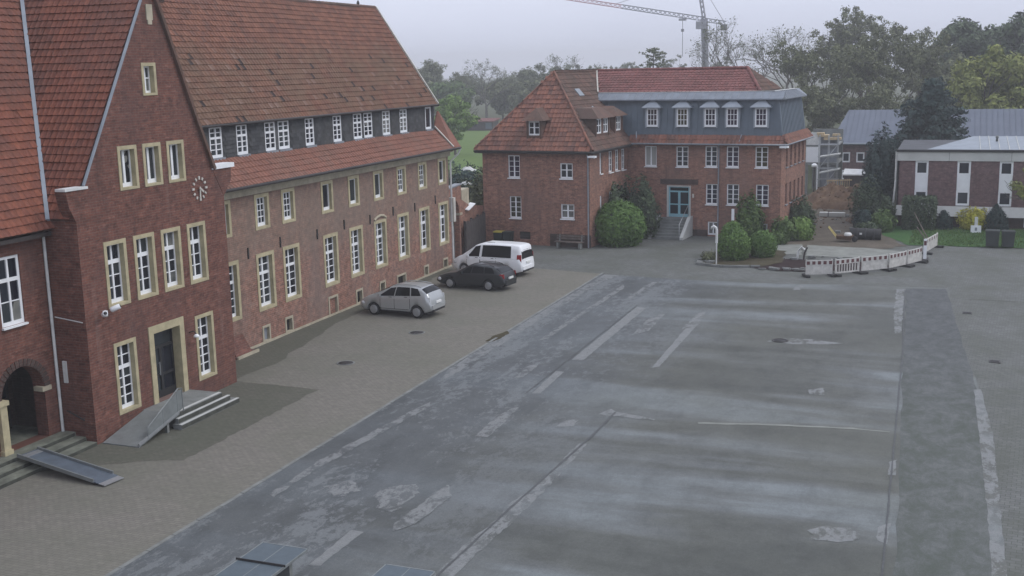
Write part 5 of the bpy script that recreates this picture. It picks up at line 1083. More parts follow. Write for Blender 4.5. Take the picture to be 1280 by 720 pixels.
for k in range(24): link('board', (bme, bm2)[k % 3 == 1], FN, Matrix.Translation((0.2 + k * 0.2, 0, random.uniform(-0.05, 0.02))))
for k in range(4): part('post', MB().box(0.15 + k * 1.55, 0.27 + k * 1.55, -0.03, 0.09, 0, 2.2), 'dark_wood', FN)
for z in (0.4, 1.7): part('rail', MB().box(0.15, 4.95, -0.028, 0.03, z, z + 0.1), 'dark_wood', FN)
# ------------------------------------------------------------------ cars
def lerp_pts(pts, x):
    if x <= pts[0][0]: return pts[0][1]
    for (a, va), (b, vb) in zip(pts, pts[1:]):
        if x <= b: t = (x - a) / (b - a); return va + (vb - va) * t
    return pts[-1][1]
def smooth_pts(pts, x, r=0.07): return (lerp_pts(pts, x - r) + lerp_pts(pts, x) * 2 + lerp_pts(pts, x + r)) / 4
def make_car(name, label, cat, loc, rz, S, group):
    """front at local -x; S holds the side profile, widths and glass of one kind of car"""
    L, W = S['L'], S['W']; t = thing(name, label, cat, loc, rz, group)
    wx, wr = S['wheels'], S['wr']
    ends = [(-L / 2, 0.80), (-L / 2 + 0.12, 0.92), (-L / 2 + 0.45, 0.985), (-L / 2 + 1.0, 1.0), (L / 2 - 0.7, 1.0), (L / 2 - 0.25, 0.97), (L / 2, 0.90)]
    def section(x):
        zb = lerp_pts(S['bottom'], x); base = zb
        for w0 in wx:
            d = wr * 1.22; q = d * d - (x - w0) ** 2
            if q > 0: zb = max(zb, wr * 0.98 + math.sqrt(q))
        zt = smooth_pts(S['top'], x); zbelt = min(smooth_pts(S['belt'], x), zt - 0.02); hw = W / 2 * smooth_pts(ends, x)
        g = min(1.0, max(0.0, (zt - zbelt) / S['gh'])); roof = hw * (0.93 - 0.20 * g * S.get('tumble', 1.0))
        zl = max(zb, base + 0.02); zm = max(zl + 0.004, base + (zbelt - base) * 0.5); zm = min(zm, zbelt - 0.01)
        return [(0, base + 0.02 if zb == base else zl * 0 + base + 0.06), (hw * 0.90, zl - 0.0), (hw * 0.975, max(zl + 0.002, base + 0.10)), (hw, zm), (hw * 0.985, zbelt - 0.03), (hw * 0.955, zbelt + 0.015 * g),
                (hw * 0.955 + (roof - hw * 0.955) * 0.55, zbelt + (zt - zbelt) * 0.52), (roof, zt - 0.075 * g - 0.006), (roof * 0.86, zt - 0.022 * g - 0.002), (roof * 0.45, zt - 0.004 * g), (0, zt)]
    def pt(x, k, side=1, out=0.0):
        s_ = section(x); i = min(int(k), len(s_) - 2); f = k - i
        y = s_[i][0] + (s_[i + 1][0] - s_[i][0]) * f; z = s_[i][1] + (s_[i + 1][1] - s_[i][1]) * f
        dy, dz = s_[i + 1][0] - s_[i][0], s_[i + 1][1] - s_[i][1]; n = math.hypot(dy, dz) or 1
        return (x, side * (y + dz / n * out), z - dy / n * out)
    xs = [-L / 2 + L * i / 70 for i in range(71)]; K = 11; vs = []
    for x in xs:
        s_ = section(x); vs += [(x, -y, z) for y, z in s_[::-1]] + [(x, y, z) for y, z in s_[1:-1]]
    n = 2 * K - 2; fs = [(i * n + k, i * n + (k + 1) % n, (i + 1) * n + (k + 1) % n, (i + 1) * n + k) for i in range(70) for k in range(n)]
    fs += [tuple(range(n)), tuple(range(70 * n + n - 1, 70 * n - 1, -1))]
    mb = MB().add(vs, fs, 0, True); body = part('body', mb, S['paint'], t)
    def patch(nm, mat, fx0, fx1, k0, k1, sides=(-1,), out=0.008, ns=14, nk=5, cx=False):
        for sd in sides:
            m = MB(); g = []
            for i in range(nk + 1):
                k = k0 + (k1 - k0) * i / nk; a = fx0(i / nk); b = fx1(i / nk)
                for j in range(ns + 1): g.append(pt(a + (b - a) * j / ns, k, sd, out))
            m.add(g, [(i * (ns + 1) + j, i * (ns + 1) + j + 1, (i + 1) * (ns + 1) + j + 1, (i + 1) * (ns + 1) + j) for i in range(nk) for j in range(ns)], 0, True)
            part(nm, m, mat, t)
    for (b0, t0, b1, t1) in S['side_glass']:
        patch('side_window', 'car_glass', lambda f: b0 + (t0 - b0) * f, lambda f: b1 + (t1 - b1) * f, 5.1, 6.95, (-1, 1))
    def screen(nm, x0, x1, kin, inset=0.0):
        m = MB(); g = []; ns = 10; nk = 8; ks = [10 - (10 - kin) * abs(1 - 2 * i / nk) for i in range(nk + 1)]
        for i, k in enumerate(ks):
            sd = -1 if i <= nk / 2 else 1
            for j in range(ns + 1): g.append(pt(x0 + (x1 - x0) * j / ns, min(k, 9.999), sd, 0.010))
        m.add(g, [(i * (ns + 1) + j, i * (ns + 1) + j + 1, (i + 1) * (ns + 1) + j + 1, (i + 1) * (ns + 1) + j) for i in range(nk) for j in range(ns)], 0, True)
        part(nm, m, 'car_glass', t)
    screen('windscreen', *S['ws'], 7.1); screen('rear_window', *S['rw'], 7.1)
    for (a, b) in S['doors']:
        patch('door_gap', 'black', lambda f: a - 0.022, lambda f: b + 0.022, 2.22, 4.95, (-1, 1), 0.003, 8, 4)
        patch('door', S['paint'], lambda f: a, lambda f: b, 2.3, 4.9, (-1, 1), 0.006, 8, 4)
        for sd in (-1, 1):
            p = pt(b - 0.2, 4.3, sd, 0.012); part('door_handle', MB().box(p[0] - 0.08, p[0] + 0.08, p[1] - 0.012, p[1] + 0.012, p[2] - 0.012, p[2] + 0.012), S.get('trim', 'black'), t)
    patch('sill_trim', 'black', lambda f: wx[0] + wr * 1.3, lambda f: wx[1] - wr * 1.3, 1.0, 1.9, (-1, 1), 0.006, 8, 2)
    for sd in (-1, 1):
        x = -L / 2 + 0.10; p = pt(x + 0.08, 4.2, sd, 0.0)
        part('headlight', MB().lathe([(0.03, -0.10), (0.10, -0.04), (0.11, 0.10), (0.05, 0.2)], 10, c=(x + 0.1, p[1] * 0.93, p[2] - 0.03), axis='x'), 'clear_lens', t)
        m = MB(); h0, h1 = S['tail']; xb = L / 2
        m.prism([(xb - 0.30, sd * W * 0.452, h0), (xb - 0.02, sd * W * 0.40, h0), (xb - 0.04, sd * W * 0.40, h1), (xb - 0.24, sd * W * 0.445, h1)], (0, sd * 0.045, 0))
        part('tail_light', m, S.get('tail_mat', 'red_lens'), t)
        px = S['ws'][0] + 0.38; p = pt(px, 5.2, sd, 0.0)
        part('mirror', MB().prism([(px - 0.06, p[1], p[2] - 0.02), (px + 0.07, p[1], p[2] - 0.02), (px + 0.07, p[1], p[2] + 0.12), (px - 0.02, p[1], p[2] + 0.11)], (0.02, sd * 0.17, 0.01)), S.get('mirror', S['paint']), t)
    part('rear_bumper', MB().prism([(L / 2 - 0.10, -W * 0.41, S['bz']), (L / 2 + 0.05, -W * 0.36, S['bz']), (L / 2 + 0.05, W * 0.36, S['bz']), (L / 2 - 0.10, W * 0.41, S['bz'])], (0, 0, 0.20)), S.get('bumper', S['paint']), t)
    part('bumper_insert', MB().box(L / 2 - 0.05, L / 2 + 0.055, -W * 0.35, W * 0.35, S['bz'] - 0.09, S['bz'] - 0.002), 'black', t)
    part('licence_plate', MB().box(L / 2 + 0.0, L / 2 + 0.062, -0.23, 0.23, S['pz'], S['pz'] + 0.10), 'plate_white', t)
    part('grille', MB().box(-L / 2 - 0.012, -L / 2 + 0.1, -W * 0.26, W * 0.26, S['bz'] + 0.02, S['bz'] + 0.16), 'black', t)
    part('underbody', MB().box(-L / 2 + 0.25, L / 2 - 0.25, -W * 0.36, W * 0.36, 0.17, 0.55), 'black', t)
    if S.get('rails'):
        for sd in (-1, 1):
            a, b = S['rails']; part('roof_rail', MB().tube([pt(a + (b - a) * i / 6, 8.2, sd, 0.02 if i in (0, 6) else 0.05) for i in range(7)], 0.02, 6), S.get('rail_mat', 'steel'), t)
    for w0 in wx:
        for sd in (-1, 1):
            wl = part('wheel', MB().lathe([(wr * 0.62, -0.085), (wr * 0.93, -0.09), (wr, -0.06), (wr, 0.06), (wr * 0.93, 0.09), (wr * 0.62, 0.085)], 22, axis='y'), 'rubber', t, Matrix.Translation((w0, sd * (W / 2 - 0.105), wr)))
            m = MB(); m.lathe([(wr * 0.64, sd * 0.080), (wr * 0.64, sd * 0.092), (wr * 0.18, sd * 0.098), (0.02, sd * 0.098)], 22, axis='y')
            for q in range(7):
                a = q * 2 * math.pi / 7; m.bar((math.cos(a) * wr * 0.12, sd * 0.106, math.sin(a) * wr * 0.12), (math.cos(a) * wr * 0.62, sd * 0.098, math.sin(a) * wr * 0.62), 0.055, 0.03, up=(0, 1, 0))
            m.lathe([(wr * 0.70, 0.085 * sd), (wr * 0.70, sd * 0.104), (wr * 0.60, sd * 0.104), (wr * 0.60, 0.085 * sd)], 22, axis='y')
            part('rim', m, 'alloy', wl)
    if S.get('extra'): S['extra'](t, part, pt, patch)
    return t
silver = dict(L=3.86, W=1.62, wheels=(-1.10, 1.22), wr=0.285, paint='paint_silver', gh=0.55, bottom=[(-1.93, 0.30), (-1.6, 0.20), (1.5, 0.20), (1.93, 0.34)],
    top=[(-1.93, 0.52), (-1.84, 0.70), (-1.45, 0.90), (-1.12, 1.00), (-0.30, 1.38), (0.2, 1.47), (0.9, 1.47), (1.45, 1.40), (1.72, 1.18), (1.90, 0.88), (1.93, 0.60)],
    belt=[(-1.93, 0.50), (-1.3, 0.84), (-0.9, 0.90), (0.6, 0.97), (1.5, 1.04), (1.8, 0.98), (1.93, 0.56)],
    side_glass=[(-0.88, -0.20, 0.02, 0.08), (0.07, 0.13, 0.88, 0.82), (0.94, 0.88, 1.45, 1.25)], ws=(-1.14, -0.28), rw=(1.46, 1.72), doors=[(-0.72, 0.03), (0.05, 0.86)], tail=(0.66, 0.98), tail_mat='clear_lens', bz=0.40, pz=0.66, rails=(-0.1, 1.35), rail_mat='paint_silver')
dark = dict(L=4.06, W=1.58, wheels=(-1.18, 1.12), wr=0.275, paint='paint_dark', gh=0.46, bottom=[(-2.03, 0.28), (-1.7, 0.18), (1.6, 0.18), (2.03, 0.34)],
    top=[(-2.03, 0.48), (-1.93, 0.62), (-1.3, 0.80), (-0.85, 0.86), (-0.15, 1.24), (0.3, 1.30), (1.1, 1.28), (1.55, 1.20), (1.85, 0.95), (2.0, 0.82), (2.03, 0.52)],
    belt=[(-2.03, 0.44), (-1.3, 0.74), (-0.8, 0.80), (0.7, 0.86), (1.6, 0.90), (1.9, 0.84), (2.03, 0.48)],
    side_glass=[(-0.60, -0.05, 0.08, 0.14), (0.13, 0.19, 0.85, 0.80), (0.90, 0.85, 1.48, 1.30)], ws=(-0.85, -0.14), rw=(1.52, 1.86), doors=[(-0.66, 0.08), (0.10, 0.82)], tail=(0.68, 0.90), bz=0.36, pz=0.60, rails=(-0.05, 1.35), rail_mat='iron')
def van_extra(t, part, pt, patch):
    patch('sliding_rail', 'black', lambda f: 0.45, lambda f: 1.95, 4.82, 4.93, (-1,), 0.010, 8, 1)
    part('roof_hatch', MB().box(-0.15, 0.35, -0.3, 0.3, 1.775, 1.80), 'white_worn', t)
van = dict(L=4.42, W=1.72, wheels=(-1.40, 1.30), wr=0.285, paint='paint_white', gh=0.75, tumble=0.75, bottom=[(-2.21, 0.30), (-1.9, 0.20), (1.8, 0.20), (2.21, 0.30)],
    top=[(-2.21, 0.60), (-2.12, 0.80), (-1.75, 1.00), (-1.55, 1.06), (-0.72, 1.66), (-0.3, 1.76), (0.6, 1.79), (1.7, 1.78), (2.08, 1.74), (2.17, 1.55), (2.21, 0.7)],
    belt=[(-2.21, 0.55), (-1.75, 0.92), (-1.4, 0.98), (2.1, 1.00), (2.21, 0.64)],
    side_glass=[(-1.20, -0.68, -0.42, -0.36), (-0.26, -0.22, 1.58, 1.55)], ws=(-1.52, -0.74), rw=(2.13, 2.203), doors=[(-1.2, -0.38), (-0.34, 0.62)], tail=(0.75, 1.25), bz=0.40, pz=0.75, bumper='paint_white', extra=van_extra)
PC = 'vehicles parked along the long wing'
make_car('parked_car', 'silver people carrier parked nose to the wall of the long wing', 'car', (3.02, 47.42, 0.002), R(-4), silver, PC)
make_car('parked_car', 'dark estate car parked between the silver car and the white van', 'car', (3.92, 54.35, 0.002), R(-6), dark, PC)
make_car('parked_van', 'white passenger van with dark side windows parked at the end of the wing', 'van', (3.22, 58.45, 0.002), R(-7), van, PC)

# ------------------------------------------------------------------ barrier
def barrier(p, q, lab, ribs, lean=0.0):
    p, q = Vector((*p, 0)), Vector((*q, 0)); d = q - p; L = d.length; a = math.atan2(d.y, d.x)
    t = thing('barrier', lab, 'barrier', p, a, 'white construction barriers across the yard end')
    H = 0.92
    fr = MB().box(0.03, 0.09, -0.03, 0.03, 0.06, H).box(L - 0.09, L - 0.03, -0.03, 0.03, 0.06, H).box(0.09, L - 0.09, -0.025, 0.025, 0.12, 0.19)
    part('frame', fr, 'barrier_white', t)
    rl = part('top_board', MB().box(0.02, L - 0.02, -0.035, 0.035, 0.60, 0.87), 'barrier_white', t)
    for k in range(5):
        x = L * (k + 0.5) / 5
        part('red_reflector', MB().box(x - 0.085, x + 0.085, -0.043, 0.043, 0.65, 0.83), 'red_paint', rl)
    n = 9
    for k in range(n):
        x = 0.12 + (L - 0.24) * k / (n - 1)
        if ribs: part('bar', MB().box(x - 0.025, x + 0.025, -0.018, 0.018, 0.19, 0.60), 'barrier_white', t)
    if not ribs: part('panel', MB().box(0.09, L - 0.09, -0.02, 0.02, 0.20, 0.598), 'barrier_white', t)
    for x in (0.06, L - 0.06): part('foot', MB().box(x - 0.12, x + 0.12, -0.40, 0.40, 0.005, 0.12 if x < 1 else 0.118), 'rubber', t)
BP = [(19.94, 61.47), (21.41, 62.09), (22.68, 63.27), (24.06, 64.5), (24.95, 66.01), (25.71, 67.54)]
BL = ['white barrier at the left end of the row beside the mulch strip', 'white slatted barrier second from the left end of the row', 'white barrier third from the left with its bars showing below the red blocks', 'white solid barrier fourth in the row from the mulch strip', 'white solid barrier just before the gap in the row']
for i in range(5):
    (x0, y0), (x1, y1) = BP[i], BP[i + 1]; k = 0.03
    barrier((x0 + (x1 - x0) * k, y0 + (y1 - y0) * k), (x1 - (x1 - x0) * k, y1 - (y1 - y0) * k), BL[i], i in (1,))
barrier((25.81, 70.42), (26.43, 73.3), 'white barrier standing apart at the lawn edge beside the poles', False)
BPO = thing('barrier_post', 'white end post between the barrier row and the lawn', 'post', (25.85, 68.1, 0))
part('post', MB().box(-0.09, 0.09, -0.05, 0.05, 0, 1.25), 'white_paint', BPO); part('reflector', MB().box(-0.07, 0.07, -0.06, -0.052, 0.9, 1.15), 'red_paint', BPO); part('foot', MB().box(-0.2, 0.2, -0.45, 0.45, -0.002, 0.12), 'rubber', BPO)
for nm, a, b, lab in (('a', (26.0, 74.6, 0.05), (24.95, 76.0, 1.78), 'long timber pole leaning over the lawn towards the cut hedge'), ('b', (25.9, 74.5, 0.05), (25.2, 75.1, 0.95), 'shorter timber pole leaning beside the separate barrier')):
    o = part('timber_pole', MB().tube([a, b], [0.045, 0.03], 8), 'weathered_wood'); tag(o, lab, 'pole', 'leaning timber poles')

# ------------------------------------------------------------------ table tennis tables at the near edge
def tt_table(x0, y0, lab, dx=0.0):
    t = thing('table_tennis_table', lab, 'table', (x0, y0, 0), R(dx), 'outdoor table tennis tables')
    Wd, Hd, zt = 1.15, 0.99, 0.76
    for s_, nm in ((0, 'near'), (1, 'far')):
        tp_ = part('tabletop', MB().box(-Wd / 2, Wd / 2, -Hd + s_ * (Hd + 0.004), s_ * Hd - (0.0 if s_ else 0.004), zt - 0.05, zt), 'table_top', t)
        part('centre_line', MB().box(-0.009, 0.009, -Hd + s_ * Hd + 0.01, s_ * Hd - 0.01, zt, zt + 0.003), 'alu', tp_)
    part('edge_rim', MB().box(Wd / 2, Wd / 2 + 0.022, -Hd, Hd, zt - 0.055, zt + 0.006).box(-Wd / 2 - 0.03, -Wd / 2, -Hd, Hd, zt - 0.055, zt + 0.006).box(-Wd / 2, Wd / 2, Hd, Hd + 0.03, zt - 0.055, zt + 0.005).box(-Wd / 2, Wd / 2, -Hd - 0.03, -Hd, zt - 0.055, zt + 0.005), 'alu', t)
    part('net', MB().box(-Wd / 2 - 0.06, Wd / 2 + 0.06, -0.006, 0.006, zt + 0.004, zt + 0.055), 'iron', t)
    for s_ in (-1, 1):
        part('leg', MB().box(-Wd * 0.36, Wd * 0.36, s_ * 0.55 - 0.06, s_ * 0.55 + 0.06, 0, zt - 0.05), 'concrete', t)
tt_table(13.23, 19.83, 'blue grey outdoor table tennis table on the asphalt, the one showing its net')
tt_table(16.48, 19.66, 'second blue grey table tennis table, only its far edge showing')

# ------------------------------------------------------------------ small things on the ground
for x, y, lab in ((5.45, 43.89, 'round iron manhole cover in the paving behind the silver car'), (5.0, 38.34, 'round manhole cover in the paving nearest the gabled building')):
    t = thing('manhole_cover', lab, 'manhole cover', (x, y, 0.004), 0, 'manhole covers in the forecourt')
    part('ring', MB().lathe([(0.36, 0.0), (0.36, 0.012), (0.30, 0.012), (0.30, 0.0)], 28), 'concrete', t); lid = part('lid', MB().lathe([(0.295, 0.0), (0.295, 0.010), (0.02, 0.013)], 28), 'iron', t)
    for q in range(8): part('rib', MB().bar((0.06, 0, 0.014), (0.26, 0, 0.012), 0.03, 0.008), 'iron', lid, Matrix.Rotation(q * math.pi / 4, 4, 'Z'))
t = thing('yard_drain', 'dark drain opening in the middle of the asphalt yard', 'drain', (20.74, 46.69, 0.008)); part('frame', MB().lathe([(0.34, 0.0), (0.34, 0.014), (0.26, 0.014), (0.26, 0.0)], 20), 'iron', t); part('grate', MB().lathe([(0.255, 0), (0.255, 0.006), (0.02, 0.006)], 20), 'black', t)
for i, (x, y, lab) in enumerate(((28.0, 54.2, 'small dark gully cover on the pale edge far right'), (28.9, 45.5, 'dark gully cover on the right paving beside the mossy strip'))):
    t = thing('gully_cover', lab, 'drain cover', (x, y, 0.006)); part('frame', MB().box(-0.2, 0.2, -0.2, 0.2, 0, 0.012), 'iron', t)
    for q in range(4): part('slot', MB().box(-0.15, 0.15, -0.15 + q * 0.085, -0.11 + q * 0.085, 0.0125, 0.016), 'black', t)
def wheelie(name, lab, x, y, rz, w_, d_, h, lid, group):
    t = thing(name, lab, 'bin', (x, y, 0), rz, group)
    part('body', MB().prism([(-w_ * .44, -d_ * .42, 0.08), (w_ * .44, -d_ * .42, 0.08), (w_ * .44, d_ * .42, 0.08), (-w_ * .44, d_ * .42, 0.08)], (0, 0, 0.02)).add([(-w_ * .44, -d_ * .42, .1), (w_ * .44, -d_ * .42, .1), (w_ * .44, d_ * .42, .1), (-w_ * .44, d_ * .42, .1), (-w_ / 2, -d_ / 2, h), (w_ / 2, -d_ / 2, h), (w_ / 2, d_ / 2, h), (-w_ / 2, d_ / 2, h)], [(0, 1, 5, 4), (1, 2, 6, 5), (2, 3, 7, 6), (3, 0, 4, 7)]), 'bin_plastic', t)
    part('lid', MB().prism([(-w_ * .53, -d_ * .55, h + .002), (w_ * .53, -d_ * .55, h + .002), (w_ * .53, d_ * .53, h + .002), (-w_ * .53, d_ * .53, h + .002)], (0, 0.02, 0.07)), lid, t)
    part('handle', MB().tube([(-w_ * .4, d_ * .6, h - .05), (w_ * .4, d_ * .6, h - .05)], 0.02, 6), 'bin_plastic', t)
    for s_ in (-1, 1): part('wheel', MB().lathe([(0.03, -0.03), (0.09, -0.03), (0.09, 0.03), (0.03, 0.03)], 12, c=(s_ * w_ * .42, d_ * .4, 0.09), axis='x'), 'rubber', t)
p1 = H0 @ Vector((-6.05, -0.75, 0)); p2 = H0 @ Vector((-5.42, -0.72, 0))
wheelie('wheelie_bin', 'black wheelie bin with yellowish lid against the orange roofed house', p1.x, p1.y, HR, 0.60, 0.5, 0.86, 'bin_yellow', 'bins by the orange roofed house')
wheelie('wheelie_bin', 'all black wheelie bin between the yellow lidded bin and the vent grille', p2.x, p2.y, HR, 0.60, 0.5, 0.86, 'bin_plastic', 'bins by the orange roofed house')
wheelie('wheelie_bin', 'dark bin at the lawn edge, the one nearer the white sign', 29.55, 74.05, R(-3), 0.78, 0.62, 0.98, 'bin_plastic', 'dark bins at the lawn edge')
wheelie('wheelie_bin', 'dark bin at the lawn edge, the one farther from the white sign', 30.42, 74.1, R(2), 0.72, 0.62, 0.96, 'bin_plastic', 'dark bins at the lawn edge')
pb = H0 @ Vector((-1.2, -0.55, 0))
t = thing('bench', 'weathered wooden bench against the plinth of the orange roofed house', 'bench', pb, HR)
for k in range(3): part('seat_slat', MB().box(-0.95, 0.95, -0.25 + k * 0.14, -0.14 + k * 0.14, 0.40, 0.44), 'weathered_wood', t)
for k in range(2): part('back_slat', MB().box(-0.95, 0.95, 0.20 + k * 0.03, 0.23 + k * 0.03, 0.54 + k * 0.15, 0.65 + k * 0.15), 'weathered_wood', t)
for x in (-0.75, 0.75): part('leg', MB().box(x - 0.06, x + 0.06, -0.22, 0.16, 0, 0.398).bar((x, 0.16, 0.3), (x, 0.27, 0.84), 0.08, 0.05), 'concrete', t)
t = thing('path_light', 'pale lamp post with bent arm in front of the round bush', 'lamp post', (14.75, 63.95, 0.02))
part('post', MB().tube([(0, 0, 0), (0, 0, 2.05)], 0.04, 8), 'white_worn', t); part('sleeve', MB().tube([(0, 0, 1.25), (0, 0, 2.02)], 0.075, 8), 'white_worn', t)
part('lamp_head', MB().tube([(0, 0, 2.0), (-0.04, 0, 2.12), (-0.16, 0, 2.20), (-0.28, 0, 2.14), (-0.32, 0, 2.02)], [0.06, 0.075, 0.085, 0.08, 0.05], 8), 'white_worn', t)
t = thing('sign_post', 'thin white post standing before the shrub by the house wall', 'post', (14.05, 74.6 - 1.6, 0)); part('post', MB().tube([(0, 0, 0), (0, 0, 1.8)], 0.035, 8), 'steel', t); part('sign_panel', MB().box(-0.09, 0.09, -0.05, -0.03, 1.3, 2.1), 'white_paint', t)
t = thing('lawn_sign', 'small white notice on a post in front of the yellow bush', 'sign', (28.72, 80.0, 0)); part('post', MB().box(-0.1, 0.1, -0.03, 0.03, 0, 1.05), 'white_worn', t); part('board', MB().box(-0.32, 0.32, -0.07, -0.035, 0.02, 0.50), 'white_paint', t); part('mark', MB().box(-0.07, 0.07, -0.078, -0.072, 0.15, 0.36), 'lead', t)
t = thing('marker_post', 'white marker post at the foot of the cut hedge block', 'post', (26.0, 80.6, 0)); part('post', MB().box(-0.06, 0.06, -0.04, 0.04, 0, 0.95), 'white_paint', t); part('cap', MB().box(-0.07, 0.07, -0.05, 0.05, 0.951, 0.99), 'lead', t)
t = thing('hose_bundle', 'pale bent pipe ends standing up out of the mulch strip', 'pipe', (18.9, 66.9, 0)); part('pipe', MB().tube([(0, 0, 0), (0.05, 0, 0.5), (0.25, 0, 0.75), (0.42, 0, 0.6)], 0.06, 8), 'white_worn', t); part('pipe', MB().tube([(0.35, 0.1, 0), (0.4, 0.1, 0.4), (0.55, 0.1, 0.72)], 0.05, 8), 'dark_wood', t)
# shed beyond the meadow
t = thing('field_shed', 'small dark shed with reddish flat roof beyond the green meadow', 'shed', (-54.3, 195, 0))
part('wall', MB().box(-2.6, 2.6, 0, 3, 0, 1.7), 'dark_wood', t); part('roof', MB().slab([(-2.9, -0.4, 1.7), (2.9, -0.4, 1.7), (2.9, 3.3, 2.1), (-2.9, 3.3, 2.1)], 0.15), 'tile_wine', t); part('door', MB().box(1.2, 2.4, -0.04, 0, 0.3, 1.4), 'seam_metal', t); part('window', MB().box(-1.5, -0.6, -0.04, 0, 0.7, 1.2), 'glass', t)
# white wrapped bales at the garden edge behind the passage
for i, (x, y, lab) in enumerate(((-5.8, 75.8, 'white plastic sheet lump on the dark hedge, the lower one'), (-7.0, 79.0, 'white plastic sheet lump on the hedge nearest the meadow'))):
    t = thing('plastic_sheet', lab, 'sheeting', (x, y, 3.0 + i * 0.75)); m = MB(); n = 8; k_ = 0.5 + 0.15 * i
    g = [(k_ * (-0.9 + 1.8 * a / n), k_ * (-0.5 + 1.0 * b / n), 0.25 * math.sin(math.pi * a / n) * math.sin(math.pi * b / n) + random.uniform(0, .12)) for b in range(n + 1) for a in range(n + 1)]
    m.add(g, [(b * (n + 1) + a, b * (n + 1) + a + 1, (b + 1) * (n + 1) + a + 1, (b + 1) * (n + 1) + a) for b in range(n) for a in range(n)]); part('sheet', m, 'white_worn', t)
# tower crane far behind
CR = thing('tower_crane', 'tall construction crane with lattice jib far behind the middle house', 'crane', (-7.2, 170, 0))
def lattice(m, a, b, w_, h, n, mi=0, r=0.05):
    a, b = Vector(a), Vector(b); d = (b - a); u = d.normalized(); s_ = u.cross(Vector((0, 0, 1)) if abs(u.z) < 0.9 else Vector((1, 0, 0))).normalized(); t_ = s_.cross(u)
    c = [(s_ * w_ / 2 * i + t_ * h / 2 * j) for i, j in ((-1, -1), (1, -1), (1, 1), (-1, 1))]
    for q in c: m.bar(a + q, b + q, r * 2, r * 2)
    for k in range(n):
        p, q = a + d * k / n, a + d * (k + 1) / n
        for i in range(4): m.bar(p + c[i], q + c[(i + 1) % 4], r * 1.2, r * 1.2)
m = MB(); lattice(m, (0, 0, 0), (-0.6, 0, 17.6), 0.66, 0.66, 24, 0, 0.09); m.bar((0, 0, 0), (-0.6, 0, 17.6), 0.34); part('mast', m, 'crane_paint', CR)
m = MB(); lattice(m, (-0.6, 0, 17.6), (-13.0, 0, 19.86), 0.45, 0.55, 18, 0, 0.065); part('jib', m, 'crane_paint', CR)
m = MB(); lattice(m, (-13.02, 0, 19.865), (-24.5, 0, 21.95), 0.40, 0.5, 16, 0, 0.05); part('jib_tip', m, 'crane_red', CR)
m = MB(); lattice(m, (-0.6, 0, 17.5), (2.6, 0, 16.95), 0.5, 0.5, 5, 0, 0.06); part('counter_jib', m, 'crane_paint', CR)
m = MB(); lattice(m, (-0.6, 0, 17.6), (-1.6, 0, 23.5), 0.4, 0.4, 8, 0, 0.06); part('tower_head', m, 'crane_paint', CR)
part('tie', MB().tube([(-1.6, 0, 23.4), (-14, 0, 20.3)], 0.04, 5).tube([(-1.6, 0, 23.4), (2.4, 0, 17.0)], 0.04, 5), 'crane_paint', CR)
part('ballast', MB().box(1.9, 2.7, -0.5, 0.5, 15.9, 16.7), 'concrete', CR); part('cab', MB().box(-1.7, -0.2, -0.6, 0.6, 16.2, 17.3), 'crane_paint', CR)
part('hoist_rope', MB().tube([(-3.8, 0, 18.1), (-3.8, 0, 12.3)], 0.035, 5), 'black', CR); part('hook_block', MB().box(-4.0, -3.6, -0.15, 0.15, 15.9, 16.3), 'crane_paint', CR); part('trolley', MB().box(-4.3, -3.3, -0.4, 0.4, 17.5, 17.8), 'crane_paint', CR)
part('slew_rope', MB().tube([(1.2, 0, 17.0), (1.45, 0, 10.6)], 0.03, 5), 'black', CR)
# ------------------------------------------------------------------ trees and bushes: leaf quads scattered through clumps
def leaf_arrays(clumps, per, size, squash=0.8, shell=0.5):
    C_ = []; Nn = []
    for (c, r) in clumps:
        n = per if isinstance(per, int) else per(r)
        d = rng.normal(size=(n, 3)); d /= np.linalg.norm(d, axis=1)[:, None] + 1e-9
        rr = r * (shell + (1 - shell) * rng.random((n, 1)) ** 0.5) * (0.85 + 0.3 * rng.random((n, 1)))
        Nn.append(d)
        C_.append(np.array(c)[None] + d * rr * np.array([1, 1, squash])[None])
    P = np.concatenate(C_); n = len(P)
    nrm = np.concatenate(Nn) * 1.0 + rng.normal(size=(n, 3)) * 0.55 + np.array([0, 0, 0.45]); nrm /= np.linalg.norm(nrm, axis=1)[:, None]
    a = rng.normal(size=(n, 3)); a -= (a * nrm).sum(1)[:, None] * nrm; a /= np.linalg.norm(a, axis=1)[:, None]
    b = np.cross(nrm, a); b -= (a * b).sum(1)[:, None] * a; b /= np.linalg.norm(b, axis=1)[:, None]
    s = (size * (0.55 + 0.9 * rng.random(n)))[:, None]
    q = np.stack([P - a * s, P - b * s * 0.45, P + a * s, P + b * s * 0.45], 1)
    return q.reshape(-1, 3)
def leaf_mesh(name, V, mat):
    n = len(V) // 4; me = bpy.data.meshes.new(name)
    me.vertices.add(len(V)); me.vertices.foreach_set('co', V.astype(np.float32).ravel())
    me.loops.add(4 * n); me.loops.foreach_set('vertex_index', np.arange(4 * n, dtype=np.int32))
    me.polygons.add(n); me.polygons.foreach_set('loop_start', np.arange(0, 4 * n, 4, dtype=np.int32))
    me.update(calc_edges=True); me.validate(); me.materials.append(M[mat]); return me
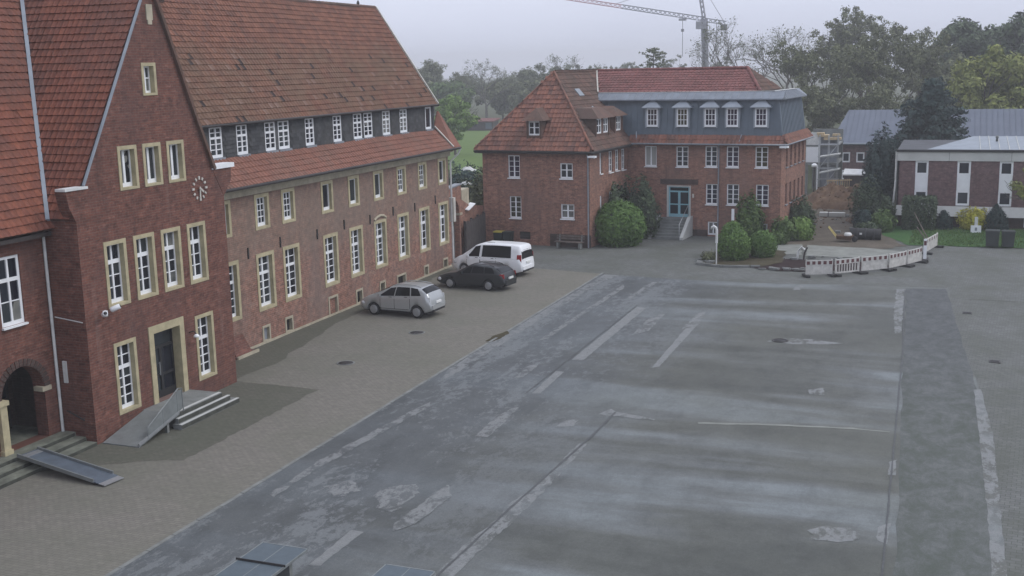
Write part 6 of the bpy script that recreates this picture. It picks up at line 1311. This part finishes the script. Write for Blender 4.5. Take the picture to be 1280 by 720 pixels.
def branch(mb, p, d, L, r, depth, spread, tips, kids=(2, 3), bend=0.18, up=0.12, shrink=0.72):
    n = 3; pts = [p]; dd = d.copy()
    for i in range(n):
        dd = (dd + Vector((random.gauss(0, bend), random.gauss(0, bend), random.gauss(0, bend) + up))).normalized(); pts.append(pts[-1] + dd * L / n)
    mb.tube(pts, [r, r * 0.85, r * 0.72, r * 0.6], 6 if r > 0.06 else (4 if r > 0.025 else 3), cap=False)
    tips.append((pts[-1], L))
    if depth == 0: return
    for k in range(random.choice(kids)):
        nd = (dd + Vector((random.gauss(0, spread), random.gauss(0, spread), random.gauss(0, spread * 0.6)))).normalized()
        s = pts[-1] if k < 2 else pts[2]
        branch(mb, s, nd, L * shrink * random.uniform(0.8, 1.15), r * 0.6, depth - 1, spread, tips, kids, bend, up, shrink)
def tree(name, lab, cat, x, y, h, hw, style, leaf, group=None, seed=0, bark='bark', z0=0.0, dens=1.0, lsize=0.26, deep=5):
    random.seed(seed); global rng; rng = np.random.default_rng(seed)
    t = thing(name, lab, cat, (x, y, z0), 0, group); mb = MB(); tips = []
    if style == 'bare':
        mb.tube([(0, 0, -0.1), (0.05, 0, h * 0.16), (0.0, 0.1, h * 0.32)], [h * 0.026, h * 0.021, h * 0.018], 8, cap=False)
        for k in range(4):
            a = k * 1.6 + random.uniform(-.3, .3); branch(mb, Vector((0, 0.1, h * random.uniform(0.26, 0.33))), Vector((math.cos(a) * 0.55 * hw / h * 4, math.sin(a) * 0.5, 1.0)).normalized(), h * 0.24, h * 0.012, deep, 0.52, tips, (2, 3), 0.16, 0.07, 0.74)
        part('trunk', mb, bark, t)
        if leaf:
            cl = [(tuple(p), 0.45) for p, L in tips if random.random() < 0.6]; me = leaf_mesh('crown', leaf_arrays(cl, int(5 * dens), 0.13), leaf); link('crown', me, t)
        return t
    if style == 'broad':
        tr_h = h * 0.30; mb.tube([(0, 0, -0.1), (0.04, 0, tr_h * 0.5), (0, 0.05, tr_h)], [h * 0.024, h * 0.019, h * 0.016], 8, cap=False)
        for k in range(6):
            a = k * 1.05 + random.uniform(-.3, .3); branch(mb, Vector((0, 0.05, tr_h * random.uniform(0.75, 1.0))), Vector((math.cos(a) * hw / h * 2.0, math.sin(a) * hw / h * 2.0, 0.9)).normalized(), h * 0.26, h * 0.010, 2, 0.45, tips, (2, 3))
        part('trunk', mb, bark, t); cl = []
        n = int(54 * dens)
        for k in range(n):
            u = random.uniform(-1, 1); a = random.uniform(0, 2 * math.pi); q = math.sqrt(1 - u * u); rr = random.uniform(0.45, 0.92)
            lump = 1.0 + 0.16 * math.sin(3 * a + seed) + 0.12 * math.sin(5 * a + 2 * u + seed * 2)
            c = (q * math.cos(a) * hw * rr * lump, q * math.sin(a) * hw * rr * lump, h * 0.58 + u * h * 0.38 * rr * (1.05 if u > 0 else 0.95))
            cl.append((c, hw * random.uniform(0.16, 0.32)))
        V = leaf_arrays(cl, lambda r: int(150 * dens), lsize, 0.8, 0.25)
        link('crown', leaf_mesh('crown', V, leaf), t); return t
    if style == 'misty':      # early spring: fine branches with a thin veil of small leaves
        mb.tube([(0, 0, -0.1), (0.04, 0, h * 0.15), (0, 0.05, h * 0.3)], [h * 0.024, h * 0.019, h * 0.016], 8, cap=False)
        for k in range(5):
            a = k * 1.26 + random.uniform(-.3, .3); branch(mb, Vector((0, 0.05, h * random.uniform(0.2, 0.3))), Vector((math.cos(a) * hw / h * 2.1, math.sin(a) * hw / h * 2.1, 1.0)).normalized(), h * 0.26, h * 0.011, 4, 0.48, tips, (2, 3), 0.15, 0.08, 0.74)
        part('trunk', mb, bark, t)
        cl = [(tuple(p), hw * random.uniform(0.10, 0.19)) for p, L in tips]; random.shuffle(cl); cl = cl[:int(260 * dens)]
        V = leaf_arrays(cl, 44, lsize * 0.55, 0.8, 0.1); link('crown', leaf_mesh('crown', V, leaf), t); return t
    if style == 'pine':
        mb.tube([(0, 0, -0.1), (0, 0, h * 0.5), (0.05, 0, h * 0.96)], [h * 0.022, h * 0.014, 0.02], 8, cap=False); cl = []
        nl = 11
        for i in range(nl):
            f = i / (nl - 1); z = h * (0.22 + 0.76 * f); r = hw * (1 - f) ** 0.72 * random.uniform(0.85, 1.12) + 0.18
            m_ = max(3, int(9 * (1 - f) + 3))
            for k in range(m_):
                a = k * 2 * math.pi / m_ + random.uniform(-.35, .35); rr = r * random.uniform(0.75, 1.1)
                mb.tube([(0, 0, z), (math.cos(a) * rr * 0.5, math.sin(a) * rr * 0.5, z + 0.02 * h), (math.cos(a) * rr, math.sin(a) * rr, z + 0.01 * h)], [0.06, 0.04, 0.015], 4, cap=False)
                for q in (0.35, 0.65, 0.95): cl.append(((math.cos(a) * rr * q, math.sin(a) * rr * q, z + random.uniform(-.02, .05) * h), hw * random.uniform(0.13, 0.21)))
        part('trunk', mb, bark, t); V = leaf_arrays(cl, int(75 * dens), lsize, 0.5, 0.1); link('crown', leaf_mesh('crown', V, leaf), t); return t
    if style == 'cedar':
        mb.tube([(0, 0, -0.1), (0, 0, h * 0.6), (0.1, 0, h * 0.97)], [h * 0.02, h * 0.014, 0.03], 8, cap=False); cl = []
        for i in range(13):
            f = i / 12; z = h * (0.55 + 0.43 * f)
            for k in range(4):
                a = random.uniform(0, 2 * math.pi); rr = hw * random.uniform(0.4, 1.15) * (1 - f * 0.45)
                mb.tube([(0, 0, z - 0.3), (math.cos(a) * rr, math.sin(a) * rr, z)], [0.07, 0.02], 4, cap=False)
                for q in (0.6, 1.0): cl.append(((math.cos(a) * rr * q, math.sin(a) * rr * q, z + random.uniform(-.25, .25)), random.uniform(0.25, 0.5)))
        part('trunk', mb, bark, t); link('crown', leaf_mesh('crown', leaf_arrays(cl, int(18 * dens), 0.15, 0.45, 0.1), leaf), t); return t
BACK = 'hazy trees beyond the meadow'
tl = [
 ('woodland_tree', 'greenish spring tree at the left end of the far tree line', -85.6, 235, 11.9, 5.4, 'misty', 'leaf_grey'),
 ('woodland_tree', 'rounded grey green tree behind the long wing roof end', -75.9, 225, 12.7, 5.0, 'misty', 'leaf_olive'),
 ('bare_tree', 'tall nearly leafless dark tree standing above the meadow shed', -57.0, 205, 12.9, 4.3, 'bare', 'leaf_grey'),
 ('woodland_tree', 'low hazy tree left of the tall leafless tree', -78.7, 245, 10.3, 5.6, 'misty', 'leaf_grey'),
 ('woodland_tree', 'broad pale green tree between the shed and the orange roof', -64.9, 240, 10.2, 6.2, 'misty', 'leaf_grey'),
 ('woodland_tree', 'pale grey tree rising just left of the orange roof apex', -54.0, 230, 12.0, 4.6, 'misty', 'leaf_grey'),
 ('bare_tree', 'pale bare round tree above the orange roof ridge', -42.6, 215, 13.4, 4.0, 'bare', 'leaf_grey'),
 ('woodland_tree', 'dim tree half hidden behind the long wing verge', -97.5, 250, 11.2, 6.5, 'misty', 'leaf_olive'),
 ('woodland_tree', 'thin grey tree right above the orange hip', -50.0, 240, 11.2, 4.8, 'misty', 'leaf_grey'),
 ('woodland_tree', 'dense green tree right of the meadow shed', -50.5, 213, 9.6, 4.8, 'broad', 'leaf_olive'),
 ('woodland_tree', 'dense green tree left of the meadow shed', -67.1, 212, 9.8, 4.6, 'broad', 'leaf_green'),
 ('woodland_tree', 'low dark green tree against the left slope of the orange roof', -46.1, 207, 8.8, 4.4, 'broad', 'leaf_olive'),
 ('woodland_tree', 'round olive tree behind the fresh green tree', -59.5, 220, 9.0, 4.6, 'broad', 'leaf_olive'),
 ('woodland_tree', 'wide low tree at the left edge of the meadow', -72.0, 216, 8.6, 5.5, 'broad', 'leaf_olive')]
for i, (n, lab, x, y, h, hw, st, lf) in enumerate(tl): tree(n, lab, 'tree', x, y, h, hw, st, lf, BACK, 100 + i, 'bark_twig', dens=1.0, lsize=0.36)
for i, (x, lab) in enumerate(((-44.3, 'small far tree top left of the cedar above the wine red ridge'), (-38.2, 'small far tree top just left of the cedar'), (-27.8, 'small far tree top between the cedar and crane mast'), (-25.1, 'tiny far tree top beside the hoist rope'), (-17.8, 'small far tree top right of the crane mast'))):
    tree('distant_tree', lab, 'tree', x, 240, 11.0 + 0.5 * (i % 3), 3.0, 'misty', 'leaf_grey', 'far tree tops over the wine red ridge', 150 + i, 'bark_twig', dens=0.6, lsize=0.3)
tree('young_tree', 'fresh light green tree beside the end of the long wing', 'tree', -35.0, 140, 8.3, 2.7, 'broad', 'leaf_fresh', None, 170, dens=0.9, lsize=0.22)
tree('cedar_tree', 'flat layered cedar silhouetted above the wine red ridge', 'tree', -5.5, 130, 13.2, 2.2, 'cedar', 'leaf_grey', None, 171, 'bark_twig')
tree('bare_tree', 'large bare tree right of the crane mast', 'tree', 1.9, 150, 16.2, 5.4, 'bare', 'leaf_grey', None, 172, 'bark_pale', dens=0.5, deep=6)
tree('bare_tree', 'second large bare tree above the right end of the metal storey', 'tree', 7.2, 155, 16.2, 5.2, 'bare', 'leaf_grey', None, 175, 'bark_pale', dens=0.5, deep=6)
tree('spring_tree', 'olive green spring tree behind the half built house', 'tree', 13.4, 135, 13.6, 4.6, 'misty', 'leaf_olive', None, 174, dens=1.2, lsize=0.3)
tree('spring_tree', 'low olive tree just right of the metal storey', 'tree', 11.6, 128, 8.6, 3.2, 'misty', 'leaf_olive', None, 176, dens=1.1, lsize=0.28)
tree('tall_tree', 'tallest brownish tree top over the far hall', 'tree', 15.2, 170, 18.3, 4.4, 'misty', 'leaf_olive', None, 177, dens=1.2, lsize=0.34)
tree('spring_tree', 'wide olive tree right behind the far hall roof', 'tree', 19.5, 140, 14.2, 4.6, 'misty', 'leaf_olive', None, 178, dens=1.5, lsize=0.32)
tree('spring_tree', 'grey green tree above the dark pine', 'tree', 23.4, 165, 14.6, 4.0, 'misty', 'leaf_grey', None, 179, dens=1.2, lsize=0.32)
tree('dark_tree', 'big dark green tree mass at the top right', 'tree', 29.0, 162, 17.8, 5.6, 'broad', 'leaf_dark', None, 180, dens=1.5, lsize=0.34)
tree('dark_tree', 'dark tall tree at the right picture edge', 'tree', 34.6, 157, 17.6, 4.8, 'broad', 'leaf_dark', None, 181, dens=1.3, lsize=0.34)
tree('yellow_green_tree', 'rounded yellow green tree in front of the dark trees at right', 'tree', 30.6, 126, 13.0, 4.6, 'broad', 'leaf_yellow', None, 182, dens=1.5, lsize=0.24)
tree('spring_tree', 'mid green tree between the pine and the yellow green tree', 'tree', 25.2, 147, 12.4, 4.2, 'broad', 'leaf_olive', None, 183, dens=1.2, lsize=0.3)
tree('spring_tree', 'low bushy tree over the left end of the far hall', 'tree', 17.4, 126, 9.4, 3.6, 'misty', 'leaf_olive', None, 184, dens=1.3, lsize=0.28)
tree('pine_tree', 'dark blue green pine with spreading tiers behind the flat roof', 'tree', 25.4, 99, 9.2, 4.3, 'pine', 'leaf_pine', None, 185, dens=1.3, lsize=0.19)
tree('edge_tree', 'yellowish branch tree at the right corner of the flat roofed building', 'tree', 32.0, 79, 5.3, 1.5, 'broad', 'leaf_yellow', None, 186, dens=0.6, lsize=0.10)
# a dark conifer and clipped or loose bushes
def bush(name, lab, x, y, rx, ry, h, leaf, size, n, group=None, shape='ball', seed=1, z0=0.0, rough=0.06, rz=0.0):
    rg = np.random.default_rng(seed); t = thing(name, lab, 'bush' if shape != 'block' else 'hedge', (x, y, z0), rz, group)
    if shape == 'block':
        f = rg.integers(0, 5, n); u = rg.uniform(-1, 1, n); v = rg.uniform(-1, 1, n); w_ = rg.uniform(0, 1, n)
        P = np.stack([np.where(f < 2, np.where(f == 0, -1, 1), u) * rx, np.where(f == 2, -1, np.where(f == 3, 1, v)) * ry, np.where(f == 4, 1.0, w_) * h], 1)
    else:
        z = rg.uniform(-0.75, 1, n); a = rg.uniform(0, 2 * np.pi, n); q = np.sqrt(np.maximum(0, 1 - z * z))
        if shape == 'cone': zz = (z + 0.75) / 1.75; q = np.maximum(0.03, (1 - zz ** 2.2)) ; P = np.stack([q * np.cos(a) * rx, q * np.sin(a) * ry, zz * h], 1)
        else:
            k = 1.0
            if shape == 'loose': k = 1 + 0.22 * np.sin(3 * a + seed) * np.cos(2.5 * z + seed) + 0.12 * np.sin(7 * a + 5 * z)
            P = np.stack([q * np.cos(a) * rx * k, q * np.sin(a) * ry * k, (z + 0.75) / 1.75 * h * (k if shape == 'loose' else 1)], 1)
    c = np.array([0, 0, h * 0.45]); dp = rg.uniform(0, 1, (n, 1)) ** 2 * (0.35 if shape == 'loose' else 0.22)
    P = P + (c - P) * dp * np.array([1, 1, 0.6]) + rg.normal(size=(n, 3)) * rough
    P[:, 2] = np.maximum(P[:, 2], 0.02)
    nr_ = (P - c) / np.array([rx, ry, h * 0.55]); nr_ /= np.linalg.norm(nr_, axis=1)[:, None] + 1e-6; nr_ = nr_ + rg.normal(size=(n, 3)) * 0.42; nr_ /= np.linalg.norm(nr_, axis=1)[:, None]
    A_ = rg.normal(size=(n, 3)); A_ -= (A_ * nr_).sum(1)[:, None] * nr_; A_ /= np.linalg.norm(A_, axis=1)[:, None]; B_ = np.cross(nr_, A_); B_ -= (A_ * B_).sum(1)[:, None] * A_; B_ /= np.linalg.norm(B_, axis=1)[:, None]
    s = (size * (0.5 + rg.random(n)))[:, None]; V = np.stack([P - A_ * s, P - B_ * s * .5, P + A_ * s, P + B_ * s * .5], 1).reshape(-1, 3)
    link('crown', leaf_mesh('crown', V, leaf), t)
    mb = MB()
    for k in range(7):
        a = k * 0.9; mb.tube([(0.05 * math.cos(a), 0.05 * math.sin(a), 0), (rx * .4 * math.cos(a), ry * .4 * math.sin(a), h * .4), (rx * .75 * math.cos(a + .3), ry * .75 * math.sin(a + .3), h * .72)], [0.04, 0.025, 0.01], 5, cap=False)
    part('stems', mb, 'bark', t); return t
bush('clipped_bush', 'largest clipped round bush at the corner of the orange roofed wing', 7.35, 69.9, 1.68, 1.45, 2.8, 'leaf_box', 0.10, 9000, 'clipped bushes', 'ball', 201)
bush('dark_shrub', 'dark loose shrub climbing beside the house stairs', 7.9, 73.0, 1.15, 0.9, 3.4, 'leaf_dark', 0.12, 5000, None, 'loose', 202)
bush('dark_shrub', 'dark climber on the wing wall behind the largest round bush', 6.5, 72.2, 0.7, 1.6, 3.3, 'leaf_dark', 0.12, 4500, None, 'loose', 203)
bush('clipped_bush', 'round clipped bush right behind the bent lamp post', 15.38, 65.9, 0.92, 0.9, 1.85, 'leaf_box', 0.07, 6000, 'clipped bushes', 'ball', 204, 0.04)
bush('clipped_bush', 'round clipped bush right of the bush behind the lamp post', 16.85, 67.3, 0.78, 0.78, 1.5, 'leaf_box', 0.07, 5000, 'clipped bushes', 'ball', 205, 0.04)
bush('clipped_bush', 'round bush partly behind the bush at the lamp post', 15.0, 67.5, 0.7, 0.7, 1.95, 'leaf_box', 0.07, 4200, 'clipped bushes', 'ball', 206, 0.04)
bush('low_plant', 'small reddish low plant at the left tip of the planting bed', 14.1, 65.0, 0.42, 0.35, 0.5, 'leaf_olive', 0.05, 900, None, 'loose', 207, 0.04)
bush('spreading_shrub', 'spreading green shrub against the house wall behind the thin white post', 14.95, 73.9, 0.82, 0.6, 2.5, 'leaf_green', 0.10, 4200, None, 'loose', 208)
bush('spreading_shrub', 'low green shrub at the right corner of the middle house', 17.2, 74.0, 0.75, 0.6, 1.25, 'leaf_green', 0.10, 3200, None, 'loose', 209)
bush('spreading_shrub', 'mid green shrub beside the dug path right of the house corner', 18.2, 74.6, 0.75, 0.7, 1.35, 'leaf_fresh', 0.09, 2600, None, 'loose', 210)
bush('dark_shrub', 'dark rounded shrub along the side wall of the middle house', 17.7, 77.8, 0.85, 1.0, 2.0, 'leaf_dark', 0.10, 4200, None, 'loose', 211)
bush('low_plant', 'low leafy plant in front of the house corner shrubs', 16.9, 72.3, 0.7, 0.4, 0.7, 'leaf_green', 0.07, 1500, None, 'loose', 212)
bush('hedge_block', 'tall square cut dark hedge block in front of the first window strip', 25.15, 80.9, 1.0, 0.6, 2.15, 'leaf_dark', 0.08, 6500, None, 'block', 213, 0.02)
bush('cone_bush', 'dark cone bush left of the yellow bush', 26.7, 81.3, 0.58, 0.5, 1.22, 'leaf_pine', 0.06, 2600, 'dark cone bushes', 'cone', 214, 0.02)
bush('cone_bush', 'larger dark cone bush right of the yellow bush', 29.95, 81.3, 0.78, 0.6, 1.72, 'leaf_pine', 0.06, 3400, 'dark cone bushes', 'cone', 215, 0.02)
bush('yellow_bush', 'bright yellow flowering bush in front of the flat roofed building', 28.55, 81.4, 0.92, 0.5, 1.38, 'blossom_yellow', 0.07, 3200, None, 'loose', 216, 0.02)
bush('round_conifer', 'dark round conifer rising left of the flat roofed building', 22.0, 91, 1.15, 1.1, 5.2, 'leaf_pine', 0.14, 8000, None, 'loose', 217)
for i, (x, y, rx, h, lf, lab) in enumerate(((21.6, 83.5, 1.1, 2.75, 'leaf_dark', 'tallest dark shrub left of the pale side wall'), (22.7, 82.0, 0.85, 1.9, 'leaf_dark', 'dark shrub at the foot of the flat building corner'), (21.7, 79.6, 0.6, 1.25, 'leaf_pine', 'small dark rounded shrub above the black pipe'), (22.9, 79.3, 0.75, 1.25, 'leaf_green', 'brighter green shrub at the left end of the lawn'), (22.0, 78.2, 0.7, 0.6, 'leaf_dark', 'flat dark ground shrub behind the black pipe'), (21.7, 87.0, 0.7, 2.4, 'leaf_pine', 'dark shrub beside the earth mound'))):
    bush('dark_shrub', lab, x, y, rx, rx * 0.9, h, lf, 0.10, 3000, 'shrubs between the works and the flat building', 'loose', 220 + i)
for i, (x, y, rx, h, lf, lab) in enumerate(((-4.6, 74.5, 1.8, 3.0, 'leaf_dark', 'dark garden hedge right behind the passage wall'), (-8.0, 80.0, 2.6, 3.6, 'leaf_pine', 'dark hedge at the meadow corner behind the long wing'), (-11.0, 84.5, 2.4, 3.3, 'leaf_dark', 'far dark hedge clump toward the meadow'), (-2.9, 71.5, 0.9, 3.6, 'leaf_olive', 'leafy shrub above the cream gate pier'))):
    bush('garden_hedge', lab, x, y, rx, rx * 0.9, h, lf, 0.13, 4500, 'hedges behind the passage wall', 'loose', 230 + i)
# grass blades along the lawn edge and weeds: one mass
rg = np.random.default_rng(5); n = 9000
P = np.stack([rg.uniform(24.8, 40, n), rg.uniform(73.9, 82, n), np.full(n, 0.02)], 1); hgt = rg.uniform(0.03, 0.10, n); dx = rg.normal(size=(n, 2)) * 0.03
V = np.stack([P + np.array([-0.02, 0, 0]), P + np.array([0.02, 0, 0]), P + np.stack([dx[:, 0] + .01, dx[:, 1], hgt], 1), P + np.stack([dx[:, 0] - .01, dx[:, 1], hgt], 1)], 1).reshape(-1, 3)
tag(link('grass_blades', leaf_mesh('grass_blades', V, 'leaf_green')), 'short mown grass in front of the flat roofed building', None, None, 'stuff')
# ------------------------------------------------------------------ the damp air
hz = bpy.data.materials.new('haze'); hz.use_nodes = True; hz.node_tree.nodes.clear()
pv = hz.node_tree.nodes.new('ShaderNodeVolumePrincipled'); ho = hz.node_tree.nodes.new('ShaderNodeOutputMaterial')
pv.inputs['Color'].default_value = (0.97, 0.98, 1.0, 1); pv.inputs['Density'].default_value = 0.0011; pv.inputs['Anisotropy'].default_value = 0.2
hz.node_tree.links.new(pv.outputs[0], ho.inputs['Volume'])
o = link('haze', MB().box(-950, 950, -250, 1250, -1.1, 26).mesh('haze', [])); o.data.materials.append(hz); o['kind'] = 'stuff'
